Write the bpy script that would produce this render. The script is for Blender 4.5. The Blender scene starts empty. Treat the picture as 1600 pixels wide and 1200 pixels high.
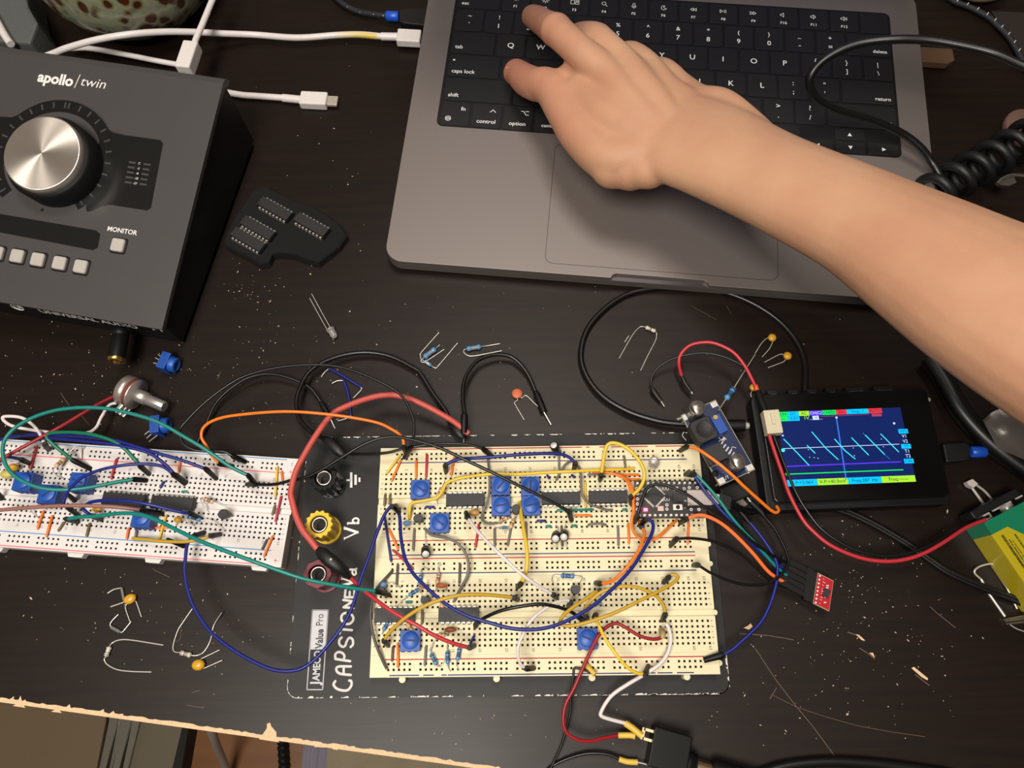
import bpy, bmesh, math, random
from mathutils import Vector, Matrix, Euler
rnd = random.Random(7)
C = bpy.context.scene.collection
S = 0.001          # everything below is written in millimetres
PI = math.pi

# ------------------------------------------------------------------ camera
CAM_ROT = (0.343029, 0.014691, -0.009691)
CAM_POS = Vector((-9.536472, -89.423475, 396.71144))
FPX = 1198.8225
cam = bpy.data.cameras.new('camera'); camo = bpy.data.objects.new('camera', cam); C.objects.link(camo)
camo.location = CAM_POS * S; camo.rotation_euler = CAM_ROT
cam.sensor_width = 36.0; cam.lens = 36.0 * FPX / 1600.0; cam.clip_start = 0.01; cam.clip_end = 20
bpy.context.scene.camera = camo
CM = Euler(CAM_ROT, 'XYZ').to_matrix()

# ------------------------------------------------------------------ light and exposure
scn = bpy.context.scene
scn.view_settings.view_transform = 'Standard'; scn.view_settings.look = 'None'
scn.view_settings.gamma = 1.0; scn.view_settings.exposure = 0.0; scn.view_settings.use_curve_mapping = False
w = bpy.data.worlds.new('world'); scn.world = w; w.use_nodes = True
w.node_tree.nodes['Background'].inputs[0].default_value = (1.0, 0.88, 0.78, 1)
w.node_tree.nodes['Background'].inputs[1].default_value = 0.07
def area_light(name, loc, target, size, power, col):
    l = bpy.data.lights.new(name, 'AREA'); l.shape = 'DISK'; l.size = size; l.energy = power; l.color = col
    o = bpy.data.objects.new(name, l); C.objects.link(o); o.location = Vector(loc)
    o.rotation_euler = (Vector(target) - Vector(loc)).to_track_quat('-Z', 'Y').to_euler(); return o
area_light('ceiling_lamp', (-0.22, -0.34, 1.10), (-0.05, -0.05, 0.0), 0.42, 13.5, (1.0, 0.93, 0.845))
area_light('ceiling_lamp_far', (0.02, 0.42, 1.45), (0.0, 0.0, 0.0), 0.45, 7.5, (1.0, 0.91, 0.82))

# ------------------------------------------------------------------ helpers
def U(px, py, z):
    """point of the plane z (mm) that the photograph shows at pixel px, py"""
    d = CM @ Vector(((px - 800) / FPX, -(py - 600) / FPX, -1.0))
    return CAM_POS + d * ((z - CAM_POS.z) / d.z)

def lin(c): return tuple(((v/255.0)/12.92 if v/255.0 <= 0.04045 else ((v/255.0+0.055)/1.055)**2.4) for v in c)

MATS = {}
def mat(name, rgb, rough=0.5, metal=0.0, var=0.06, vscale=400.0, bump=0.0, bscale=900.0, coat=0.0, emit=None, estr=1.0, trans=0.0, sss=0.0, alpha=1.0, spec=0.5):
    if name in MATS: return MATS[name]
    m = bpy.data.materials.new(name); m.use_nodes = True; nt = m.node_tree; b = nt.nodes['Principled BSDF']
    c = lin(rgb)
    b.inputs['Roughness'].default_value = rough; b.inputs['Metallic'].default_value = metal
    b.inputs['Specular IOR Level'].default_value = spec
    b.inputs['Coat Weight'].default_value = coat; b.inputs['Coat Roughness'].default_value = 0.15
    if trans: b.inputs['Transmission Weight'].default_value = trans
    if alpha < 1: b.inputs['Alpha'].default_value = alpha
    if sss:
        b.inputs['Subsurface Weight'].default_value = sss; b.inputs['Subsurface Radius'].default_value = (1.0, 0.4, 0.2); b.inputs['Subsurface Scale'].default_value = 0.004
    if emit: b.inputs['Emission Color'].default_value = (*lin(emit), 1); b.inputs['Emission Strength'].default_value = estr
    co = nt.nodes.new('ShaderNodeTexCoord')
    n = nt.nodes.new('ShaderNodeTexNoise'); n.inputs['Scale'].default_value = vscale; n.inputs['Detail'].default_value = 3
    nt.links.new(co.outputs['Object'], n.inputs['Vector'])
    mx = nt.nodes.new('ShaderNodeMix'); mx.data_type = 'RGBA'
    mx.inputs[6].default_value = (*[min(1, v*(1-var)) for v in c], 1); mx.inputs[7].default_value = (*[min(1, v*(1+var)) for v in c], 1)
    nt.links.new(n.outputs['Fac'], mx.inputs[0]); nt.links.new(mx.outputs[2], b.inputs['Base Color'])
    if bump:
        n2 = nt.nodes.new('ShaderNodeTexNoise'); n2.inputs['Scale'].default_value = bscale; n2.inputs['Detail'].default_value = 4
        nt.links.new(co.outputs['Object'], n2.inputs['Vector'])
        bp = nt.nodes.new('ShaderNodeBump'); bp.inputs['Strength'].default_value = bump; bp.inputs['Distance'].default_value = 0.0005
        nt.links.new(n2.outputs['Fac'], bp.inputs['Height']); nt.links.new(bp.outputs['Normal'], b.inputs['Normal'])
    MATS[name] = m; return m

class MB:
    """collects shapes (in world millimetres, through the matrix M) for ONE mesh object"""
    def __init__(s, M=None): s.v = []; s.f = []; s.mi = []; s.sm = []; s.M = M or Matrix.Identity(4); s.cur = 0
    def add(s, vs, fs, smooth=False, mi=None):
        n = len(s.v); s.v += [s.M @ Vector(v) for v in vs]
        s.f += [[i + n for i in f] for f in fs]; s.mi += [s.cur if mi is None else mi] * len(fs); s.sm += [smooth] * len(fs); return s
    def box(s, x0, x1, y0, y1, z0, z1, mi=None):
        vs = [(x0,y0,z0),(x1,y0,z0),(x1,y1,z0),(x0,y1,z0),(x0,y0,z1),(x1,y0,z1),(x1,y1,z1),(x0,y1,z1)]
        return s.add(vs, [(0,3,2,1),(4,5,6,7),(0,1,5,4),(1,2,6,5),(2,3,7,6),(3,0,4,7)], mi=mi)
    def cbox(s, c, sx, sy, sz, mi=None):
        return s.box(c[0]-sx/2, c[0]+sx/2, c[1]-sy/2, c[1]+sy/2, c[2]-sz/2, c[2]+sz/2, mi)
    def prism(s, poly, z0, z1, mi=None, ch=0.0):
        n = len(poly); a = sum(poly[i][0]*poly[(i+1)%n][1]-poly[(i+1)%n][0]*poly[i][1] for i in range(n))
        if a < 0: poly = poly[::-1]
        if ch:
            cx = sum(p[0] for p in poly)/n; cy = sum(p[1] for p in poly)/n
            rr = max(math.hypot(p[0]-cx, p[1]-cy) for p in poly); k = 1 - ch/rr
            vs = [(x,y,z0) for x,y in poly] + [(x,y,z1-ch) for x,y in poly] + [(cx+(x-cx)*k, cy+(y-cy)*k, z1) for x,y in poly]
            fs = [tuple(range(n))[::-1], tuple(range(2*n,3*n))]
            for l in (0, 1): fs += [(l*n+i, l*n+(i+1)%n, (l+1)*n+(i+1)%n, (l+1)*n+i) for i in range(n)]
            return s.add(vs, fs, mi=mi)
        vs = [(x,y,z0) for x,y in poly] + [(x,y,z1) for x,y in poly]
        return s.add(vs, [tuple(range(n))[::-1], tuple(range(n,2*n))] + [(i,(i+1)%n,n+(i+1)%n,n+i) for i in range(n)], mi=mi)
    def flat(s, poly, z, mi=None):
        n = len(poly); a = sum(poly[i][0]*poly[(i+1)%n][1]-poly[(i+1)%n][0]*poly[i][1] for i in range(n))
        if a < 0: poly = poly[::-1]
        return s.add([(p[0],p[1],z) for p in poly], [tuple(range(n))], mi=mi)
    def tube(s, pts, r, n=8, mi=None, squash=1.0, caps=True):
        pts = [Vector(p) for p in pts]; m = len(pts)
        rs = r if isinstance(r, (list, tuple)) else [r]*m
        vs = []; up = None
        for i, p in enumerate(pts):
            t = (pts[min(i+1,m-1)] - pts[max(i-1,0)])
            t = t.normalized() if t.length > 1e-9 else Vector((0,0,1))
            if up is None:
                up = Vector((0,0,1)) if abs(t.z) < 0.95 else Vector((1,0,0))
            u = (up - t*up.dot(t)); u = u.normalized() if u.length > 1e-6 else t.orthogonal().normalized(); up = u; b = t.cross(u)
            for k in range(n):
                a = 2*PI*k/n; vs.append(p + (b*math.cos(a) + u*math.sin(a)*squash)*rs[i])
        fs = [(i*n+k, i*n+(k+1)%n, (i+1)*n+(k+1)%n, (i+1)*n+k) for i in range(m-1) for k in range(n)]
        s.add(vs, fs, True, mi)
        if caps:
            s.add([vs[k] for k in range(n)], [tuple(range(n))[::-1]], False, mi)
            s.add([vs[(m-1)*n+k] for k in range(n)], [tuple(range(n))], False, mi)
        return s
    def cyl(s, a, b, r0, r1=None, n=20, mi=None): return s.tube([a, b], [r0, r0 if r1 is None else r1], n, mi)
    def lathe(s, prof, a, d, n=28, mi=None):
        """profile of (radius, distance along d) around the axis through a"""
        d = Vector(d).normalized(); u = d.orthogonal().normalized(); b = d.cross(u); a = Vector(a); vs = []
        for r, h in prof:
            for k in range(n):
                t = 2*PI*k/n; vs.append(a + d*h + (u*math.cos(t)+b*math.sin(t))*r)
        fs = [(i*n+k, i*n+(k+1)%n, (i+1)*n+(k+1)%n, (i+1)*n+k) for i in range(len(prof)-1) for k in range(n)]
        s.add(vs, fs, True, mi)
        if prof[0][0] > 0.01: s.add([vs[k] for k in range(n)], [tuple(range(n))[::-1]], False, mi)
        if prof[-1][0] > 0.01: s.add([vs[-n+k] for k in range(n)], [tuple(range(n))], False, mi)
        return s
    def ball(s, c, r, mi=None, sq=(1,1,1), n=12):
        c = Vector(c); vs = []
        for i in range(n+1):
            th = PI*i/n
            for k in range(2*n):
                ph = PI*k/n; vs.append(c + Vector((r*sq[0]*math.sin(th)*math.cos(ph), r*sq[1]*math.sin(th)*math.sin(ph), r*sq[2]*math.cos(th))))
        fs = [(i*2*n+k, (i+1)*2*n+k, (i+1)*2*n+(k+1)%(2*n), i*2*n+(k+1)%(2*n)) for i in range(n) for k in range(2*n)]
        return s.add(vs, fs, True, mi)
    def strip(s, pts, wd, z, mi=None):
        """flat band of width wd along pts (xy), for printed or painted lines"""
        for a, b in zip(pts, pts[1:]):
            a = Vector(a[:2]); b = Vector(b[:2]); d = b - a
            if d.length < 1e-6: continue
            d.normalize(); nn = Vector((-d.y, d.x))*wd/2; e = d*wd*0.25
            s.flat([tuple(a-e-nn), tuple(b+e-nn), tuple(b+e+nn), tuple(a-e+nn)], z, mi)
        return s
    def ribbon(s, pts, wd, z, mi=None):
        """one flat stroke of width wd with round ends"""
        P = [Vector(p[:2]) for p in pts]; n = len(P); l = []; r = []
        for i in range(n):
            d = (P[min(i+1,n-1)]-P[max(i-1,0)]).normalized(); nn = Vector((-d.y, d.x))*wd/2; l.append(P[i]+nn); r.append(P[i]-nn)
        vs = [(p.x,p.y,z) for p in l]+[(p.x,p.y,z) for p in r]
        s.add(vs, [(n+i, n+i+1, i+1, i) for i in range(n-1)], mi=mi)
        for c, q in ((P[0], P[1]), (P[-1], P[-2])):
            d = (c-q).normalized(); a0 = math.atan2(d.y, d.x)
            s.flat([(c.x+wd/2*math.cos(a0-PI/2+PI*k/6), c.y+wd/2*math.sin(a0-PI/2+PI*k/6)) for k in range(7)], z, mi)
        return s
    def text(s, body, x, y, z, size, rot=0.0, mi=None, align='CENTER', offset=0.0, shear=0.0, sx=1.0):
        vs, fs = text_mesh(body, align, offset, shear)
        c, q = math.cos(rot), math.sin(rot)
        return s.add([(x + (c*vx*sx - q*vy)*size, y + (q*vx*sx + c*vy)*size, z) for vx, vy in vs], fs, mi=mi)
    def build(s, name, mats, parent=None, bevel=0.0, bseg=2, weld=False):
        me = bpy.data.meshes.new(name); org = Vector(parent['_o']) if parent else Vector((0,0,0))
        me.from_pydata([tuple((v - org)*S) for v in s.v], [], s.f)
        if not isinstance(mats, (list, tuple)): mats = [mats]
        for m in mats: me.materials.append(m)
        me.polygons.foreach_set('material_index', s.mi); me.polygons.foreach_set('use_smooth', s.sm)
        if bevel or weld:
            bm = bmesh.new(); bm.from_mesh(me)
            bmesh.ops.remove_doubles(bm, verts=bm.verts, dist=1e-7)
            if bevel:
                ed = [e for e in bm.edges if len(e.link_faces) == 2 and e.calc_face_angle(0) > 0.5]
                bmesh.ops.bevel(bm, geom=ed, offset=bevel*S, segments=bseg, affect='EDGES', profile=0.6, clamp_overlap=True)
            bm.to_mesh(me); bm.free()
        me.update()
        o = bpy.data.objects.new(name, me); C.objects.link(o)
        o['_o'] = tuple(org)
        if parent: o.parent = parent
        return o

TEXT = {}
def text_mesh(body, align, offset, shear):
    k = (body, align, offset, shear)
    if k in TEXT: return TEXT[k]
    cu = bpy.data.curves.new('lettering', 'FONT'); cu.body = body; cu.size = 1.0; cu.align_x = align; cu.align_y = 'CENTER'
    cu.offset = offset; cu.shear = shear; cu.resolution_u = 3
    o = bpy.data.objects.new('lettering', cu); C.objects.link(o)
    bpy.context.view_layer.update()
    me = o.evaluated_get(bpy.context.evaluated_depsgraph_get()).to_mesh()
    r = ([(v.co.x, v.co.y) for v in me.vertices], [tuple(p.vertices) for p in me.polygons])
    o.to_mesh_clear(); bpy.data.objects.remove(o); bpy.data.curves.remove(cu)
    TEXT[k] = r; return r

def thing(name, label, cat, o=(0,0,0), group=None):
    e = bpy.data.objects.new(name, None); C.objects.link(e); e.empty_display_size = 0.005
    e.location = Vector(o)*S; e['_o'] = tuple(o); e['label'] = label; e['category'] = cat
    if group: e['group'] = group
    return e
def tag(o, label, cat, group=None, kind=None):
    o['label'] = label; o['category'] = cat
    if group: o['group'] = group
    if kind: o['kind'] = kind
    return o

def crom(pts, sub=6):
    """smooth curve through the points"""
    P = [Vector(p) for p in pts]
    if len(P) < 3: return P
    P = [P[0]*2-P[1]] + P + [P[-1]*2-P[-2]]; out = []
    for i in range(1, len(P)-2):
        p0, p1, p2, p3 = P[i-1:i+3]
        for k in range(sub):
            t = k/sub
            out.append(0.5*((2*p1) + (p2-p0)*t + (2*p0-5*p1+4*p2-p3)*t*t + (3*p1-p0-3*p2+p3)*t*t*t))
    out.append(P[-2]); return out

def rrect(x0, x1, y0, y1, r, n=5):
    out = []
    for cx, cy, a0 in ((x1-r,y1-r,0),(x0+r,y1-r,90),(x0+r,y0+r,180),(x1-r,y0+r,270)):
        for k in range(n+1):
            a = math.radians(a0 + 90*k/n); out.append((cx + r*math.cos(a), cy + r*math.sin(a)))
    return out

def frame_at(c, ang=0.0): return Matrix.Translation(Vector(c)) @ Matrix.Rotation(ang, 4, 'Z')

# ------------------------------------------------------------------ materials
M_black = mat('black_plastic', (13,13,14), 0.5, spec=0.3)
M_plug = mat('black_plug_boot', (9,9,9), 0.5, spec=0.3)
M_blackgloss = mat('black_gloss', (9,9,10), 0.25)
M_blackrub = mat('black_rubber', (16,16,16), 0.5, bump=0.1)
M_metal = mat('tinned_metal', (214,209,200), 0.3, 0.45)
M_steel = mat('brushed_steel', (196,190,182), 0.32, 1.0)
M_white = mat('white_plastic', (226,220,216), 0.4)
M_print = mat('white_print', (232,230,226), 0.6)
M_dpin = mat('dark_pin_hole', (6,5,5), 0.8)
M_blue = mat('blue_potentiometer_plastic', (24,74,160), 0.45)
M_bluedial = mat('blue_dial_plastic', (28,84,176), 0.42)
M_blueslot = mat('blue_dial_slot', (12,40,100), 0.6)
WC = {
 'black': mat('black_insulation', (12,12,12), 0.38, coat=0.05),
 'red': mat('red_insulation', (188,46,56), 0.4),
 'clipred': mat('light_red_insulation', (196,84,74), 0.45),
 'darkred': mat('dark_red_insulation', (150,26,34), 0.4),
 'orange': mat('orange_insulation', (240,124,34), 0.4),
 'salmon': mat('orange_insulation_pale', (246,120,60), 0.4),
 'yellow': mat('yellow_insulation', (232,194,56), 0.4),
 'mustard': mat('mustard_insulation', (196,158,48), 0.45),
 'blue': mat('blue_insulation', (20,32,120), 0.4),
 'teal': mat('teal_insulation', (14,128,118), 0.38),
 'green': mat('green_insulation', (16,112,80), 0.38),
 'white': mat('white_insulation', (226,216,214), 0.4),
 'grey': mat('grey_insulation', (112,110,104), 0.45),
 'darkgrey': mat('dark_grey_insulation', (84,80,74), 0.45),
 'brown': mat('brown_insulation', (104,72,54), 0.45),
 'olive': mat('olive_insulation', (112,98,70), 0.45),
 'rosebrown': mat('rose_brown_insulation', (150,104,94), 0.45),
}

# desk wood: dark stained veneer with a fine streaky grain
def wood_mat():
    m = bpy.data.materials.new('dark_stained_veneer'); m.use_nodes = True; nt = m.node_tree; b = nt.nodes['Principled BSDF']
    co = nt.nodes.new('ShaderNodeTexCoord'); mp = nt.nodes.new('ShaderNodeMapping')
    mp.inputs['Rotation'].default_value = (0,0,math.radians(6)); mp.inputs['Scale'].default_value = (14, 260, 1)
    nt.links.new(co.outputs['Object'], mp.inputs[0])
    n = nt.nodes.new('ShaderNodeTexNoise'); n.inputs['Scale'].default_value = 1.0; n.inputs['Detail'].default_value = 8; n.inputs['Roughness'].default_value = 0.65
    nt.links.new(mp.outputs[0], n.inputs['Vector'])
    cr = nt.nodes.new('ShaderNodeValToRGB'); cr.color_ramp.elements[0].position = 0.3; cr.color_ramp.elements[1].position = 0.75
    cr.color_ramp.elements[0].color = (*lin((20,12,9)), 1); cr.color_ramp.elements[1].color = (*lin((32,21,15)), 1)
    nt.links.new(n.outputs['Fac'], cr.inputs[0]); nt.links.new(cr.outputs[0], b.inputs['Base Color'])
    n2 = nt.nodes.new('ShaderNodeTexNoise'); n2.inputs['Scale'].default_value = 9; n2.inputs['Detail'].default_value = 3
    nt.links.new(co.outputs['Object'], n2.inputs['Vector'])
    mr = nt.nodes.new('ShaderNodeMapRange'); mr.inputs[3].default_value = 0.36; mr.inputs[4].default_value = 0.48
    nt.links.new(n2.outputs['Fac'], mr.inputs[0]); nt.links.new(mr.outputs[0], b.inputs['Roughness'])
    b.inputs['Specular IOR Level'].default_value = 0.27
    bp = nt.nodes.new('ShaderNodeBump'); bp.inputs['Strength'].default_value = 0.12; bp.inputs['Distance'].default_value = 0.0003
    nt.links.new(n.outputs['Fac'], bp.inputs['Height']); nt.links.new(bp.outputs[0], b.inputs['Normal'])
    return m
M_wood = wood_mat()
M_chip = mat('bare_particle_board', (222,190,150), 0.85, var=0.25, vscale=900)
M_scratch = mat('scratched_veneer', (112,92,72), 0.7, var=0.3, vscale=900)

# ------------------------------------------------------------------ desk, floor and what shows past the desk edge
def edge_pt(t):   # along the front edge, t in mm from a point left of the frame
    a = U(0, 1097, 0); b = U(740, 1200, 0); d = (b-a).normalized(); return a + d*t, d
A0, ED = edge_pt(0)
EN = Vector((-ED.y, ED.x, 0))
desk = thing('desk', 'dark brown veneered desk with a chipped front edge under everything', 'desk', (0,0,-25))
mb = MB()
L0 = A0 - ED*500; L1 = A0 + ED*1100
front = []
t = -500.0; r2 = random.Random(3)
poly = [L0, L1, L1 + EN*1100, L0 + EN*1100]
mb.prism([(p.x, p.y) for p in poly], -25, 0)
# bare board showing along the edge where the veneer has chipped away
def chip_strip(mbx):
    top = []; base = []
    a = U(0,1101,0); 
    t = -499.0
    while t < 1098:
        wdt = 1.5 + r2.random()*0.8
        px = t
        top.append((t, wdt)); t += 1.0 + r2.random()*2.2
    spikes = [(6,3.4),(9,4.0),(12,2.6),(34,3.3),(51,3.2),(56,3.0),(61,2.4)]
    for sx, sh in spikes: top.append((sx, sh))
    top.sort()
    for (t0, h0), (t1, h1) in zip(top, top[1:]):
        if t1 - t0 < 1e-3: continue
        p = [A0+ED*t0, A0+ED*t1, A0+ED*t1+EN*h1, A0+ED*t0+EN*h0]
        mbx.flat([(q.x, q.y) for q in p], 0.06, 1)
        mbx.add([(p[0].x,p[0].y,-24.9),(p[1].x,p[1].y,-24.9),(p[1].x,p[1].y,0.06),(p[0].x,p[0].y,0.06)], [(0,1,2,3)], mi=1)
chip_strip(mb)
tri = [(405,1155),(417,1138),(417,1131),(422,1129),(424,1135),(432,1144),(432,1156),(437,1160)]
mb.flat([tuple(U(x,y,0)[:2]) for x,y in tri], 0.07, 1)
for pl in ([(490,1167),(500,1162),(507,1168)],[(518,1170),(526,1168),(528,1172)],[(20,1103),(32,1096),(40,1106)],
           [(80,1112),(90,1107),(97,1114)],[(1424,1044),(1428,1042),(1450,1060),(1449,1063),(1440,1058)],
           [(1358,1020),(1364,1020),(1367,1028)],[(1337,991),(1342,992),(1352,1001),(1346,1000)],[(1168,978),(1173,974),(1176,979),(1170,984),(1162,981)]):
    mb.flat([tuple(U(x,y,0)[:2]) for x,y in pl], 0.08, 1)
for pts, wd in (([(1156,990),(1200,993),(1225,997),(1240,1000)],0.28),([(1180,1013),(1212,1062),(1245,1105),(1270,1135),(1316,1197)],0.26),
                ([(1205,1085),(1245,1105),(1290,1120),(1340,1134),(1395,1144),(1445,1151)],0.16),([(1453,948),(1464,958),(1493,981)],0.28),
                ([(1325,988),(1340,993),(1350,1002)],0.4),([(1343,1013),(1355,1020),(1366,1029)],0.35),([(1430,1054),(1452,1071)],0.35),
                ([(95,614),(108,634)],0.2),([(124,645),(140,665)],0.14),([(285,965),(282,998),(276,1002)],0.14),([(485,560),(482,600)],0.12),
                ([(1080,478),(1120,500)],0.12),([(1135,478),(1142,490)],0.12),([(292,1102),(318,1106),(318,1103)],0.2),([(1213,1075),(1203,1092)],0.25),
                ([(300,1082),(312,1079)],0.2),([(240,890),(265,902)],0.2),([(340,592),(345,580)],0.2)):
    mb.strip([U(x,y,0) for x,y in pts], wd, 0.07, 2)
mb.build('desktop', [M_wood, M_chip, M_scratch], desk)

fl = MB(); fl.box(-1450, 1500, -1200, 1450, -760, -740)
fm = bpy.data.materials.new('oak_floor_boards'); fm.use_nodes = True
nt = fm.node_tree; b = nt.nodes['Principled BSDF']; co = nt.nodes.new('ShaderNodeTexCoord'); mp = nt.nodes.new('ShaderNodeMapping'); mp.inputs['Scale'].default_value = (3, 40, 1); mp.inputs['Rotation'].default_value = (0,0,0.1)
n = nt.nodes.new('ShaderNodeTexNoise'); n.inputs['Scale'].default_value = 1; n.inputs['Detail'].default_value = 5
nt.links.new(co.outputs['Object'], mp.inputs[0]); nt.links.new(mp.outputs[0], n.inputs['Vector'])
cr = nt.nodes.new('ShaderNodeValToRGB'); cr.color_ramp.elements[0].color = (*lin((122,78,38)),1); cr.color_ramp.elements[1].color = (*lin((166,112,62)),1)
nt.links.new(n.outputs['Fac'], cr.inputs[0]); nt.links.new(cr.outputs[0], b.inputs['Base Color']); b.inputs['Roughness'].default_value = 0.4
fo = fl.build('floor', fm); fo['kind'] = 'structure'
M_wall = mat('painted_wall', (206,198,186), 0.8, vscale=3)
for nm, bb in (('wall_back',(-1400,1500,1400,1450,-760,1700)),('wall_left',(-1450,-1400,-1200,1450,-760,1700)),('ceiling',(-1450,1500,-1200,1450,1700,1750))):
    q = MB().box(*bb).build(nm, M_wall); q['kind'] = 'structure'

# ------------------------------------------------------------------ generic builders
def wire(label, col, pts, z=(2,0,2), r=0.75, plugs=(), sleeves=(), group=None, name='jumper_wire', cat='jumper wire', insname='insulation', plugcol=None, sub=6, n=8):
    """pts: photograph pixels the wire passes; z = (start, extra mid height, end); plugs: (which end, px, py, z, radius)"""
    P = []
    if len(pts[0]) == 3: P = [U(*p) for p in pts]
    else:
        ln = [0.0]
        for a, b_ in zip(pts, pts[1:]): ln.append(ln[-1] + math.hypot(b_[0]-a[0], b_[1]-a[1]))
        for p, l in zip(pts, ln):
            t = l/ln[-1]; P.append(U(p[0], p[1], (1-t)*z[0] + t*z[2] + 4*t*(1-t)*z[1]))
    e = thing(name, label, cat, P[0], group)
    Q = crom(P, sub)
    MB().tube(Q, r, n).build(insname, WC[col] if isinstance(col, str) else col, e)
    for pl in plugs:
        k, bx, by, bz, pr = pl[:5]; tip = P[0] if k == 0 else P[-1]; nxt = Q[2] if k == 0 else Q[-3]
        base = U(bx, by, bz); d = (base - tip); L = d.length
        m2 = MB().tube([tip - d*0.12, tip, tip + d*0.12, tip + d*0.3, base], [pr*0.8, pr*1.05, pr*1.15, pr*1.1, pr*0.95], 14)
        m2.build('plug', plugcol or M_plug, e)
        if len(pl) > 5:     # a bare pin past the plug
            MB().tube([base, U(*pl[5])], 0.32, 6).build('pin', M_metal, e)
    for sl in sleeves:
        ps, pr, mt = sl[:3]; MB().tube(crom([U(*p) for p in ps], 4), pr, 12).build('heat_shrink_sleeve', mt, e)
    return e

def staple(label, col, a, b, zb, h=1.2, r=0.62, group=None, mid=None):
    """short solid-core jumper: bare ends down two holes, insulated bridge"""
    A = U(a[0], a[1], zb); B = U(b[0], b[1], zb)
    e = thing('solid_jumper', label, 'jumper wire', A, group)
    d = (B-A).normalized()
    zc = Vector((0,0,h))
    if mid: pts = [A+zc*0.6] + [U(x, y, zb+z_) for x, y, z_ in mid] + [B+zc*0.6]; Q = crom(pts, 5)
    else: Q = [A+d*0.5+zc*0.75, A+d*1.1+zc, B-d*1.1+zc, B-d*0.5+zc*0.75]
    MB().tube(Q, r, 8).build('insulation', WC[col], e)
    MB().tube([A-Vector((0,0,1.5)), A+zc*0.5, Q[0]], 0.28, 6).tube([B-Vector((0,0,1.5)), B+zc*0.5, Q[-1]], 0.28, 6).build('bare_end', M_metal, e)
    return e

def trimpot(label, c, ztop, ang, slot, h=5.0, size=9.5, group='blue trim potentiometers on the cream breadboard', legs=True):
    P = U(c[0], c[1], ztop); M = frame_at((P.x, P.y, ztop-h), ang)
    e = thing('trim_potentiometer', label, 'potentiometer', (P.x, P.y, ztop-h), group)
    s2 = size/2
    m = MB(M); m.box(-s2, s2, -s2, s2, 0.3, h-1.2)
    for k in range(3): m.box(-s2+0.5+3*k, -s2+1.9+3*k, -s2-0.35, -s2, 0.3, h-1.6)
    m.build('body', M_blue, e, bevel=0.25)
    d = MB(M); R = s2*0.84
    d.lathe([(R*1.0,0),(R*1.0,0.9),(R*0.93,1.15),(0.01,1.15)], (0.25,0.15,h-1.2), (0,0,1), 32)
    dial = d.build('dial', M_bluedial, e)
    q = MB(M @ Matrix.Translation((0.25,0.15,0)) @ Matrix.Rotation(slot, 4, 'Z'))
    q.box(-R*0.72, R*0.62, -0.42, 0.42, h-0.07, h-0.02); q.flat([(R*0.45,-0.95),(R*0.9,0),(R*0.45,0.95)], h-0.015)
    q.build('slot', M_blueslot, dial)
    if legs:
        for k in (-2.54, 0, 2.54): MB(M).cyl((k,-2.5,-2.5),(k,-2.5,0.4),0.3,n=6).build('leg', M_metal, e)
    return e

M_ic = mat('ic_epoxy', (34,33,35), 0.55, bump=0.15)
def dip(label, c, zb, npin, ang=0.0, group=None, wdt=6.4, marks=None):
    """dual in-line chip standing on the surface zb, centre of its top at pixel c"""
    zt = zb + 4.2; P = U(c[0], c[1], zt); M = frame_at((P.x, P.y, zb), ang); L = npin/2*2.54 + 1.4
    e = thing('integrated_circuit', label, 'integrated circuit', (P.x, P.y, zb), group)
    b_ = MB(M); x = L/2; y = wdt/2
    vs = [(-x,-y,0.9),(x,-y,0.9),(x,y,0.9),(-x,y,0.9),(-x-.1,-y-.15,2.4),(x+.1,-y-.15,2.4),(x+.1,y+.15,2.4),(-x-.1,y+.15,2.4),(-x+.1,-y+.2,4.2),(x-.1,-y+.2,4.2),(x-.1,y-.2,4.2),(-x+.1,y-.2,4.2)]
    b_.add(vs, [(3,2,1,0),(8,9,10,11)] + [(l*4+i, l*4+(i+1)%4, (l+1)*4+(i+1)%4, (l+1)*4+i) for l in (0,1) for i in range(4)])
    b_.lathe([(0.7,0),(0.01,0.02)], (-x+1.6,0,4.2), (0,0,1), 12)
    b_.build('body', M_ic, e)
    for i in range(npin//2):
        px = (i - (npin/2-1)/2)*2.54
        for sgn in (-1, 1):
            l = MB(M); yy = sgn*(y+0.05); l.box(px-0.7, px+0.7, min(yy,yy+sgn*1.0), max(yy,yy+sgn*1.0), 2.1, 2.4)
            l.box(px-0.7, px+0.7, min(yy+sgn*0.75,yy+sgn*1.05), max(yy+sgn*0.75,yy+sgn*1.05), 0.5, 2.4); l.box(px-0.25, px+0.25, min(yy+sgn*0.75,yy+sgn*1.05), max(yy+sgn*0.75,yy+sgn*1.05), -2.0, 0.5)
            l.build('pin', M_metal, e)
    return e

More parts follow.
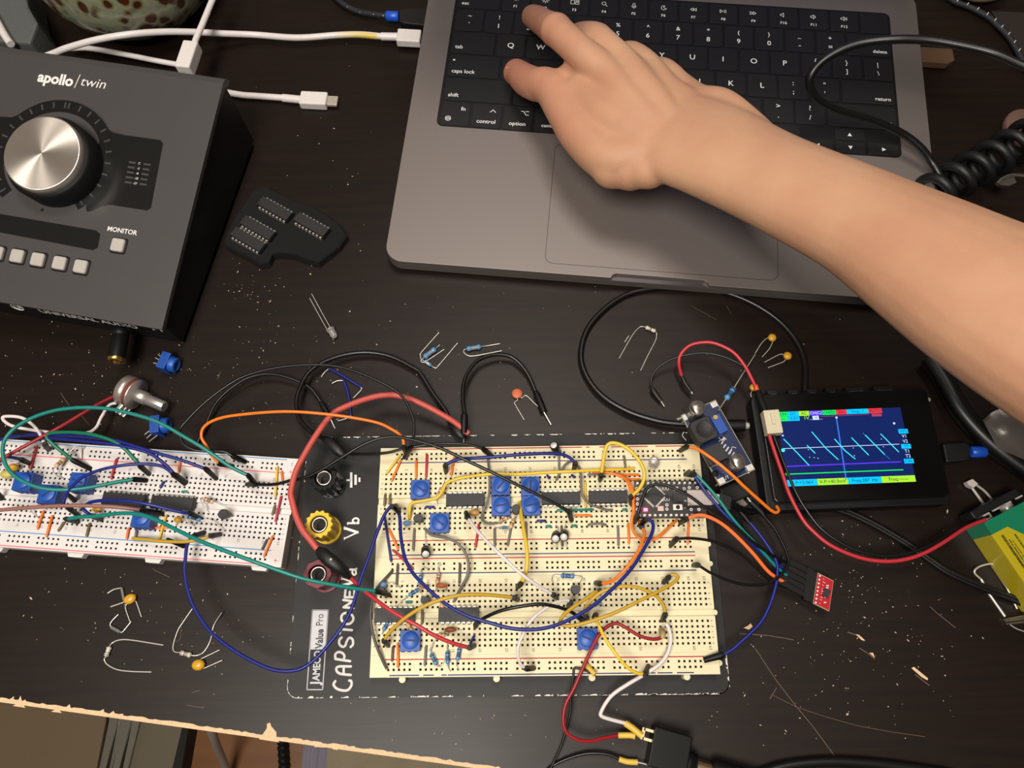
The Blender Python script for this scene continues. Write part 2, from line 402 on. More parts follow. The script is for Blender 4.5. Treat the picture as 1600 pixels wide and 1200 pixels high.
BAND = {k: mat('band_'+k, v, 0.5) for k, v in dict(brown=(92,46,24), black=(22,20,20), red=(168,40,34), orange=(222,120,40), gold=(176,136,60), blue=(36,70,160), grey=(130,128,124), darkblue=(20,36,84), white=(214,208,196)).items()}
M_rblue = mat('blue_resistor_lacquer', (84,142,190), 0.35, coat=0.3)
M_rtan = mat('tan_resistor_lacquer', (216,184,146), 0.4, coat=0.2)
M_rpale = mat('pale_resistor_lacquer', (206,198,178), 0.4, coat=0.2)
def resistor(label, body, leads, kind='blue', r=1.15, group=None, bands=('darkblue','darkblue','darkblue','darkblue'), wr=0.3):
    """body: two (px,py,z) ends; leads: two lists of (px,py,z) from the body outwards"""
    a = U(*body[0]); b = U(*body[1]); d = b - a; L = d.length; d.normalize()
    e = thing('resistor', label, 'resistor', (a+b)/2, group)
    cap = 0.24*L
    prof = [(0.35,0),(r*0.8,0.05*L),(r*1.08,0.12*L),(r*1.05,0.22*L),(r*0.86,0.3*L),(r*0.84,0.7*L),(r*1.05,0.78*L),(r*1.08,0.88*L),(r*0.8,0.95*L),(0.35,L)]
    MB().lathe(prof, a, d, 16).build('body', {'blue': M_rblue, 'tan': M_rtan, 'pale': M_rpale}[kind], e)
    pos = [0.15, 0.38, 0.5, 0.62, 0.84][:len(bands)]
    for p, c in zip(pos, bands):
        rr = r*1.1 if p < 0.25 or p > 0.75 else r*0.9
        MB().lathe([(rr,0),(rr,0.075*L)], a + d*(p*L), d, 16).build('colour_band', BAND[c], e)
    for k, ld in enumerate(leads):
        if not ld: continue
        s0 = a if k == 0 else b
        MB().tube(crom([s0] + [U(*p) for p in ld], 5), wr, 6).build('lead', M_metal, e)
    return e

def polylead(e, pts, r=0.28, name='lead', m=None, smooth=True):
    P = [U(*p) for p in pts]
    MB().tube(crom(P, 5) if smooth else P, r, 6).build(name, m or M_metal, e)

# ------------------------------------------------------------------ cream breadboard station on its black steel plate
PT = 3.0; BZ = 11.5
M_cream = mat('cream_breadboard_plastic', (226,216,178), 0.5, var=0.03)
M_wbb = mat('white_breadboard_plastic', (222,217,214), 0.5, var=0.03)
M_redline = mat('red_rail_print', (176,34,40), 0.6); M_blueline = mat('blue_rail_print', (32,44,110), 0.6); M_ink = mat('black_ink_print', (40,36,30), 0.7)
M_faintred = mat('faded_red_rail_print', (226,120,124), 0.6); M_faintblue = mat('faded_blue_rail_print', (100,150,196), 0.6); M_faintink = mat('grey_ink_print', (120,112,108), 0.7)

def holes(mb, x0, x1, y0, y1, hx, hy, zt, hs=0.68, depth=2.6, miw=0, mib=1, skip=None):
    xs = [x0] + [v for h in hx for v in (h-hs, h+hs)] + [x1]; ys = [y0] + [v for h in hy for v in (h-hs, h+hs)] + [y1]
    nx, ny = len(xs), len(ys)
    vs = [(x, y, zt) for y in ys for x in xs]; fs = []; walls = []; wv = []; wm = []
    for j in range(ny-1):
        for i in range(nx-1):
            q = (j*nx+i, j*nx+i+1, (j+1)*nx+i+1, (j+1)*nx+i)
            if i % 2 == 1 and j % 2 == 1:
                a = 0.2; X0,X1,Y0,Y1 = xs[i],xs[i+1],ys[j],ys[j+1]
                k = len(wv)
                wv += [(X0,Y0,zt),(X1,Y0,zt),(X1,Y1,zt),(X0,Y1,zt),(X0+a,Y0+a,zt-a),(X1-a,Y0+a,zt-a),(X1-a,Y1-a,zt-a),(X0+a,Y1-a,zt-a),(X0+a,Y0+a,zt-depth),(X1-a,Y0+a,zt-depth),(X1-a,Y1-a,zt-depth),(X0+a,Y1-a,zt-depth)]
                for l in (0, 4):
                    for c in range(4):
                        walls.append((k+l+c, k+l+(c+1)%4, k+l+4+(c+1)%4, k+l+4+c)); wm.append(miw if l == 0 else mib)
                walls.append((k+8,k+9,k+10,k+11)); wm.append(mib)
            else: fs.append(q)
    mb.add(vs, fs, mi=miw)
    n = len(mb.v); mb.v += [mb.M @ Vector(v) for v in wv]
    mb.f += [[i+n for i in f] for f in walls]; mb.mi += wm; mb.sm += [False]*len(walls)

TX = [(c-32)*2.54 for c in range(1, 64)]
RX = [(c-32)*2.54 for g in range(10) for c in range(3+6*g, 8+6*g)]
def shell(mb, x0, x1, y0, y1, z0, z1, mi=0):
    mb.add([(x0,y0,z0),(x1,y0,z0),(x1,y1,z0),(x0,y1,z0),(x0,y0,z1),(x1,y0,z1),(x1,y1,z1),(x0,y1,z1)], [(0,3,2,1),(0,1,5,4),(1,2,6,5),(2,3,7,6),(3,0,4,7)], mi=mi)
def terminal_strip(M, z0, zt, e, mats, W=82.3, topnums=True):
    mb = MB(M); hy_lo = [-13.97+2.54*k for k in range(5)]; hy_hi = [3.81+2.54*k for k in range(5)]
    shell(mb, -W, W, -18.0, 18.0, z0, zt-3)
    for (a, b_) in ((-18.0, -1.6), (1.6, 18.0)):
        shell(mb, -W, W, a, b_, zt-3, zt)
    holes(mb, -W, W, -18.0, -1.6, TX, hy_lo, zt); holes(mb, -W, W, 1.6, 18.0, TX, hy_hi, zt)
    mb.add([(-W,-1.6,zt-1.6),(W,-1.6,zt-1.6),(W,1.6,zt-1.6),(-W,1.6,zt-1.6)], [(0,1,2,3)])
    for side in (-1, 1):
        for c in [1] + list(range(5, 61, 5)) + [63]:
            mb.text(str(c), TX[c-1], side*16.1, zt+0.03, 1.9, rot=-PI/2, mi=2)
        for k, ch in enumerate('abcde'): mb.text(ch, side*80.6, hy_lo[k], zt+0.03, 1.7, rot=-PI/2, mi=2)
        for k, ch in enumerate('fghij'): mb.text(ch, side*80.6, hy_hi[k], zt+0.03, 1.7, rot=-PI/2, mi=2)
    return mb.build('terminal_strip', mats, e)
def rail_strip(M, z0, zt, y0, flip, e, mats, W=82.3, breaks=(), rlast=75.5, name='power_rail', redfirst=True):
    """rail 9.8 mm deep whose terminal-strip side is y0; flip = +1 goes up, -1 goes down"""
    mb = MB(M); D = 9.75
    ya, yb = (y0, y0+D) if flip > 0 else (y0-D, y0)
    shell(mb, -W, W, ya, yb, z0, zt)
    rows = sorted([y0+flip*3.85, y0+flip*6.39])
    holes(mb, -W, W, ya, yb, RX, rows, zt)
    inner, outer = y0+flip*1.85, y0+flip*8.9
    for y, mi, br in ((inner, 2 if redfirst else 3, False), (outer, 3 if redfirst else 2, True)):
        xs = -75.5
        segs = [(-75.5, rlast)]
        if br and breaks: segs = breaks
        for a, b_ in segs: mb.flat([(a,y-0.28),(b_,y-0.28),(b_,y+0.28),(a,y+0.28)], zt+0.03, mi)
    return mb.build(name, mats, e)

stn = thing('breadboard_station', 'large cream solderless breadboard on a black steel plate marked CAPSTONE', 'breadboard', (0,-42,0))
mb = MB()
PX0, PX1, PY0, PY1 = -123.3, 88.2, -106.5, 22.6
mb.prism(rrect(PX0, PX1, PY0, PY1, 5.5, 7), 0.6, PT)
for x in (PX0+9, PX1-9):
    for y in (PY0+9, PY1-9): mb.cyl((x,y,0),(x,y,0.8),5,n=16)
# flaked paint on the rim
r3 = random.Random(11)
def flecks(mbx, a, b_, nrm, dens, mi, wmax=0.5):
    a = Vector((*a,0)); b_ = Vector((*b_,0)); L = (b_-a).length; d = (b_-a).normalized(); t = 0
    while t < L:
        l = r3.random()**2*5+0.3
        if r3.random() < dens:
            h = 0.25 + r3.random()*wmax*1.3
            p = [a+d*t, a+d*min(L,t+l), a+d*min(L,t+l*0.8)+Vector(nrm)*h, a+d*(t+l*0.2)+Vector(nrm)*h*r3.random()]
            mbx.flat([(q.x,q.y) for q in p], PT+0.04, mi)
        t += l
flecks(mb, (PX0+5,PY0), (PX1-5,PY0), (0,1,0), 0.62, 1); flecks(mb, (PX0+5,PY1), (PX1-5,PY1), (0,-1,0), 0.5, 1, 0.3)
flecks(mb, (PX0,PY0+5), (PX0,PY1-5), (1,0,0), 0.35, 1, 0.25); flecks(mb, (PX1,PY0+3), (PX1,PY0+18), (-1,0,0), 0.9, 1, 0.7); flecks(mb, (50,PY0), (PX1-5,PY0), (0,1,0), 0.9, 1, 0.4)
for k in range(24):
    a = PI + PI/2*k/24; cx, cy = PX0+5.5, PY0+5.5; a2 = a + PI/48*r3.random()*2
    if r3.random() < .8: mb.strip([(cx+5.4*math.cos(a),cy+5.4*math.sin(a)),(cx+5.4*math.cos(a2),cy+5.4*math.sin(a2))],0.35,PT+0.04,1)
    a = -PI/2 + PI/2*k/24; cx = PX1-5.5; a2 = a + PI/22
    mb.strip([(cx+5.3*math.cos(a),cy+5.3*math.sin(a)),(cx+5.3*math.cos(a2),cy+5.3*math.sin(a2))],0.6,PT+0.04,1)
M_plate = mat('black_painted_steel', (30,30,31), 0.5, var=0.08, vscale=25, bump=0.05, bscale=500, spec=0.3)
M_flake = mat('bare_flaked_edge', (226,222,212), 0.6)
mb.build('base_plate', [M_plate, M_flake], stn)
cm = [M_cream, M_dpin, M_redline, M_blueline]
cmt = [M_cream, M_dpin, M_ink]
Y1, Y2 = -13.97, -13.97-55.6765
br1 = [(-66,-31),(-30,8),(9,22),(24,26),(31,34),(37,43),(46,56),(60,74)]
for yc, kind in ((Y1,0),(Y2,1)):
    M = Matrix.Translation((0,yc,0))
    terminal_strip(M, PT, BZ, stn, cmt)
    if kind == 0:
        rail_strip(M, PT, BZ-0.1, 18.05, 1, stn, [M_cream, M_dpin, M_blueline, M_redline], breaks=br1)
        rail_strip(M, PT, BZ-0.1, -18.05, -1, stn, cm)
    else:
        rail_strip(M, PT, BZ-0.1, 18.05, 1, stn, [M_cream, M_dpin, M_blueline, M_redline])
        rail_strip(M, PT, BZ-0.1, -18.05, -1, stn, cm, breaks=[(-73,-59),(-57,-52),(-48.5,-46),(-45.5,52),(53,60),(62,70)])
yb = Y2-27.8
for k, px in enumerate((629, 776, 925, 1073)):
    x = U(px, 1062, 8).x; MB().cyl((x, yb-1.0, PT),(x, yb-1.0, 9.2), 1.55, n=18).box(x-0.8,x+0.8,yb-0.6,yb+0.3,PT,9).build('locking_tab', M_cream, stn)
for py in (850.5, 881, 957, 1036):
    q = U(1107 if py < 900 else 1120, py, 8); MB().cyl((83.0, q.y, PT),(83.0, q.y, 9.0), 1.3, n=16).build('locking_tab', M_cream, stn)

# binding posts
def post(c, m, cap, fluted, z=24.0):
    P = U(c[0], c[1], z); x, y = P.x, P.y; vs = []
    mb = MB(); n = 56
    rings = [(PT, 7.2, 0), (PT+2.2, 7.2, 0), (PT+2.2, 6.0, 0), (PT+4, 6.0, 0), (PT+4, 6.2, 1), (z-1.2, 6.7, 1), (z, 6.4, 1), (z, 4.5, 0), (z-1.2, 4.3, 0)]
    for zz, R, fl in rings:
        for k in range(n):
            a = 2*PI*k/n; r_ = R + (0.5*math.cos(14*a) if fl and fluted else (0.25*math.cos(8*a) if fl else 0)); vs.append((x+r_*math.cos(a), y+r_*math.sin(a), zz))
    fs = [(i*n+k, i*n+(k+1)%n, (i+1)*n+(k+1)%n, (i+1)*n+k) for i in range(len(rings)-1) for k in range(n)]
    mb.add(vs, fs); p = mb.build('binding_post', m, stn); p['label'] = cap
    s_ = MB(); s_.lathe([(3.9,-6),(3.9,-0.2),(3.6,0),(3.0,0),(2.9,-0.3),(2.9,-9),(0.01,-9)], (x,y,z-0.9), (0,0,1), 32)
    s_.build('metal_socket', M_steel, p)
    h = MB(); h.cyl((x,y,z-9.8),(x,y,z-6.5),2.85,n=24); h.build('socket_hole', M_dpin, p)
    return p
post((505,746), M_blackgloss, 'black binding post', True, 22)
post((498,819), mat('yellow_post_plastic', (226,190,34), 0.4), 'yellow binding post', True, 22)
post((496,897), mat('maroon_post_plastic', (110,24,38), 0.4), 'dark red binding post', False, 22)

# printed and hand written marks on the plate
mk = MB(); z = PT+0.05
def Z8(x, y, ox, oy, k): return tuple(U(ox+x/k, oy+y/k, PT)[:2])
for x0,x1,y0,y1 in ((855,885,785,975),(910,940,815,940),(960,985,850,905),(810,862,870,895)):
    mk.flat([Z8(x,y,440,640,8) for x,y in ((x0,y0),(x1,y0),(x1,y1),(x0,y1))], z)
mk_n = [0]
def marks(strokes, ox, oy, k, wd, mbx, zz):
    for st in strokes:
        P = [Vector((*Z8(x,y,ox,oy,k), zz)) for x, y in st]
        mk_n[0] += 1; mbx.ribbon(crom(P, 5) if len(P) > 2 else P, wd, zz + 0.012*(mk_n[0] % 9))
ser = [([(790,362),(950,415)],1.3),([(790,490),(950,415)],0.75),([(784,345),(784,380)],0.5),([(784,478),(784,505)],0.5),
       ([(828,300),(962,300)],1.0),([(828,292),(828,318)],0.5),([(962,292),(962,300)],0.6)]
for st, wd in ser: marks([st], 440, 780, 8, wd, mk, z)
marks([[(925,300),(895,285),(893,258),(925,238),(958,250),(960,280),(940,300)]], 440, 780, 8, 0.95, mk, z)
marks([[(752,990),(895,1040)]], 440, 780, 8, 0.75, mk, z); marks([[(752,1080),(895,1040)]], 440, 780, 8, 1.3, mk, z)
marks([[(748,972),(748,1005)],[(748,1065),(748,1092)]], 440, 780, 8, 0.5, mk, z)
marks([[(850,945),(842,905),(860,880),(925,880),(935,868)],[(890,882),(885,920),(905,945),(930,930),(925,885)]], 440, 780, 8, 0.95, mk, z)
mk.build('printed_terminal_names', M_print, stn)
mk = MB()
cap = [[(530,912),(513,945),(545,985),(605,1003),(655,998),(688,955),(688,912),(668,905)],
 [(682,850),(580,838),(542,805),(560,768),(684,766)],[(612,838),(614,770)],
 [(676,714),(600,703),(532,692)],[(532,692),(530,648),(560,624),(600,634),(620,664),(612,700)],
 [(592,482),(571,505),(570,545),(600,572),(628,560),(642,520),(668,484),(700,500),(704,548),(682,574)],
 [(694,408),(586,398)],[(572,440),(586,398),(604,352)],
 [(650,240),(700,265),(706,310),(672,345),(625,342),(592,305),(595,262),(625,240),(650,240)],
 [(708,192),(660,186),(612,182)],[(612,182),(702,124)],[(702,124),(610,110)],
 [(630,15),(624,82)],[(672,30),(672,82)],[(718,12),(718,82)],[(624,84),(720,84)]]
marks(cap, 440, 920, 6.315, 1.15, mk, PT+0.06)
mk.build('handwritten_name', mat('white_paint_marker', (214,212,208), 0.7, var=0.12, vscale=1500), stn)
lab = MB()
LC = [Z8(x,y,440,920,6.315) for x,y in ((305,210),(460,210),(405,995),(250,995))]
def lerp2(a, b_, t): return (a[0]+(b_[0]-a[0])*t, a[1]+(b_[1]-a[1])*t)
z = PT+0.05
mL = lerp2(LC[0], LC[3], 0.503); mR = lerp2(LC[1], LC[2], 0.503)
lab.flat([LC[0], LC[1], mR, mL], z, 0)
for a, b_ in ((LC[0],LC[1]),(LC[1],LC[2]),(LC[2],LC[3]),(LC[3],LC[0])): lab.strip([a, b_], 0.42, z, 0)
c1 = lerp2(lerp2(LC[0],LC[1],0.5), lerp2(LC[3],LC[2],0.5), 0.26); c2 = lerp2(lerp2(LC[0],LC[1],0.5), lerp2(LC[3],LC[2],0.5), 0.77)
ang = math.atan2(LC[0][1]-LC[3][1], LC[0][0]-LC[3][0])
u_ = Vector((math.cos(ang), math.sin(ang)))
for tx, px_, py_, sz, mi_, of, sx_ in (('Value',371,588,5.0,1,0.03,0.80),('Pro',376,368,5.0,1,0.0,0.80),('J',333,942,6.2,0,0.035,0.85),('AMECO',341,908,4.8,0,0.03,0.82)):
    q = Z8(px_, py_, 440, 920, 6.315); lab.text(tx, q[0], q[1], z+0.02, sz, rot=ang, mi=mi_, offset=of, align='LEFT', sx=sx_)
lab.build('maker_sticker', [mat('sticker_white', (196,196,202), 0.5), M_blackgloss], stn)

# ------------------------------------------------------------------ white breadboard
WBZ = 8.5; WM = frame_at((-209.5,-11.5,0), math.radians(-4.68))
wbb = thing('breadboard', 'white solderless breadboard full of blue potentiometers at the left edge', 'breadboard', (-209.5,-11.5,0))
wm = [M_wbb, mat('pale_pin_hole', (104,98,95), 0.8)]
terminal_strip(WM, 0, WBZ, wbb, wm + [M_faintink])
rail_strip(WM, 0, WBZ, 18.0, 1, wbb, wm + [M_faintred, M_faintblue], rlast=76)
rail_strip(WM, 0, WBZ, -18.0, -1, wbb, wm + [M_faintblue, M_faintred], rlast=76)
for u in (-66, -24, 16, 70.5):
    m_ = MB(WM); m_.prism([(u-4.5,-27.6),(u+4.5,-27.6),(u+3.5,-29.8),(u-3.5,-29.8)], 0.5, 5.5); m_.build('locking_tab', M_wbb, wbb, bevel=0.4)
m_ = MB(WM); m_.strip([(79.0,23.7),(79.0,25.7)],0.4,WBZ+0.03); m_.build('minus_sign', M_faintblue, wbb)
m_ = MB(WM)
for y in (20.5,-24.6): m_.strip([(79,y-1),(79,y+1)],0.35,WBZ+0.03); m_.strip([(78,y),(80,y)],0.35,WBZ+0.03)
m_.build('plus_sign', M_faintred, wbb)

# ------------------------------------------------------------------ laptop
LA = -0.104736; LM = frame_at((-85.751, 123.72, 0), LA); LW, LD = 312.6, 221.2
LT = 12.0
lap = thing('laptop', 'open space grey laptop with a black keyboard under the hand', 'laptop', tuple(LM @ Vector((156,110,0))))
M_alu = mat('space_grey_aluminium', (140,132,128), 0.5, 0.7, var=0.02, vscale=2500, bump=0.03, bscale=4000)
M_alud = mat('space_grey_aluminium_edge', (96,92,94), 0.35, 0.7)
M_keywell = mat('keyboard_well', (5,5,6), 0.5); M_key = mat('black_keycap', (13,13,14), 0.6, bump=0.05)
M_legend = mat('keycap_legend', (225,225,222), 0.6, emit=(225,225,222), estr=0.12)
base = rrect(0, LW, 0, LD, 10, 8)
# chassis with a finger notch cut into the front edge
nx0, nx1 = 128.5, 183.5
arc = [p for p in base]
mb = MB(LM)
mb.prism(rrect(1.2, LW-1.2, 1.2, LD-1.2, 9, 8), 1.2, 3.0)
xs = [nx0+2.5, nx1-2.5]
body = rrect(0, LW, 0, LD, 10, 8)
# order the outline so that the notch can be inserted on the front side (y = 0)
i0 = next(i for i, p in enumerate(body) if abs(p[1]) < 1e-6 and p[0] < LW/2)
body = body[i0+1:] + body[:i0+1]
notch = [(nx0, 0.0), (nx0+1.2, 2.2), (nx0+3.0, 3.0), (nx1-3.0, 3.0), (nx1-1.2, 2.2), (nx1, 0.0)]
bi = next(i for i, p in enumerate(body) if p[0] > LW/2 and abs(p[1]) < 1e-6)
bj = (bi-1) % len(body)
out = body[:bi] + notch + body[bi:] if body[bj][0] < LW/2 else body
mb.prism(body, 3.0, 8.5)
mb.prism(out, 8.5, LT, ch=0.0)
for x in (30, LW-30):
    for y in (25, LD-25): mb.cyl((x,y,0),(x,y,1.4),7,n=20)
mb.build('chassis', M_alu, lap, bevel=0.35)
g = MB(LM); g.prism([(nx0+0.3,0.05),(nx1-0.3,0.05),(nx1-3,2.9),(nx0+3,2.9)], 8.5, 8.9); g.build('lid_notch', M_alud, lap)
KX0, KX1, KY0, KY1 = 17.7, 295.2, 93.6, 203.6
g = MB(LM); g.prism(rrect(KX0, KX1, KY0, KY1, 4, 6), LT-0.3, LT+0.02); g.build('keyboard_well', M_keywell, lap)
tp = rrect(91, 221, 6.3, 87, 4.5, 6)
g = MB(LM); g.prism(rrect(90.75, 221.25, 6.05, 87.25, 4.7, 6), LT-0.5, LT+0.015); g.build('trackpad_gap', M_keywell, lap)
g = MB(LM); g.prism(tp, LT-0.4, LT+0.03); g.build('trackpad', M_alu, lap)

def key(x0, x1, yc, leg=(), h=16.8):
    m_ = MB(LM); m_.prism(rrect(x0, x1, yc-h/2, yc+h/2, 1.6, 4), LT+0.0, LT+0.45, ch=0.12)
    for t in leg:
        if t[0] == 'L': m_.text(t[1], t[2], t[3], LT+0.47, t[4], mi=1, align=t[5] if len(t) > 5 else 'CENTER', offset=0.006)
        elif t[0] == 'S':
            for st in t[1]: m_.strip([(x, y) for x, y in st], t[2] if len(t) > 2 else 0.3, LT+0.47, 1)
    m_.build('key', [M_key, M_legend], lap)
ROW = [103.0, 121.3, 139.6, 157.9, 176.2, 194.2]
P_ = 19.0; HW = 8.7
# number row
for k, (a, b_) in enumerate(zip('`1234567890-=', '~!@#$%^&*()_+')):
    xc = 28.8 + P_*k; y = ROW[4]
    key(xc-HW if k else 20.1-0.3, xc+HW, y, [('L', a, xc, y-3.4, 4.9), ('L', b_, xc, y+3.6, 4.2)])
key(28.8+12.5*P_+0.8, 293.6, ROW[4], [('L','delete',291.5,ROW[4]-4.6,3.5,'RIGHT')])
# letters
y = ROW[3]; key(19.8, 46.9, y, [('L','tab',22.2,y-3.6,3.9,'LEFT')])
for k, ch in enumerate('QWERTYUIOP'): xc = 57.1+P_*k; key(xc-HW, xc+HW, y, [('L', ch, xc, y, 5.4)])
for k, (a, b_) in enumerate((('[','{'),(']','}'),('\\','|'))):
    xc = 247.1+P_*k; key(xc-HW, min(xc+HW,293.6), y, [('L',a,xc,y-3.3,4.4),('L',b_,xc,y+3.3,4.4)])
y = ROW[2]; key(19.8, 51.7, y, [('L','caps lock',22.2,y-4.4,3.9,'LEFT'),('S',[[(22.4,y+4.2),(23.2,y+4.2)]],1.0)])
for k, ch in enumerate('ASDFGHJKL'): xc = 61.9+P_*k; key(xc-HW, xc+HW, y, [('L', ch, xc, y, 5.4)])
for k, (a, b_) in enumerate(((';',':'),("'",'"'))):
    xc = 232.9+P_*k; key(xc-HW, xc+HW, y, [('L',a,xc,y-3.3,4.8),('L',b_,xc,y+3.3,4.8)])
key(262.2, 293.6, y, [('L','return',291.5,y-4.4,3.7,'RIGHT')])
y = ROW[1]; key(19.8, 61.2, y, [('L','shift',22.2,y-4.4,3.9,'LEFT')])
for k, ch in enumerate('ZXCVBNM'): xc = 71.4+P_*k; key(xc-HW, xc+HW, y, [('L', ch, xc, y, 5.4)])
for k, (a, b_) in enumerate(((',','<'),('.','>'),('/','?'))):
    xc = 204.4+P_*k; key(xc-HW, xc+HW, y, [('L',a,xc,y-3.3,4.8),('L',b_,xc,y+3.6,4.8)])
key(252.7, 293.6, y, [('L','shift',291.5,y-4.4,3.7,'RIGHT')])
y = ROW[0]
cg = [(24.4+1.7*math.cos(a*PI/8), y-3.6+1.7*math.sin(a*PI/8)) for a in range(17)]
key(19.8, 37.3, y, [('L','fn',33.0,y+3.9,3.9), ('S',[cg,[(22.7,y-3.6),(26.1,y-3.6)],[(24.4,y-5.3),(24.4,y-1.9)],[(23.6,y-5.1),(23.3,y-3.6),(23.6,y-2.1)],[(25.2,y-5.1),(25.5,y-3.6),(25.2,y-2.1)]],0.28)], 17.2)
key(38.9, 56.4, y, [('L','control',47.7,y-4.2,3.9), ('S',[[(49.6,y+3.0),(51.2,y+4.8),(52.8,y+3.0)]],0.4)], 17.2)
key(58.0, 75.4, y, [('L','option',66.7,y-4.2,3.9), ('S',[[(68.4,y+5.2),(69.8,y+5.2),(71.4,y+2.6),(73,y+2.6)],[(71.0,y+5.2),(73,y+5.2)]],0.4)], 17.2)
key(77.0, 98.9, y, [('L','command',88.0,y-4.2,3.4)], 17.2)
key(100.5, 193.8, y, [], 17.2)
key(195.4, 217.2, y, [('L','command',206.3,y-4.2,3.4)], 17.2)
key(218.8, 236.0, y, [('L','option',227.4,y-4.2,3.6)], 17.2)
def arrow(xc, yc, a):
    p = [(1.5,0),(-0.9,1.3),(-0.9,-1.3)]; c, q = math.cos(a), math.sin(a)
    return [(xc+c*u-q*v, yc+q*u+c*v) for u, v in p]
for x0, x1, yc, h, a in ((237.6,255.0,98.6,8.2,PI),(256.6,274.0,107.4,8.2,PI/2),(256.6,274.0,98.6,8.2,-PI/2),(275.6,293.6,98.6,8.2,0)):
    m_ = MB(LM); m_.prism(rrect(x0, x1, yc-h/2, yc+h/2, 1.3, 3), LT, LT+0.45, ch=0.12); m_.flat(arrow((x0+x1)/2, yc, a), LT+0.47, 1); m_.build('key', [M_key, M_legend], lap)
# function row
y = ROW[5]; key(19.8, 46.9, y, [('L','esc',22.2,y-4.2,3.7,'LEFT')], 15.6)
def icon(k, x, y):
    s = []
    if k in (0, 1):
        r_ = 0.7 if k == 0 else 1.0; s.append([(x+r_*math.cos(a*PI/4), y+r_*math.sin(a*PI/4)) for a in range(9)])
        s += [[(x+1.5*math.cos(a*PI/4), y+1.5*math.sin(a*PI/4)), (x+(1.9 if k == 0 else 2.3)*math.cos(a*PI/4), y+(1.9 if k == 0 else 2.3)*math.sin(a*PI/4))] for a in range(8)]
    elif k == 2: s += [[(x-2.6,y-1.6),(x-0.3,y-1.6),(x-0.3,y+1.6),(x-2.6,y+1.6),(x-2.6,y-1.6)],[(x+0.4,y-1.6),(x+2.6,y-1.6),(x+2.6,y+0),(x+0.4,y+0),(x+0.4,y-1.6)],[(x+0.4,y+0.6),(x+2.6,y+0.6),(x+2.6,y+1.6),(x+0.4,y+1.6)]]
    elif k == 3: s += [[(x-0.3+1.3*math.cos(a*PI/5), y+0.4+1.3*math.sin(a*PI/5)) for a in range(11)], [(x+0.7,y-0.6),(x+1.9,y-1.8)]]
    elif k == 4: s += [[(x-0.7,y-0.2),(x-0.7,y+1.6),(x,y+2.1),(x+0.7,y+1.6),(x+0.7,y-0.2),(x,y-0.8),(x-0.7,y-0.2)],[(x-1.4,y),(x-1.0,y-1.2),(x,y-1.6),(x+1.0,y-1.2),(x+1.4,y)],[(x,y-1.6),(x,y-2.2)]]
    elif k == 5: s += [[(x+0.9,y+1.5),(x-0.6,y+1.5),(x-1.5,y+0.3),(x-1.3,y-1.2),(x,y-1.9),(x+1.3,y-1.5),(x+1.8,y-0.6),(x+0.6,y-0.5),(x,y+0.4),(x+0.9,y+1.5)]]
    elif k in (6, 8):
        q = -1 if k == 6 else 1; s += [[(x-q*1.9,y+1.2),(x,y),(x-q*1.9,y-1.2),(x-q*1.9,y+1.2)],[(x,y+1.2),(x+q*1.9,y),(x,y-1.2),(x,y+1.2)]]
    elif k == 7: s += [[(x-2,y+1.2),(x-0.2,y),(x-2,y-1.2),(x-2,y+1.2)],[(x+0.7,y+1.2),(x+0.7,y-1.2)],[(x+1.7,y+1.2),(x+1.7,y-1.2)]]
    else:
        s += [[(x-1.8,y-0.6),(x-0.9,y-0.6),(x+0.2,y-1.6),(x+0.2,y+1.6),(x-0.9,y+0.6),(x-1.8,y+0.6),(x-1.8,y-0.6)]]
        for j in range(k-9): s.append([(x+0.9+0.8*j,y-0.9-0.3*j),(x+1.2+0.8*j,y),(x+0.9+0.8*j,y+0.9+0.3*j)])
    return s
for k in range(12):
    xc = 57.1+P_*k; key(xc-HW, xc+HW, y, [('L','F%d' % (k+1),xc,y-4.3,2.9),('S',icon(k,xc,y+2.2),0.3)], 15.6)
key(57.1+P_*12-HW, 293.6, y, [], 15.6)
# lid, standing open behind the keyboard
lm = LM @ Matrix.Translation((0, LD+1.0, 10)) @ Matrix.Rotation(math.radians(108), 4, 'X')
m_ = MB(lm); m_.prism(rrect(0, LW, 2, 219, 9, 8), -4.2, 0.0); lid = m_.build('lid', M_alu, lap, bevel=0.4)
m_ = MB(lm); m_.prism(rrect(2, LW-2, 4, 217, 8, 6), 0.0, 0.25); m_.build('screen_bezel', M_blackgloss, lid)
m_ = MB(lm); m_.prism(rrect(6, LW-6, 12, 212, 4, 4), 0.25, 0.35)
m_.build('screen', mat('lit_laptop_screen', (30,30,34), 0.2, emit=(196,190,230), estr=0.2), lid)
m_ = MB(LM); m_.cyl((20,LD-0.5,9.5),(LW-20,LD-0.5,9.5),3.2,n=16); m_.build('hinge', M_black, lap)

# ------------------------------------------------------------------ audio interface (desktop unit with a big knob)
zf, zb_ = 30.0, 58.0
FR = U(253,515,zf); FL = U(0,472,zf); BR = U(338,116,zb_)
ax = (FR-FL); ax.z = 0; ax.normalize(); n_up = ax.cross(BR-FR).normalized(); ay = n_up.cross(ax).normalized()
AM = Matrix(((ax.x,ay.x,n_up.x,FR.x),(ax.y,ay.y,n_up.y,FR.y),(ax.z,ay.z,n_up.z,FR.z),(0,0,0,1)))   # local: x to the right, y to the back, z out of the face; origin front right corner
AI = AM.inverted()
def A_(px, py):     # pixel -> local xy on the sloping face
    d = CM @ Vector(((px-800)/FPX, -(py-600)/FPX, -1.0)); t = (FR-CAM_POS).dot(n_up)/d.dot(n_up); q = AI @ (CAM_POS+d*t); return (q.x, q.y)
ap = thing('audio_interface', 'dark grey desktop audio interface with a large silver volume knob', 'audio interface', (FR.x-80, FR.y+70, 0))
M_apface = mat('charcoal_painted_aluminium', (82,80,80), 0.42, 0.35, var=0.05, vscale=60)
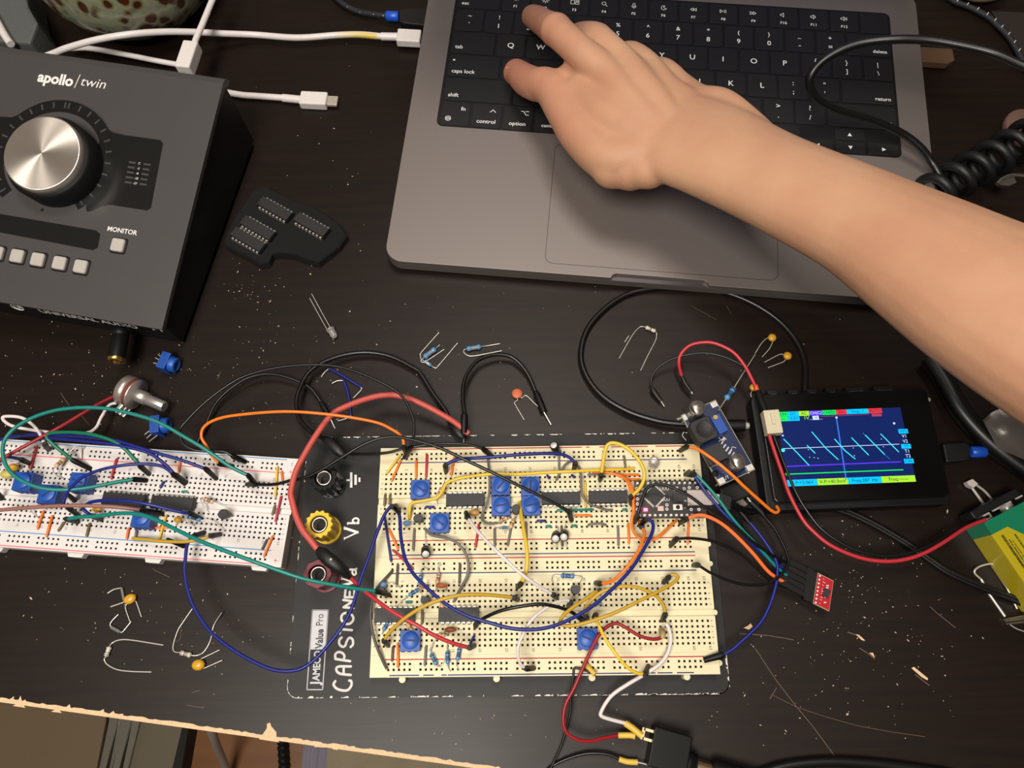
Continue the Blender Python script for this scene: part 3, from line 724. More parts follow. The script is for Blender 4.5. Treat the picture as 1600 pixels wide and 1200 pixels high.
M_apblk = mat('smoky_black_inlay', (26,26,26), 0.28, var=0.15, vscale=120)
AW = 160.6; AD = A_(338,116)[1]
def shell_face(mbx, th=3.0):
    prof = [(0,0),(AD-5,0),(AD-1.8,-0.8),(AD-0.4,-3),(AD,-6)]
    vs = []
    for x in (-AW, 0):
        for y, z in prof: vs.append(AM @ Vector((x,y,z)))
        vs.append(AM @ Vector((x,AD-3,-6))); vs.append(AM @ Vector((x,AD-6,-th))); vs.append(AM @ Vector((x,0,-th)))
    n = len(prof)+3
    mbx.add(vs, [tuple(range(n)), tuple(range(n,2*n))[::-1]] + [(i, n+i, n+(i+1)%n, (i+1)%n) for i in range(n)])
m_ = MB(); shell_face(m_); m_.build('top_panel', M_apface, ap, weld=True)
m_ = MB()
def W_(x, y, z): return AM @ Vector((x,y,z))
fr, fl_, br_, bl_ = W_(-1.5,3,-3), W_(-AW+1.5,3,-3), W_(-1.5,AD-3,-4), W_(-AW+1.5,AD-3,-4)
f0 = Vector((fr.x,fr.y,4))+ay*0; 
def dn(p, z=4): return Vector((p.x, p.y, z))
m_.add([fr,fl_,bl_,br_,dn(fr),dn(fl_),dn(bl_),dn(br_)], [(0,3,2,1),(4,5,6,7),(0,1,5,4),(1,2,6,5),(2,3,7,6),(3,0,4,7)])
for p in (fr, fl_, bl_, br_):
    c = (p + (fr+bl_)/2*0.12/1)/1.12; m_.cyl((c.x,c.y,0),(c.x,c.y,4.2),6,n=16)
m_.build('chassis', mat('black_side_casing', (12,12,12), 0.5), ap)
# front face lettering, seen edge-on below the panel
m_ = MB()
d_ = (fl_-fr).normalized(); fn = Vector((-d_.y, d_.x, 0)); fn = -fn if fn.y > 0 else fn
FM = Matrix(((-d_.x,0,fn.x,fr.x),(-d_.y,0,fn.y,fr.y),(0,1,0,0),(0,0,0,1)))
m_.M = FM
m_.text('UNIVERSAL AUDIO', -84.5+36.0, 16.5, 0.12, 6.4, sx=1.05, offset=0.02)
m_.tube([(-90+3.3*math.cos(a*PI/10), 16.5+3.3*math.sin(a*PI/10), 0.2) for a in range(21)], 0.35, 4)
m_.strip([(-91.5,18),(-91.5,15.6),(-90.2,15.0),(-89,15.6),(-89,18)], 0.7, 0.15)
m_.tube([(-7.5+2.2*math.cos(a), 20+2.2*math.sin(a), 0.2) for a in [PI*k/8 for k in range(9)]], 0.35, 5)
m_.box(-10.2,-9.2,17.6,20.2,0,0.4); m_.box(-5.8,-4.8,17.6,20.2,0,0.4)
m_.build('front_lettering', M_print, ap)
# inlay: ring + meter window, drawn in the panel's own plane
m_ = MB(AM)
kc = A_(72, 246)   # foot of the knob (shifted below)
ctr = A_(82, 248); 
def arc_pts(c, r, a0, a1, n=30): return [(c[0]+r*math.cos(math.radians(a0+(a1-a0)*k/n)), c[1]+r*math.sin(math.radians(a0+(a1-a0)*k/n))) for k in range(n+1)]
RO = 0.5*(math.hypot(A_(165,205)[0]-ctr[0], A_(165,205)[1]-ctr[1]) + math.hypot(A_(95,152)[0]-ctr[0], A_(95,152)[1]-ctr[1]))
RI = RO*0.80
meter = [A_(x,y) for x,y in ((196,212),(252,220),(255,223),(236,326),(231,329),(170,320),(156,322),(142,331))]
mir = lambda p: (2*ctr[0]-p[0], p[1])
def ringpoly(side):
    o_ = arc_pts(ctr, RO, 90, -48, 28); i_ = arc_pts(ctr, RI, -48, 90, 28); return o_, i_
for side in (1, -1):
    o_ = arc_pts(ctr, RO, 90, -50, 30); i_ = arc_pts(ctr, RI, 90, -50, 30)
    for k in range(30):
        q = [o_[k], o_[k+1], i_[k+1], i_[k]]
        if side < 0: q = [mir(p) for p in q]
        m_.prism(q, -0.5, 0.08)
    mp_ = [A_(x,y) for x,y in ((160,193),(176,207),(196,212),(250,219),(255,224),(236,325),(230,329),(172,320),(160,322),(143,330),(136,331),(134,324),(145,300),(150,270),(152,240))]
    if side < 0: mp_ = [mir(p) for p in mp_]
    m_.prism(mp_, -0.5, 0.095)
dw = [A_(x,y) for x,y in ((0,343),(150,360),(157,366),(153,387),(145,391),(0,370))]
dw = [(dw[0][0]-40, dw[0][1]+3.5)] + dw[1:5] + [(dw[5][0]-40, dw[5][1]+3.5)]
m_.prism(dw, -0.5, 0.08)
inlay = m_.build('display_inlay', M_apblk, ap)
# raised rim light catching the inlay's upper edge
m_ = MB(AM)
rim = [(RO*math.cos(math.radians(a)), RO*math.sin(math.radians(a))) for a in range(40, 125, 5)]
m_.tube([(ctr[0]+x*1.012, ctr[1]+y*1.012, 0.12) for x, y in rim] , 0.35, 5)
m_.tube([(*A_(x,y), 0.12) for x, y in ((176,205),(196,211),(251,218.5))], 0.35, 5)
m_.build('inlay_rim', M_apface, inlay)
m_ = MB(AM)
for a in range(-44, 100, 12):
    c, q = math.cos(math.radians(a)), math.sin(math.radians(a)); r0, r1 = RO*0.87, RO*0.97
    for sx in (1, -1):
        P4 = [(ctr[0]+sx*(r0*c-0.5*q*1.0), ctr[1]+r0*q+0.5*c), (ctr[0]+sx*(r1*c-0.5*q), ctr[1]+r1*q+0.5*c), (ctr[0]+sx*(r1*c+0.5*q), ctr[1]+r1*q-0.5*c), (ctr[0]+sx*(r0*c+0.5*q), ctr[1]+r0*q-0.5*c)]
        m_.flat(P4, 0.13, 0)
for k in range(5):
    y0 = A_(207-k*1.6, 254+k*7.8); y1 = A_(230-k*1.6, 257+k*7.8)
    for q in (y0, y1): m_.flat([(q[0]-2,q[1]-0.55),(q[0]+2,q[1]-0.55),(q[0]+2,q[1]+0.55),(q[0]-2,q[1]+0.55)], 0.13, 0)
    q = A_(218-k*1.7, 255.6+k*7.8); m_.text(('C','-3','-8','-18','-27')[k], q[0], q[1], 0.14, 1.75, mi=1)
m_.build('level_marks', [mat('dim_level_marks', (66,66,64), 0.4), M_print], inlay)
# knob
kh = 17.0
def Akn(px, py, h):
    d = CM @ Vector(((px-800)/FPX, -(py-600)/FPX, -1.0)); o_ = FR + n_up*h; t = (o_-CAM_POS).dot(n_up)/d.dot(n_up); q = AI @ (CAM_POS+d*t); return (q.x, q.y)
kt = Akn(65, 239, kh); kr = abs(Akn(124, 245, kh)[0]-Akn(6, 233, kh)[0])/2
m_ = MB(AM); m_.lathe([(kr*1.12,0),(kr*1.12,kh-5.5),(kr*1.04,kh-4.5)], (kt[0],kt[1],0), (0,0,1), 64); kb = m_.build('knob_skirt', M_black, ap)
def knob_mat():
    m = bpy.data.materials.new('spun_aluminium'); m.use_nodes = True; nt = m.node_tree; b = nt.nodes['Principled BSDF']
    b.inputs['Base Color'].default_value = (*lin((236,228,218)),1); b.inputs['Metallic'].default_value = 0.9; b.inputs['Roughness'].default_value = 0.42; b.inputs['Anisotropic'].default_value = 0.85
    tg = nt.nodes.new('ShaderNodeTangent'); tg.direction_type = 'RADIAL'; tg.axis = 'Z'; nt.links.new(tg.outputs[0], b.inputs['Tangent'])
    n = nt.nodes.new('ShaderNodeTexNoise'); n.inputs['Scale'].default_value = 2000; bp = nt.nodes.new('ShaderNodeBump'); bp.inputs['Strength'].default_value = 0.04
    nt.links.new(n.outputs['Fac'], bp.inputs['Height']); nt.links.new(bp.outputs[0], b.inputs['Normal']); return m
kw = AM @ Vector((kt[0],kt[1],0))
# the cap is its own object with its origin on the axis, so the brushing runs around it
m_ = MB(Matrix.Translation((0,0,0))); m_.lathe([(kr,kh-4.5),(kr,kh-0.6),(kr-0.5,kh-0.05),(kr-0.9,kh),(0.01,kh)], (0,0,0), (0,0,1), 96)
kn = m_.build('volume_knob', knob_mat())
kn.parent = ap; ro = AM.to_3x3().to_4x4(); kn.matrix_local = Matrix.Translation((kw-Vector(ap['_o']))*S) @ ro
m_ = MB(AM)
def abtn(px, py, s=7.2):
    c = A_(px,py); q = MB(AM); q.prism(rrect(c[0]-s/2-0.9,c[0]+s/2+0.9,c[1]-s/2-0.9,c[1]+s/2+0.9,1.4,4),-0.5,0.12); fr_ = q.build('button_surround', M_black, ap)
    q = MB(AM); q.prism(rrect(c[0]-s/2,c[0]+s/2,c[1]-s/2,c[1]+s/2,1.2,4),0,2.0, ch=0.5); q.build('button', mat('satin_silver_button', (214,208,200), 0.32, 0.35), fr_)
for px, py in ((186,384),(128,417.5),(95,412),(61,406.5),(29,401),(-3,396)): abtn(px, py)
c = A_(191,361); m_.text('MONITOR', c[0], c[1], 0.12, 3.6, offset=0.02); m_.build('button_label', M_print, ap); m_ = MB(AM)
c = A_(86.5,124); m_.text('apollo', c[0]+0.3, c[1], 0.12, 8.6, offset=0.035, sx=0.98)
c = A_(121,127); m_.strip([(c[0]-0.6,c[1]-4),(c[0]+0.6,c[1]+4)],0.45,0.12)
c = A_(146,130); m_.text('twin', c[0], c[1], 0.12, 7.8, offset=-0.004, shear=0.15, sx=1.1)
m_.build('panel_lettering', M_print, ap)
m_ = MB(AM); c = A_(66,328); m_.lathe([(0.9,0),(0.9,0.1),(0.01,0.1)], (c[0],c[1],0), (0,0,1), 12); m_.build('microphone_hole', M_dpin, ap)
# jack plug in the front
jp = thing('headphone_adapter', 'black jack adapter sticking out of the front of the audio interface', 'adapter', U(186,540,14))
a = U(190,513,18); b_ = U(181,566,18)
m_ = MB(); m_.lathe([(3.6,0),(4.4,1.5),(4.4,4),(4.0,4.5),(4.4,5),(4.4,(b_-a).length-2)], a, b_-a, 24); m_.build('barrel', M_black, jp)
m_ = MB(); m_.lathe([(4.6,0),(4.6,1.6),(3.4,2.0),(2.4,2.0),(2.4,0.5),(0.01,0.5)], a+(b_-a)*(1-2/(b_-a).length), b_-a, 24); m_.build('socket_ring', mat('brass', (200,164,90), 0.3, 1.0), jp)

# ------------------------------------------------------------------ pocket oscilloscope
SZ = 14.5; s00 = U(1212,644,SZ); s11 = U(1429,752,SZ); s10 = U(1407.5,637,SZ); s01 = U(1233,760,SZ)
sang = math.atan2(s10.y-s00.y, s10.x-s00.x)*0.5 + math.atan2(s11.y-s01.y, s11.x-s01.x)*0.5
sc = (s00+s11+s10+s01)/4
SM = frame_at((sc.x, sc.y, 0), sang)
scp = thing('pocket_oscilloscope', 'small black pocket oscilloscope with a lit colour screen showing sawtooth traces', 'oscilloscope', (sc.x,sc.y,0))
m_ = MB(SM); m_.prism(rrect(-43,50,-31,31,4,5), 0.5, SZ-3.5); m_.build('casing', M_black, scp, bevel=0.8)
m_ = MB(SM); m_.prism(rrect(-40,48,-27.5,29.5,3,5), SZ-3.5, SZ-0.1); m_.build('front_panel', M_blackgloss, scp, bevel=0.5)
for u, wd in ((-31,3),(-20,3),(-10,3),(0,3),(13,8),(28,8)):
    m_ = MB(SM); m_.box(u-wd/2-1,u+wd/2+1,31,33,4,10); m_.build('top_key', M_black, scp)
    m_ = MB(SM); m_.flat([(u-wd/2,29.9),(u+wd/2,29.9),(u+wd/2,30.5),(u-wd/2,30.5)], SZ-3.4); m_.build('key_mark', mat('dim_print', (150,148,142), 0.6), scp)
sw, sh = 64.5, 39.2
scr = []
def emat(n, c, s=1.0):
    s *= 1.3
    return mat(n, (8,8,10), 0.15, emit=c, estr=s, var=0.02)
EM = [emat('screen_navy',(22,46,118),0.55), emat('screen_cyan',(0,190,250)), emat('screen_green',(20,220,90)), emat('screen_lime',(160,220,50)), emat('screen_violet',(90,50,230)),
      emat('screen_red',(225,50,60)), emat('screen_trace',(60,225,245)), emat('screen_blue',(56,120,225)), emat('screen_white',(200,215,245)), emat('screen_dark',(6,30,80),0.5), emat('screen_pink',(170,70,100),0.8)]
m_ = MB(SM); z = SZ
m_.flat([(-sw/2,-sh/2),(sw/2,-sh/2),(sw/2,sh/2),(-sw/2,sh/2)], z, 0)
def Sp(px, py): q = SM.inverted() @ U(px, py, SZ); return (q.x, q.y)
def sbox(u0, u1, v0, v1, mi, txt=None, ts=2.3, tm=9):
    m_.flat([(u0,v0),(u1,v0),(u1,v1),(u0,v1)], z+0.02, mi)
    if txt: m_.text(txt, (u0+u1)/2, (v0+v1)/2, z+0.04, ts, mi=tm)
X = lambda f: -sw/2 + sw*f
t_, t2 = sh/2, sh/2-2.5
for a_, b2, mi, tx in ((0,.09,2,'RUN'),(.09,.18,1,'DC'),(.18,.265,3,'AC'),(.265,.37,4,'CH(C)'),(.37,.48,2,'CH(D)'),(.48,.565,5,'Ext'),(.565,.74,1,'Vtrg|  1'),(.74,.85,5,'AUTO')):
    sbox(X(a_), X(b2)-0.1, t2-0.1, t_, mi, tx, 2.2, 9 if mi not in (4,) else 8)
sbox(X(0), X(.09)-0.1, t2-2.6, t2-0.2, 2, '-----', 2.0); sbox(X(.09), X(.18), t2-2.6, t2-0.2, 1, '0.5V', 2.2)
m_.text('1V', X(.235), t2-1.4, z+0.04, 2.7, mi=3); sbox(X(.285), X(.335), t2-2.5, t2-0.3, 8, '10', 2.0)
m_.text('_', X(.27), t2-1.2, z+0.04, 2.7, mi=8); m_.text('_', X(.35), t2-1.2, z+0.04, 2.7, mi=8)
m_.strip([(X(.35),t2-0.9),(X(.74),t2-0.6)], 0.25, z+0.03, 10); sbox(X(.76), X(.84), t2-1.9, t2-0.4, 10)
b0 = -sh/2
for a_, b2, mi, tx in ((0,.235,1,'V-P:+2.06V'),(.235,.475,3,'V-P:+40.0mV'),(.475,.735,1,'Freq:287. Hz'),(.735,1,3,'Freq:------')):
    sbox(X(a_), X(b2)-0.1, b0, b0+3.3, mi, tx, 2.5)
for py, tx, hl in ((674,'XPS',1),(681.5,'V1',0),(689.5,'V2',0),(697.5,'T0',1),(705,'T1',0),(712.5,'T2',0),(720.5,'CAL',1)):
    q = Sp(1411+(py-674)*0.19, py)
    if hl: sbox(q[0]-2.3, q[0]+2.5, q[1]-1.15, q[1]+1.25, 1, tx, 2.2)
    else: m_.text(tx, q[0]+0.2, q[1], z+0.04, 2.4, mi=8)
for pts, mi, wd in (([(1223,701),(1405,694)],8,0.28),([(1307,654),(1322,749)],7,0.6),([(1226,729),(1408,721.5)],4,0.6),([(1229,741),(1411,734)],2,0.55)):
    m_.strip([Sp(*p) for p in pts], wd, z+0.03, mi)
for pts in ([(1224.5,686),(1245,707),(1264,727)],[(1261,696),(1273.5,708)],[(1268.5,675),(1290,700),(1309.5,718)],[(1304,686),(1320,704),(1336,717)],[(1330.5,684),(1357,711)],[(1352,680),(1382,710)],[(1376,678),(1404,706)]):
    m_.strip([Sp(*p) for p in pts], 0.5, z+0.05, 6)
for p in ((1348,676,1352,681),(1382,710,1391,718)): m_.strip([Sp(p[0],p[1]), Sp(p[2],p[3])], 0.2, z+0.05, 7)
for p, r_, mi in (((1223.5,703.5),1.0,6),((1227,728.7),0.9,4),((1229.5,740.7),0.8,2),((1221,668.5),0.5,8),((1223,680.5),0.5,8),((1397,661.5),0.6,8),((1307,652.5),0.6,8)):
    q = Sp(*p); m_.flat([(q[0]+r_*math.cos(k*PI/5), q[1]+r_*math.sin(k*PI/5)) for k in range(10)], z+0.06, mi)
for p in ((1263,702.5),(1265,714.5),(1272,715),(1278,716),(1333,700),(1335,712),(1377,686),(1380,698)):
    q = Sp(*p); m_.flat([(q[0]-.2,q[1]-.2),(q[0]+.2,q[1]-.2),(q[0]+.2,q[1]+.2),(q[0]-.2,q[1]+.2)], z+0.06, 8)
m_.build('screen', EM, scp)
q = SM.inverted() @ U(1456,621,SZ); m_ = MB(SM); m_.lathe([(1.1,0),(1.1,0.2),(0.5,0.2)], (q.x,q.y,SZ-3.5), (0,0,1), 16); m_.build('screw', M_metal, scp)

# ------------------------------------------------------------------ chips, potentiometers and small parts on the cream breadboard
G = 'on the cream breadboard'
g_ic = 'integrated circuits on the cream breadboard'
dip('black chip at the left of the upper row, above the long white wire', (726.5,780), BZ, 14, group=g_ic)
dip('black chip right of the stacked blue potentiometers, crossed by a black wire', (876.5,777.5), BZ, 14, group=g_ic)
dip('black chip right beside the microcontroller board', (950.5,775.5), BZ, 14, group=g_ic)
dip('black chip at the far left of the lower row under a yellow wire', (616,961), BZ, 14, group=g_ic)
dip('black chip in the lower row under the long blue wire', (716,960), BZ, 14, group=g_ic)
for lab_, c_, sl_ in (('blue potentiometer nearest the upper left corner, below an orange and a red jumper', (655.7,763.5), -0.6),
    ('blue potentiometer below and left of the upper left chip', (686,816), -0.65),
    ('upper blue potentiometer of the left stacked pair', (782,757.5), 0.9),
    ('lower blue potentiometer of the left stacked pair', (782.5,789.5), 0.15),
    ('upper blue potentiometer of the right stacked pair', (828.5,758.5), 1.5),
    ('lower blue potentiometer of the right stacked pair, under the black wire', (829.5,789), 0.2),
    ('blue potentiometer at the lower left corner, above an orange jumper', (640,1001), -0.1),
    ('blue potentiometer on its own at lower centre beside a dark red wire', (918,998), -0.4)):
    trimpot(lab_, c_, BZ+5.2, 0.0 if c_[1] < 990 or c_[0] > 900 else 0.02, sl_, 5.0)

gs = 'short solid jumpers on the cream breadboard'
ST = [
 ('short yellow jumper slanting from the top rail at the upper left corner','yellow',(627,711),(604,741)),
 ('orange jumper slanting from the top rail beside the yellow one','orange',(626.5,720),(612,753)),
 ('orange jumper straight down from the top rail above the upper left potentiometer','orange',(650.5,719),(650.5,748)),
 ('red jumper straight down from the top rail above the upper left potentiometer','red',(667.5,710),(666,748)),
 ('orange jumper from the top rail just right of a blue wire plug','orange',(710,714),(705,745)),
 ('outer one of two brown jumpers crossing the groove at the upper left','olive',(602.5,772),(601,792)),
 ('inner one of two brown jumpers crossing the groove at the upper left','olive',(610,772),(609,790)),
 ('short dark blue jumper lying below the upper left potentiometer','blue',(664,793),(680,793)),
 ('grey jumper crossing the middle rail left of a small capacitor','grey',(648,826),(646,860)),
 ('orange jumper slanting into the middle rail beside a thick blue jumper','orange',(608,827),(623,859)),
 ('thick dark blue jumper down the left side of the middle rails','blue',(601,805),(612,879)),
 ('red jumper slanting from the middle rail under a long blue wire','red',(615,860),(646.5,890)),
 ('grey jumper out of the third rail at the left','darkgrey',(622,882),(620,916)),
 ('grey jumper out of the third rail beside the looping grey wire','darkgrey',(719,880),(718,913)),
 ('red jumper into the middle rail beside the long white wire','red',(748.5,818),(743,857)),
 ('grey jumper into the middle rail right of the red one','grey',(773,825),(773,856)),
 ('grey jumper slanting into the middle rail beside two small resistors','grey',(799,822),(793,854)),
 ('brown jumper crossing the groove between the two lower chips','olive',(660,952),(660,976)),
 ('tiny teal jumper above the lower left chip','teal',(634,941),(645,941)),
 ('brown jumper into the bottom rail at the lower left corner','brown',(614.7,1009),(613,1034)),
 ('orange jumper into the bottom rail beside the lower left potentiometer','orange',(622,1004),(622.5,1044)),
 ('grey jumper into the bottom rail beside three blue resistors','grey',(666,1009),(664,1041)),
 ('short dark blue jumper above the plug of the long red lead','blue',(742,992),(734,1007)),
 ('short blue jumper left of the arched grey jumper below the top rail','blue',(854,742),(859,750)),
 ('short blue jumper right of the arched grey jumper below the top rail','blue',(892,742),(898,748)),
 ('grey jumper lying left of the looped yellow wire plug','grey',(917,742),(936,742)),
 ('yellow jumper standing between the two right upper chips','yellow',(914,753),(915,794)),
 ('upper of two short orange jumpers above the microcontroller','orange',(965,742.5),(999,742.5)),
 ('lower of two short orange jumpers above the microcontroller','orange',(972,750),(1001,750)),
 ('long dark teal jumper lying under the middle upper chip','teal',(869,798),(927.5,797)),
 ('tiny teal jumper right under the chip beside the microcontroller','teal',(971,797),(980,797)),
 ('short orange jumper beside the black wire plug','orange',(897,806),(924,806)),
 ('short blue jumper left below the middle upper chip','blue',(837.5,814.5),(854,814.5)),
 ('tiny teal jumper above the left one of two small round capacitors','teal',(852,823),(862,823)),
 ('tiny teal jumper above the right one of two small round capacitors','teal',(891.5,822),(902,822)),
 ('grey jumper into the middle rail under the chip beside the microcontroller','grey',(965,821),(966,854)),
 ('orange jumper into the middle rail left of the looping orange wires','orange',(981,817),(982.5,851)),
 ('dark olive jumper out of the top rail near the clear light','olive',(974.5,712),(977,733)),
 ('grey jumper into the middle rail between two small round capacitors','darkgrey',(877,821),(878.5,855)),
 ('grey jumper into the middle rail behind a yellow wire','grey',(822,816),(822,850)),
 ('orange jumper into the middle rail near the right end','salmon',(1075,816),(1074,851)),
]
for l_, c_, a_, b_ in ST: staple(l_, c_, a_, b_, BZ, group=gs)
staple('arched grey jumper lying below the plug of the black wire','grey',(918.5,821),(947,821),BZ,group=gs,mid=[(924,819,1.4),(935,818,1.6),(942,819,1.4)])
staple('grey jumper bent below the navy wire near the top rail','grey',(873,705),(873.5,735),BZ,group=gs)
staple('arched grey jumper left below the right end of the navy wire','grey',(895,720),(869,751),BZ,group=gs,mid=[(887,723,3.5),(880,730,3.5),(874,740,2.5)])
staple('long grey jumper curving down around the middle upper chip to the right','grey',(903.5,729),(957,797),BZ,group=gs,mid=[(907,737,5),(908,757,6),(910,773,6),(919,786,5),(938,794,3),(949,797,1.5)])
staple('long grey jumper snaking down beside the left stacked potentiometers','grey',(762,713),(779,817),BZ,group=gs,mid=[(764,735,4),(765,760,6),(762,782,6),(754,800,5),(753,811,3),(760,817,2),(770,818,1.4)])
staple('long grey jumper looping right from the middle rails','grey',(664.5,827),(709.5,940),BZ,group=gs,r=0.72,mid=[(675,836,3),(697,841,5),(712,847,6),(726,862,6),(732,880,6),(730,900,5),(721,917,3)])
staple('long dark grey jumper bowing over the left edge to the bottom rail','darkgrey',(613.5,892),(605,1045),BZ,group=gs,r=0.72,mid=[(602,904,3),(592,915,4),(585,927,4),(581,942,4.5),(579,965,5),(582,987,5),(588,1008,4),(598,1032,2)])
staple('long yellow jumper running above the blue potentiometers to the microcontroller','yellow',(640,810),(991,732),BZ,group=gs,r=0.8,mid=[(640,800,4),(641,790,5),(647,785,5),(664,782,5.5),(682,778,6),(691,768,6),(697,756,6),(709,750,6),(730,745,6.5),(775,740,7),(805,741,7),(860,738,7),(905,736,7),(950,734,5),(980,733,2)])
staple('orange jumper looping round the left end of the microcontroller','orange',(926,738),(1057,813),BZ,group=gs,r=0.7,mid=[(940,738,4),(957,740,5),(972,745,6),(980,752,8),(985,765,10),(989,780,10),(990,797,10),(987,815,9),(990,831,7),(998,840,6),(1011,844,6),(1026,841,6),(1041,828,4)])
staple('orange jumper ending at the left end of the microcontroller','orange',(964,741),(1003,820),BZ,group=gs,r=0.7,mid=[(974,744,4),(985,757,9),(990,775,10),(989,795,10),(993,810,8)])

gl = 'plugged jumper leads on the cream breadboard'
ZT = BZ+12
def lead(label, col, pts, zh, pa=None, pb=None, za=None, zb=None, **k):
    """flexible lead; pa / pb: pixel of the hole its plug stands in"""
    za = (ZT if pa else BZ+1) if za is None else za; zb = (ZT if pb else BZ+1) if zb is None else zb
    pl = []
    if pa: pl.append((0, pa[0], pa[1], pa[2] if len(pa) > 2 else BZ, 1.25))
    if pb: pl.append((1, pb[0], pb[1], pb[2] if len(pb) > 2 else BZ, 1.25))
    return wire(label, col, pts, (za, zh, zb), k.pop('r', 0.78), pl, **k)
lead('orange lead looping from the white breadboard to the top rail of the cream one','orange',
 [(343,725),(331,712),(322.7,697),(314.8,682.5),(319,667),(339,655),(375,648),(446,643),(517.5,648),(584,659),(612.5,671),(628,683),(631.5,699)],14,pa=(364,729,WBZ),pb=(636,712),za=16)
lead('highest black lead arching from the white breadboard to the corner of the cream one','black',
 [(364,713),(351,706),(328,705),(304,703),(286,692),(281,673),(294,655),(327.5,623),(375,591),(427,575.6),(482,570),(529,573),(577,589),(624,615),(643,647),(647,673),(641,700)],8,pa=(384,722,WBZ),pb=(632,715),za=14,r=0.72)
lead('black lead from the white breadboard crossing over to a hole by the middle upper chip','black',
 [(400,757),(427.5,757),(454,751),(477.5,746),(502.5,734),(540,711),(565,696),(590,686),(615,682.5),(640,686),(685,699),(730,720),(775,741),(805,756),(830,768),(860,783),(889,799)],12,pa=(386,757,WBZ),pb=(893,813),za=17,r=0.85)
lead('thick looking navy lead from the upper left to below the top rail','blue',
 [(696,727),(706,721),(720,717),(740,716),(775,713.5),(810,710.5),(850,708.5),(875,709.5),(890,715),(899,724)],4,pa=(697,737),pb=(897,733),r=0.85)
lead('looped yellow lead standing over the top rail left of the clear light','yellow',
 [(939.5,742),(941,732),(943,718),(945.5,703.5),(950,694.5),(959,692),(972.5,696),(987.5,706.5),(1002.5,726),(1007,744),(1000,762),(986,776)],8,pa=(937.5,750),pb=(986,787),r=0.9)
lead('long navy lead curving from the upper left across the lower chips to the microcontroller','blue',
 [(623,800),(625,812),(626.5,840),(633,872.5),(645,895),(660,911.5),(682.5,932.5),(705,949),(735,964),(765,973),(800,982),(835,983.5),(865,978),(895,965.5),(925,947.5),(955,922),(985,890.5),(1004.5,860.5),(1018,835),(1020.5,820),(1016,813),(1009,812)],12,pa=(618,790),pb=(1003,818),r=0.85)
lead('navy lead leaving the upper left corner and looping round to the white breadboard','blue',
 [(613,791),(609,793),(600,806),(587.5,837),(575,874),(562.5,907.5),(551,947),(535,978.5),(511,1010),(487.5,1034),(464,1046.7),(430,1047),(392.5,1032),(355,1009),(327,985),(304,951),(293,921),(288.5,895),(290,870),(293,850),(302,838)],4,pa=(620,797),pb=(319,832,WBZ),zb=18,r=0.85)
lead('teal lead running from the white breadboard across the dark red post','teal',
 [(104,811),(122.5,808),(150,806.5),(190,802),(220,804),(246,813),(270,825),(310,844),(350,860),(390,875),(440,893),(477.5,905),(515,912.5),(552.5,919),(590,924)],16,pa=(122,816,WBZ),pb=(608,930),za=20,r=0.95)
lead('white lead slanting from the upper left chip down to the lower middle','white',
 [(731,809),(741,823),(752.5,837),(780,865),(810,893),(835,911.5),(864,929)],10,pa=(728,801),pb=(870,934),r=0.85)
lead('white lead bowing from the lower middle down to the bottom rail','white',
 [(892,941),(887,938),(878.5,938.5),(865,943),(850,952),(835,964),(824.5,977.5),(815.5,995),(810,1010),(809.5,1025),(814,1038.5),(822,1044.5)],8,pa=(888,947),pb=(834,1044),r=0.78)
lead('black lead between the lower chips and a hole above the lower middle potentiometer','black',
 [(744,975),(754,967),(780,955),(810,948),(842.5,944),(865,947),(887.5,953.5),(903,963)],8,pa=(743,979),pb=(911,970),r=0.85)
lead('yellow lead arching over the lower left chip','mustard',
 [(600,1001),(607.5,989.5),(630,968),(660,948.5),(690,936.5),(720,930),(750,929),(780,931),(803,934)],10,pa=(606,1008),pb=(809,937),r=0.9)
lead('yellow lead hanging from beside the right stacked potentiometers over the middle rails','yellow',
 [(812,785),(814.5,805),(817,820),(822,850),(824,872),(821.5,895),(814,912)],8,pb=(809,917),r=0.9)
lead('yellow lead making a long flat loop in the lower right','mustard',
 [(937,923.5),(930,926),(917.5,934),(895,949),(880,962),(875.5,973),(884,978),(900,976.5),(925,970),(962.5,956.5),(1000,938.5),(1030,923.5),(1045,915),(1056,907.5),(1059,901),(1052,898),(1045,902)],8,pa=(936,927),pb=(1037,910),r=0.85)
lead('yellow lead arching from the lower middle to the white and dark red leads','mustard',
 [(914.5,963),(914,952),(921,941),(938,926),(957.5,919),(977.5,916),(1000,919),(1024.5,931),(1036.5,946),(1039.5,960)],6,pa=(918,967),pb=(1035,969),r=0.85)
lead('yellow lead dropping from above the lower middle potentiometer over the bottom rail','yellow',
 [(931,961),(931.5,967),(937,980),(947.5,1001),(962.5,1022),(977.5,1040),(992.5,1050.5),(1008,1054)],5,pa=(928,966),pb=(1013,1041),r=0.8)
lead('orange lead curving from the microcontroller to the right of a small transistor','orange',
 [(1003,824),(1007,832),(1005,842),(1000,856),(985,880),(970,896.5),(955,908.5),(938,912)],8,pa=(1000,820),pb=(931,911),r=0.85)
lead('orange lead from the right edge of the microcontroller to the small red sensor board','salmon',
 [(1072,811),(1087.5,805.5),(1102.5,806),(1122,814.5),(1140,828),(1160,847),(1179,867.5),(1197.5,890),(1212,902),(1228,911)],4,pa=(1063,817),zb=8,r=0.95)
lead('orange lead from the top rail across the converter board ending in a hook','orange',
 [(1073,698),(1087.5,700.5),(1102.5,709.5),(1125,726),(1147.5,745.5),(1162.5,760),(1187.5,782.5),(1203,796),(1212,801),(1216.5,797),(1212.5,790)],10,pa=(1063,704),za=24,zb=10,r=0.85)
lead('black lead from the middle rail to the sensor board, upper one of two','black',
 [(1057,842),(1080,841),(1110,845),(1140,856),(1162.5,869.5),(1185,890.5),(1203,907),(1226,917)],3,pa=(1048,852),zb=8,r=0.72)
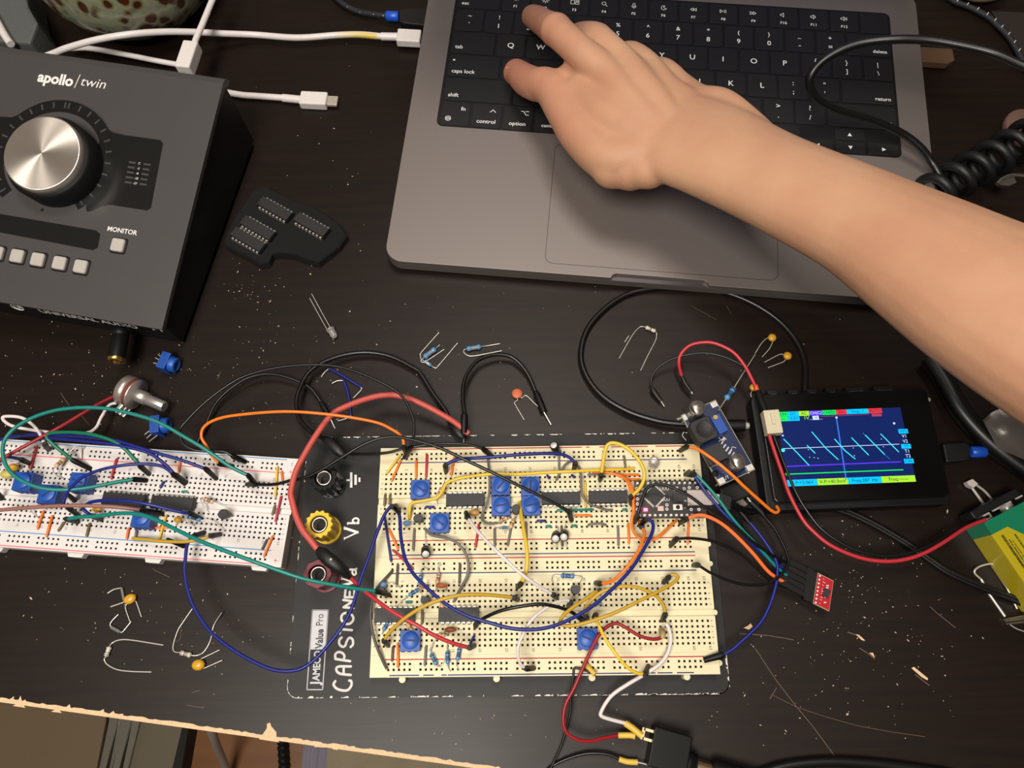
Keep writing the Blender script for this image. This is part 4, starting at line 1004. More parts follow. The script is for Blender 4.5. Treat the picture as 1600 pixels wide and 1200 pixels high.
lead('black lead from the third rail sagging towards the sensor board, lower one of two','black',
 [(1091,883),(1110,895),(1125,902),(1147.5,910),(1170,914),(1192.5,913),(1209,907),(1222.5,896),(1231,882.5),(1231,870),(1222.5,849),(1210,826),(1196,809)],0,pa=(1084,883),za=ZT,zb=8,r=0.7,)
lead('black lead arching over the microcontroller towards the sensor board','black',
 [(996,806),(999,795),(1003.5,780),(1011,763.5),(1023,757),(1038,757.5),(1057.5,765),(1080,777),(1102.5,793.5),(1132.5,811.5),(1155,828),(1175,846),(1206,867.5),(1230,880)],10,pa=(991,816),za=26,zb=9,r=0.8)
lead('navy lead from the top right of the board to the sensor board','blue',
 [(1082,742),(1087.5,747),(1102.5,768),(1125,795),(1147.5,819),(1175,850),(1200,872),(1228,890)],4,pa=(1071,741),zb=9,r=0.8)
lead('green lead from the top right of the board to the sensor board','teal',
 [(1085,741),(1093,747),(1110,765),(1125,783),(1140,804),(1160,828),(1177.5,846),(1195,866),(1212.5,885),(1229,899)],4,pa=(1075,738),zb=9,r=0.8)
lead('long red lead from the clip at the maroon post to the lower middle holes','red',
 [(547,901),(556,911),(570,923.5),(585,935.5),(607.5,952),(630,965.5),(652.5,977.5),(675,991),(705,1004),(733,1012)],6,pb=(741,1009),za=22,r=0.95)
lead('dark red lead curving from the lower right down to the jack socket','darkred',
 [(1036,994),(1028,998),(1015,998),(997.5,992.5),(975,979),(962.5,974),(947.5,980),(934,995),(920.5,1022),(907,1052),(896,1077),(884,1100),(880,1125),(885,1144),(901,1155),(922,1158),(944,1153),(970,1148.5)],6,za=20,zb=8,r=0.85,
 sleeves=[([(1035,997,20),(1036,990,20),(1034,986,16),(1033,984,13)],1.3,mat('tan_heat_shrink',(170,150,100),0.5)),([(966,1149,8),(985,1149,8.4),(993,1151,9)],1.35,mat('yellow_heat_shrink',(222,184,74),0.45))])
lead('white lead from the lower right bending sharply down to the jack socket','white',
 [(1041,975),(1045,982),(1048,995),(1047,1008),(1042,1023),(1030,1038.5),(1007.5,1053.5),(982,1068.5),(959.5,1083.5),(947.5,1097),(939,1113),(940,1119),(954,1124),(980,1130.6)],4,za=18,zb=9,r=0.9,
 sleeves=[([(977,1130,9),(990,1139,10),(1003,1150,10.5)],1.5,MATS['yellow_heat_shrink'])])
lead('navy lead swinging from the bottom right corner round the sensor wires to the converter','blue',
 [(1131,1022.5),(1144,1015),(1160,1001),(1176,986),(1191,969),(1203,945),(1211,920),(1214.5,900),(1213.5,880),(1204,860),(1187.5,836),(1171,816)],2,za=16,zb=9,r=0.85)
e_ = bpy.data.objects[[o.name for o in bpy.data.objects if o.get('label','').startswith('navy lead swinging')][0]]
MB().tube([U(1131,1022.5,16),U(1127,1024,16),U(1100,1031.5,BZ+1.5)],[1.2,1.7,1.35],14).build('plug', M_black, e_)
MB().tube([U(1171,817,9),U(1149,789,8)],[1.2,1.6],14).build('plug', M_black, e_); MB().tube([U(1149,789,8),U(1143.5,781.5,8)],0.35,6).build('pin', M_metal, e_)
e_ = bpy.data.objects[[o.name for o in bpy.data.objects if o.get('label','').startswith('black lead from the third rail')][0]]
MB().tube([U(1196,809,8),U(1190,800,8),U(1173,784,8)],[1.0,1.6,1.7],14).build('plug', M_black, e_); MB().tube([U(1173,784,8),U(1164,772.5,8)],0.35,6).build('pin', M_metal, e_)
wire('thin black lead with a yellow sleeve from the bottom rail to the lower frame edge','black',[(930,1054),(924,1051),(916,1048),(905,1044.5),(897,1045),(895.6,1057),(892,1085),(891,1113),(884,1142),(875,1170),(862,1197),(850,1222)],(15,0,2),0.6,sleeves=[([(930,1054,15),(922,1046,14),(916,1039,12.5)],1.2,MATS['yellow_heat_shrink'])])
wire('thin black lead with a yellow sleeve and bare end under the jack socket','black',[(845,1215),(860,1199),(882.5,1187),(910.6,1178.4),(935,1177),(954,1180),(968,1186)],(1.5,1,4),0.75,sleeves=[([(967,1186,4),(980,1190,4),(996,1191,4)],1.3,MATS['yellow_heat_shrink'])])
e_ = bpy.data.objects[[o.name for o in bpy.data.objects if o.get('label','').startswith('thin black lead with a yellow sleeve and')][0]]
polylead(e_, [(996,1191,4),(1005,1193,4),(1016,1196,4)], 0.35, 'bare_end')

# resistors
gr = 'resistors on the cream breadboard'
B1 = ('red','brown','brown','gold')
def res(label, b0, b1, l0, l1, kind='blue', r=1.0, zz=None, bands=None, group=gr):
    z0 = BZ+2.2 if zz is None else zz
    f = lambda p, z: (p[0], p[1], p[2] if len(p) > 2 else z)
    return resistor(label, (f(b0,z0), f(b1,z0)), ([f(p,z0-1.5) for p in l0], [f(p,z0-1.5) for p in l1]), kind, r, group, bands or (('darkblue','darkblue','darkblue','darkblue') if kind == 'blue' else ('brown','black','red','gold')))
res('tan resistor with dark red bands left of the upper left chip', (690,763),(683.5,776), [(693,756),(695.5,750,BZ)], [(681.5,782),(683.5,793,BZ)], 'tan', bands=('red','brown','brown','brown'))
res('upper beige resistor of two below the left stacked potentiometers', (780,815),(793,809), [(775,817,BZ)], [(799,807,BZ)], 'tan')
res('lower beige resistor of two below the left stacked potentiometers', (803,811),(797,825), [(808,806,BZ)], [(795,829,BZ)], 'tan')
res('small blue resistor lying by the red jumper at the middle rail', (784,824.5),(794,825), [(773,824,BZ)], [(806,822,BZ)], 'blue', 0.8)
res('blue resistor standing out of the third rail under the navy lead', (658,897),(655,914), [(658,890),(662,886),(669,889,BZ)], [(654,920,BZ)], 'blue')
res('blue resistor slanting left above the lower left chip', (654,921),(638.5,930.5), [(657,926),(663,934,BZ)], [(633,935),(628.5,939,BZ)], 'blue')
res('tan resistor standing out of the third rail beside the orange disc', (686,896),(682.5,912), [(685,886),(687,880),(689,884,BZ)], [(680,924),(674,930,BZ)], 'tan')
res('tan resistor slanting over the top of the right lower chip', (689,943),(695,957), [(684,935),(674,930,BZ)], [(698,963),(701,975,BZ)], 'tan', bands=('orange','orange','brown','gold'))
res('blue resistor at the left end of the lower left chip', (608,969),(598.5,985), [(612,961),(619,949),(628,939,BZ)], [(597,991,BZ)], 'blue')
res('tan resistor slanting towards the lower left potentiometer', (636,974),(644,987), [(630,966),(631,956),(636,951,BZ)], [(649,995),(658,1005,BZ)], 'tan', bands=('orange','orange','brown','gold'))
res('pinkish tan resistor lying below the right lower chip', (684,992),(695,993), [(679,1001),(673,1015,BZ+2),(672,1020,BZ+2)], [(702,989),(703,984,BZ)], 'tan', bands=('orange','orange','red','gold'))
res('leftmost of three blue resistors over the bottom rail', (673,1021),(682,1039), [(672,1014),(677,1004),(683,998,BZ)], [(688,1041),(693,1035),(696,1024,BZ)], 'blue')
res('middle one of three blue resistors over the bottom rail', (699,1017),(699.5,1038), [(698.7,1010),(698.7,1003,BZ)], [(701,1044),(704,1049,BZ)], 'blue')
res('rightmost of three blue resistors over the bottom rail', (718.5,1011),(714.5,1032), [(720,1005),(723,1000,BZ)], [(713,1038),(717,1046,BZ)], 'blue')
res('blue resistor lying level between two holes at the right lower row', (876,899.5),(897.5,900.5), [(866,899,BZ+2),(862,902,BZ+2),(864,911,BZ)], [(909,902,BZ+2),(906,911,BZ)], 'blue', 1.15)
res('small blue resistor under the navy lead at lower centre', (928,944),(939,943), [(921,947,BZ)], [(944,948,BZ)], 'blue', 0.8)
# transistors
M_to = mat('black_transistor_epoxy', (40,40,42), 0.5, bump=0.1)
def to92(label, c, ang, z0=BZ, r=2.3, h=5.2, group='transistors on the cream breadboard'):
    zt = z0+2.5+h; P = U(c[0], c[1], zt); M = frame_at((P.x,P.y,z0), ang)
    e = thing('transistor', label, 'transistor', (P.x,P.y,z0), group)
    a0 = math.radians(-130); poly = [(r*math.cos(math.radians(a)), r*math.sin(math.radians(a))) for a in range(-40, 221, 13)]
    MB(M).prism(poly, 2.5, 2.5+h, ch=0.2).build('body', M_to, e)
    for k in (-1.27, 0, 1.27): MB(M).cyl((k,-0.6,-2),(k*0.8,-0.6,2.7),0.25,n=6).build('leg', M_metal, e)
to92('black transistor left of the second blue potentiometer', (653,810), 0)
to92('black transistor between the two stacked potentiometer pairs', (806.5,795), 1.3)
to92('black transistor above the gap between the lower chips', (664.5,937), 3.0)
to92('black transistor below the level blue resistor', (899.5,920), 3.1)
# ceramic capacitors
def beadcap(label, c, z, r, m, legs, sq=(1,1,0.6), group=None, n='ceramic_capacitor', ang=0.0):
    P = U(c[0], c[1], z); e = thing(n, label, 'capacitor', P, group)
    MB(Matrix.Translation(P) @ Matrix.Rotation(ang, 4, 'Z')).ball((0,0,0), r, sq=sq).build('body', m, e)
    for lg in legs: polylead(e, [(p[0], p[1], p[2] if len(p) > 2 else z-0.5) for p in lg], 0.27)
    return e
M_ybead = mat('yellow_ceramic_bead', (214,160,40), 0.35, coat=0.3); M_tan = mat('tan_ceramic_bead', (176,134,72), 0.4); M_orc = mat('orange_ceramic_disc', (200,104,64), 0.5); M_brc = mat('brown_ceramic_disc', (150,82,44), 0.5); M_bluec = mat('pale_blue_ceramic_bead', (110,150,204), 0.4)
gc = 'small ceramic capacitors on the cream breadboard'
beadcap('pale blue capacitor left of the second blue potentiometer', (635.5,817.5), BZ+3, 1.6, M_bluec, [[(638,817),(645,816,BZ+2),(656,817,BZ)],[(634,820),(633,824,BZ)]], (1.3,.8,.8), gc)
beadcap('blue capacitor beside the plug of the teal lead', (598.5,914), BZ+3, 1.7, M_bluec, [[(602,912),(615,912,BZ+3),(627,919,BZ)],[(598,918),(600,924,BZ)]], (1.1,1,.9), gc)
beadcap('tan capacitor below the upper left chip beside the white plug', (741,801), BZ+3.5, 1.8, M_tan, [[(744,798),(747,792,BZ)],[(741,806),(741,812,BZ)]], (1.5,.9,.6), gc)
beadcap('orange disc capacitor above the lower chips', (690,915), BZ+4, 2.6, M_orc, [[(684,917),(679,924,BZ)],[(696,917),(697,924,BZ)]], (1.15,.45,1), gc)
beadcap('small orange disc capacitor behind the navy lead', (663,917), BZ+4, 2.0, M_orc, [[(659,918),(657,925,BZ)],[(667,918),(669,924,BZ)]], (1.1,.45,1), gc)
beadcap('brown disc capacitor below the right lower chip', (703.5,984), BZ+3, 2.8, M_brc, [[(697,986),(690,990,BZ+1),(687,999,BZ)],[(711,984,BZ+1),(722,984,BZ)]], (1.05,.45,.8), gc)
# electrolytic capacitors
M_sleeve = mat('black_capacitor_sleeve', (24,24,24), 0.35); M_ctop = mat('white_metal_can_top', (236,234,228), 0.35, 0.2)
def ecap(label, base, top, r, leads, group=None, m=None):
    a = U(*base); b_ = U(*top); e = thing('electrolytic_capacitor', label, 'capacitor', a, group); d = b_-a; L = d.length
    MB().lathe([(r*0.9,0),(r,0.3),(r,0.12*L),(r*0.93,0.18*L),(r,0.24*L),(r,L-0.2),(r*0.9,L),(r*0.76,L)], a, d, 24).build('can', m or M_sleeve, e)
    MB().lathe([(r*0.78,0),(r*0.78,0.04),(0.01,0.04)], b_, d, 24).build('can_top', M_ctop, e)
    for l in leads: polylead(e, l, 0.25)
ge = 'small electrolytic capacitors on the cream breadboard'
ecap('black capacitor with a silver top standing over the top edge', (871,707,BZ+1), (865,695.5,BZ+8), 2.2, [[(871,707,BZ+1),(872,709,BZ-1)]], ge)
ecap('black capacitor with a white top lying on the middle rail at left', (665,858.5,BZ+3), (665.2,866,BZ+7), 2.25, [[(665,857,BZ+3),(664.5,840,BZ+2),(664.5,822,BZ)],[(667,857,BZ+3),(669,860,BZ)]], ge)
ecap('left one of two capacitors with white tops side by side', (869,836,BZ+2), (868,842,BZ+7), 2.25, [[(870,835,BZ+3),(872,825,BZ+2),(868,820,BZ)],[(871,840,BZ+2),(870,856,BZ)]], ge)
ecap('right one of two capacitors with white tops side by side', (882,834,BZ+2), (881,839.5,BZ+7), 2.25, [[(882,832,BZ+3),(882,824,BZ+2),(884,819,BZ)],[(884,838,BZ+2),(886,856,BZ)]], ge)
# clear LED over the top rail
def led(label, base, top, r, legs, col=(226,220,222)):
    a = U(*base); b_ = U(*top); e = thing('light_emitting_diode', label, 'light emitting diode', a); d = b_-a; L = d.length
    mc = mat('clear_led_epoxy', col, 0.12, trans=0.75, var=0.02)
    MB().lathe([(r*1.16,0),(r*1.16,0.16*L),(r,0.17*L),(r,0.62*L),(r*0.92,0.78*L),(r*0.7,0.91*L),(r*0.36,0.98*L),(0.01,L)], a, d, 24).build('lens', mc, e)
    MB().cyl(a+d*0.1, a+d*0.5, r*0.32, r*0.5).build('reflector_cup', M_metal, e)
    for l in legs: polylead(e, l, 0.25)
led('clear round light standing on the top rail at right', (1022,724,BZ+4), (1022,718.5,BZ+10), 2.4, [[(1021,723,BZ+4),(1020,712,BZ)],[(1023,724,BZ+4),(1023,735,BZ)]])

# ------------------------------------------------------------------ microcontroller board
mc0 = U(991,751.5,19); mcM = frame_at((mc0.x, mc0.y, 0), math.radians(-0.4)); 
mcu = thing('microcontroller_board', 'small black microcontroller board with a glowing red light', 'circuit board', (mc0.x+17,mc0.y-9,BZ))
M_pcbk = mat('black_solder_mask', (24,20,22), 0.35, var=0.1); M_silk = mat('white_silkscreen', (214,210,206), 0.6); M_gold = mat('tinned_pad', (206,198,186), 0.4, 0.3)
WL, WH = 34.6, 18.2
m_ = MB(mcM); m_.prism(rrect(0,WL,-WH,0,0.6,3),17.4,19,0)
def MC(px, py): q = mcM.inverted() @ U(px, py, 19); return (q.x, q.y)
for k in range(13):
    x = 1.6+2.6*k
    for y in (-1.1, -WH+1.1):
        m_.flat([(x+0.62*math.cos(a*PI/4), y+0.62*math.sin(a*PI/4)) for a in range(8)], 19.03, 1)
        m_.flat([(x-0.9,y-0.6*(1 if y < -5 else -1)*-1),(x-0.6,y-0.9),(x-0.3,y-0.3)], 19.04, 2)
def ring(c, r0, r1, mi):
    for k in range(12):
        a, b_ = 2*PI*k/12, 2*PI*(k+1)/12
        m_.flat([(c[0]+r0*math.cos(a),c[1]+r0*math.sin(a)),(c[0]+r1*math.cos(a),c[1]+r1*math.sin(a)),(c[0]+r1*math.cos(b_),c[1]+r1*math.sin(b_)),(c[0]+r0*math.cos(b_),c[1]+r0*math.sin(b_))], 19.05, mi)
for p in ((995,763.5),(996,771.5),(996,779.5),(996,787.5),(996,796),(1003,763.5),(1069,763.5),(1077,762),(1089.5,762),(1042,789),(1042,795.5),(1080,796),(1092,796)): ring(MC(*p), 0.35, 0.8, 2 if p[0] < 1000 else 2)
for tx, p, sz in (('UUU',(1038,764),2.2),('UUU',(1040,781),2.0),('14',(1001,771.5),1.4),('0',(1001,787.5),1.4),('+',(1071,783),2.2),('-',(1070,793),2.6)):
    q = MC(*p); m_.text(tx, q[0], q[1], 19.05, sz, mi=2)
m_.build('board', [M_pcbk, M_gold, M_silk], mcu)
def chip(M, c, sx, sy, h, ang, z0, parent, m=None, name='chip', ch=0.15):
    q = MB(M @ Matrix.Translation((c[0],c[1],0)) @ Matrix.Rotation(ang,4,'Z')); q.box(-sx/2,sx/2,-sy/2,sy/2,z0,z0+h); return q.build(name, m or M_ic, parent, bevel=0.12)
c_ = chip(mcM, MC(1022,775), 7.4, 7.4, 1.0, PI/4, 19, mcu)
q_ = MB(mcM @ Matrix.Translation((*MC(1022,775),0)) @ Matrix.Rotation(PI/4,4,'Z'))
for k in range(12):
    for sx, sy in ((1,0),(-1,0),(0,1),(0,-1)):
        t = -3.2+0.58*k; a, b_ = (sx*4.1, t) if sx else (t, sy*4.1); q_.box(a-0.16-(0.3 if sx else 0), a+0.16+(0.3 if sx else 0), b_-0.16-(0.3 if sy else 0), b_+0.16+(0.3 if sy else 0), 19, 19.15)
q_.build('chip_pins', M_metal, c_)
chip(mcM, MC(1058,778), 4.2, 4.2, 0.8, 0, 19, mcu); chip(mcM, MC(1056,764), 2.4, 1.8, 0.7, 0.2, 19, mcu, M_white, 'small_component'); chip(mcM, MC(1032,795), 3.0, 2.6, 0.8, 0, 19, mcu, mat('metal_lid', (190,160,150), 0.35, 0.6), 'crystal')
b_ = chip(mcM, MC(1058.5,793), 4.6, 2.9, 1.0, 0, 19, mcu, M_metal, 'button_housing'); q = MC(1058.5,793); MB(mcM).cyl((q[0],q[1],20),(q[0],q[1],20.5),1.0,n=16).build('button', M_black, b_)
q = MC(1091,779); m_ = MB(mcM); m_.box(q[0]-6,q[0]+6,q[1]-3.9,q[1]+3.9,19,22); m_.build('usb_socket', mat('stainless_shell', (170,160,158), 0.35, 0.9), mcu, bevel=0.3)
q = MC(1008.5,796.5); m_ = MB(mcM); m_.box(q[0]-0.9,q[0]+0.9,q[1]-0.7,q[1]+0.7,19,19.8); m_.build('red_status_light', mat('lit_red_led', (255,60,70), 0.4, emit=(255,30,50), estr=45), mcu)
q = MC(1012,800)
for k in range(13):
    for y in (-1.1,-WH+1.1): pass
m_ = MB(mcM)
m_.box(0.4,WL-0.4,-2.3,0.1-0.2,14.9,17.4); m_.box(0.4,WL-0.4,-WH+0.1,-WH+2.3,14.9,17.4)
for k in range(13):
    for y in (-1.1,-WH+1.1): m_.box(1.6+2.6*k-0.3,1.6+2.6*k+0.3,y-0.3,y+0.3,BZ-2,15)
m_.build('header_pins', M_black, mcu)

# ------------------------------------------------------------------ voltage converter board
BK = 22.0; k0 = U(1049,657,BK); k1 = U(1125,759,BK); k2 = U(1180,733.5,BK)
vx = (k2-k1).normalized(); bl, bw = (k1-k0).length, (k2-k1).length
bang = math.atan2(vx.y, vx.x); BM = frame_at((k1.x,k1.y,0), bang); BI = BM.inverted()
def B_(px, py, z=BK): q = BI @ U(px, py, z); return (q.x, q.y)
bck = thing('voltage_converter_board', 'blue voltage converter board with two silver capacitors and a black coil', 'circuit board', (k1.x,k1.y,12))
M_pcb = mat('dark_blue_solder_mask', (14,34,76), 0.35, var=0.12); M_pcbe = mat('fibreglass_edge', (176,170,140), 0.6)
m_ = MB(BM); m_.box(0,bw,0,bl,BK-1.6,BK-0.02,1); m_.box(0.25,bw-0.25,0.25,bl-0.25,BK-0.1,BK,0)
for c_ in ((1.9,1.9),(bw-1.9,1.9),(1.9,bl-1.9),(bw-1.9,bl-1.9)):
    m_.prism([(c_[0]-1.6,c_[1]-1.4),(c_[0]+1.6,c_[1]-1.4),(c_[0]+1.6,c_[1]+1.4),(c_[0]-1.6,c_[1]+1.4)],BK,BK+0.05,2); m_.ball((c_[0],c_[1],BK),0.9,2,(1,1,.6),6)
q = B_(1117.5,740); m_.lathe([(1.7,0.05),(1.7,0.06),(0.01,0.06)], (q[0],q[1],BK), (0,0,1), 20, 3)
for tx, p, sz, ro in (('OUT',(1132,748),2.4,0),('OUT+',(1166,733),2.0,-PI/2),('IN+',(1062,654),1.8,0)):
    q = B_(*p); m_.text(tx, q[0], q[1], BK+0.07, sz, rot=ro, mi=2)
for P in ([(1068,675),(1066,681),(1072,688)],[(1141,709),(1144,698),(1150,700)],[(1131,684),(1123,690)],[(1124,678),(1135,687)],[(1122,683),(1130,690),(1134,685),(1126,680),(1122,683)]):
    m_.strip([B_(*p) for p in P], 0.25, BK+0.07, 2)
m_.build('board', [M_pcb, M_pcbe, M_silk, M_dpin], bck)
def can(label, top, base, r, h):
    T = U(top[0], top[1], BK+h); q = BI @ T; M2 = BM @ Matrix.Translation((q.x,q.y,0))
    m_ = MB(M2); m_.box(-r-0.1,r+0.1,-r-0.1,r+0.1,BK,BK+1.2); bs = m_.build('capacitor_base', M_black, bck, bevel=0.2)
    m_ = MB(M2); m_.lathe([(r,1.2),(r,1.8),(r*0.93,2.1),(r,2.4),(r,h-0.4),(r*0.94,h),(0.01,h)], (0,0,BK), (0,0,1), 36); cn = m_.build('capacitor_can', mat('aluminium_can', (186,180,174), 0.3, 0.9), bs)
    m_ = MB(M2); a = [(r*0.92*math.cos(math.radians(t)), r*0.92*math.sin(math.radians(t))) for t in range(125, 236, 10)]
    m_.flat(a, BK+h+0.03); 
    for k, tx in enumerate(('100','50V','VT')): m_.text(tx, 0.6, 1.7-1.9*k, BK+h+0.03, 2.0, rot=0)
    m_.build('capacitor_marking', M_ink, cn)
can('', (1090,636.5), None, 4.0, 9.5); can('', (1153.5,720.5), None, 4.0, 8.5)
q = B_(1100.5,671,BK+6.5); m_ = MB(BM); oc = lambda s_, c_: [(q[0]-s_+c_,q[1]-s_),(q[0]+s_-c_,q[1]-s_),(q[0]+s_,q[1]-s_+c_),(q[0]+s_,q[1]+s_-c_),(q[0]+s_-c_,q[1]+s_),(q[0]-s_+c_,q[1]+s_),(q[0]-s_,q[1]+s_-c_),(q[0]-s_,q[1]-s_+c_)]
m_.prism(oc(6,1.8), BK, BK+6.5, ch=0.4); m_.lathe([(4.5,6.5),(4.5,6.75),(4.1,6.75),(3.9,6.55),(0.01,6.55)], (q[0],q[1],BK), (0,0,1), 32); m_.build('coil', mat('ferrite_black', (36,34,34), 0.6, bump=0.2), bck)
q = B_(1124.5,662,BK+9.5); m_ = MB(BM @ Matrix.Translation((q[0],q[1],0))); m_.box(-2.4,2.4,-4.8,4.8,BK,BK+9.5); tr = m_.build('trim_block', M_blue, bck, bevel=0.25)
m_ = MB(BM @ Matrix.Translation((q[0],q[1],0))); m_.cyl((-0.6,3.6,BK+9.5),(-0.6,3.6,BK+10.6),1.15,n=16); m_.build('brass_screw', MATS['brass'], tr)
q = B_(1115,712); m_ = MB(BM @ Matrix.Translation((q[0],q[1],0))); m_.box(-5,5,-4.3,4.3,BK,BK+4.3); rg = m_.build('regulator_chip', M_ic, bck, bevel=0.2)
q = B_(1103,720); m_ = MB(BM); m_.box(1.0,4.4,9.5,18,BK,BK+1.2); m_.build('regulator_tab', M_steel, rg)
for k in range(5):
    q = B_(1127+k*4.5, 693.5+k*4.2); m_ = MB(BM @ Matrix.Translation((q[0],q[1],0)) @ Matrix.Rotation(0.5,4,'Z')); m_.box(-1.6,1.2,-0.35,0.35,BK+0.1,BK+0.8); m_.build('regulator_leg', M_metal, rg)
q = B_(1130,686); chip(BM, q, 1.6, 0.9, 0.6, 0.3, BK, bck, M_white, 'small_component')
# the board leans on its solder joints over a connector lump
m_ = MB(BM)
for c_ in ((1.9,1.9),(bw-1.9,1.9),(1.9,bl-1.9),(bw-1.9,bl-1.9)): m_.cyl((c_[0],c_[1],BZ if c_[0] < 5 and c_[1] > 20 else 10.5),(c_[0],c_[1],BK-1.6),0.5,n=8)
m_.build('solder_leg', M_metal, bck)

# ------------------------------------------------------------------ parts on the white breadboard
gw = 'parts on the white breadboard'
WA = math.radians(-4.68)
g_icw = 'integrated circuits on the white breadboard'
dip('left black chip on the white breadboard under a navy and a brown lead', (192,780), WBZ, 16, WA, g_icw)
dip('right black chip on the white breadboard', (268,785), WBZ, 16, WA, g_icw)
def tallpot(label, c, slot, ang=WA):
    return trimpot(label, c, WBZ+9.6, ang, slot, 9.4, 9.5, 'tall blue potentiometers on the white breadboard')
tallpot('leftmost tall blue potentiometer at the left picture edge, under the teal loop', (33,751), 2.9)
tallpot('tall blue potentiometer in the middle of the three upper left ones', (72,771), 0.7)
tallpot('tall blue potentiometer right of the three upper left ones, crossed by teal', (120,752), 2.8)
tallpot('tall blue potentiometer below the left chip on the white breadboard', (219,808), 0.5)
gsw = 'short solid jumpers on the white breadboard'
for l_, c_, a_, b_ in (
 ('long red jumper left of a brown banded resistor on the white breadboard','red',(59.5,697),(49,735)),
 ('red jumper between two green lead plugs on the white breadboard','red',(184,716.5),(175,750)),
 ('short blue jumper above the gap between the two chips','blue',(258,752),(251,764)),
 ('white jumper from the upper rail beside the banded resistor','white',(128.6,701),(128,718)),
 ('orange jumper from the upper rail between two blue leads','orange',(283,721),(280,740)),
 ('yellow jumper near the right end of the white breadboard','yellow',(434.5,729),(431,778)),
 ('small orange jumper right of the yellow one near the right end','orange',(440.6,736),(442.4,752)),
 ('red jumper crossing the groove at the right end','red',(440.6,775),(431,817)),
 ('brown jumper crossing the groove beside the red one','olive',(431,789),(426,806)),
 ('tiny teal jumper above the right chip on the white breadboard','teal',(284,769),(294.5,768.6)),
 ('upright yellow jumper right of the lower potentiometer','yellow',(261,804.5),(249,848)),
 ('orange jumper lying level behind the upright yellow one','orange',(238.5,825.5),(265,825)),
 ('orange jumper into the lower rail near the right end','orange',(428,836),(413,871)),
 ('grey jumper into the lower rail behind the right end orange one','darkgrey',(419,842),(410,860)),
 ('left one of two orange jumpers at the lower left','orange',(70,798),(60,828)),
 ('right one of two orange jumpers at the lower left','orange',(84,805),(74,840)),
 ('brown jumper into the lower rail beside the teal lead plug','olive',(103,815),(92,831)),
 ('olive jumper into the lower rail under the teal lead','olive',(142,817),(136.5,840)),
 ('orange jumper left of the lower potentiometer','salmon',(203,824),(199,844)),
 ('grey jumper under the lower potentiometer','grey',(215,827.5),(213,843))):
    staple(l_, c_, a_, b_, WBZ, group=gsw)
ZW = WBZ+11
glw = 'flexible leads on the white breadboard'
def leadw(label, col, pts, zh, pa=None, pb=None, za=None, zb=None, **k):
    if pa: pa = (pa[0], pa[1], WBZ)
    if pb: pb = (pb[0], pb[1], WBZ)
    return lead(label, col, pts, zh, pa, pb, (ZW if pa else WBZ+3) if za is None else za, (ZW if pb else WBZ+3) if zb is None else zb, **k)
leadw('big teal lead looping over the whole left half of the white breadboard','teal',
 [(388,743),(357.5,727.5),(322.5,703),(287.5,682),(252.5,662),(226,652),(200,645),(175,639.5),(149,637),(122.5,637),(87.5,641),(52.5,652),(23,669),(7,688.5),(4.4,709.5),(10.5,729),(26,746),(52.5,759),(79,764.6),(114,764.6),(149,760),(184,753),(209,749)],16,pa=(400,757),pb=(229,751),za=18,zb=15,r=0.95)
leadw('green lead arching between two plugs under the big teal loop','green',
 [(114,719),(108,714),(94.5,704),(77,688.5),(72.6,682),(79,677),(96,675.5),(122.5,676),(149,680),(175,688.5),(192.5,699),(210,717),(219,728)],8,pa=(142,733),pb=(233,741),za=14,r=0.95)
leadw('upper navy lead arching over the back of the white breadboard','blue',
 [(-12,690),(0,687),(26,681.5),(70,679),(122,681.5),(175,687),(210,697),(236,705),(252.5,710),(284,719),(322,733)],8,pb=(338,748),r=0.85)
leadw('middle navy lead coming in steeply from the left edge','blue',
 [(-12,727),(0,720),(35,699),(66,685),(87,685),(140,690),(175,694),(210,701),(235,709),(256,724),(274,742)],8,pb=(291,754),r=0.85)
leadw('navy lead curving from the upper potentiometers to the right','blue',
 [(108,794),(100,789),(102,776),(110,763),(119,754),(131,744.5),(157.5,734),(192.5,727),(227.5,725),(254,729),(271,741)],8,pa=(122,805),pb=(289,756),r=0.8)
leadw('navy lead arching over both chips of the white breadboard','blue',
 [(144,806),(136,801),(130,795),(134,789),(145,784),(166,782),(201,783),(236,789),(280,799.5),(297,802)],8,pa=(158,812),pb=(314,811),r=0.85)
leadw('short navy lead entering at the left edge beside a yellow capacitor','blue',
 [(-10,722),(0,718),(10,714),(25,716),(33,718)],2,pb=(48,725),za=16,r=0.8)
leadw('rosy brown lead running level from the left edge over the left chip','rosebrown',
 [(-12,798),(0,797),(35,794),(79,791),(122.5,790),(175,791.6),(212,796),(224,798)],3,pb=(254,803),za=24,zb=22,r=0.95)
leadw('red lead from the rotary potentiometer to the left edge','darkred',
 [(-10,722),(0,718),(35,699),(70,680),(105,660.5),(149,634),(184,616)],4,za=24,zb=10,r=0.9)
leadw('white lead from the rotary potentiometer curling back to the white breadboard','white',
 [(182,630),(175,631),(168,636),(157.5,653.5),(150.5,667.5),(136.5,676),(105,678),(70,674.5),(26,667.5),(8,659),(6,651),(31.5,652),(49,662),(62,677),(70,694)],3,pb=(76,703),za=8,r=0.85)
leadw('yellow lead lying over the lower rail of the white breadboard','mustard',
 [(207,841),(228,843),(250,845.5),(275,846.5),(294,846),(316,842),(330,837.5)],3,pb=(344,835),r=0.85)
for l_, t_, b_ in (('loose black plug standing under the yellow lead',(261,843,WBZ+8),(288,853,WBZ)),('loose black plug standing beside the upper right one of three potentiometers',(105,772,WBZ+9),(117,782,WBZ)),('black plug cut off by the left picture edge',(-5,768,WBZ+6),(3,779,WBZ))):
    q = thing('jumper_plug', l_, 'plug', U(*b_)); MB().tube([U(*t_), U(*b_)], [1.0,1.4], 12).build('body', M_black, q)
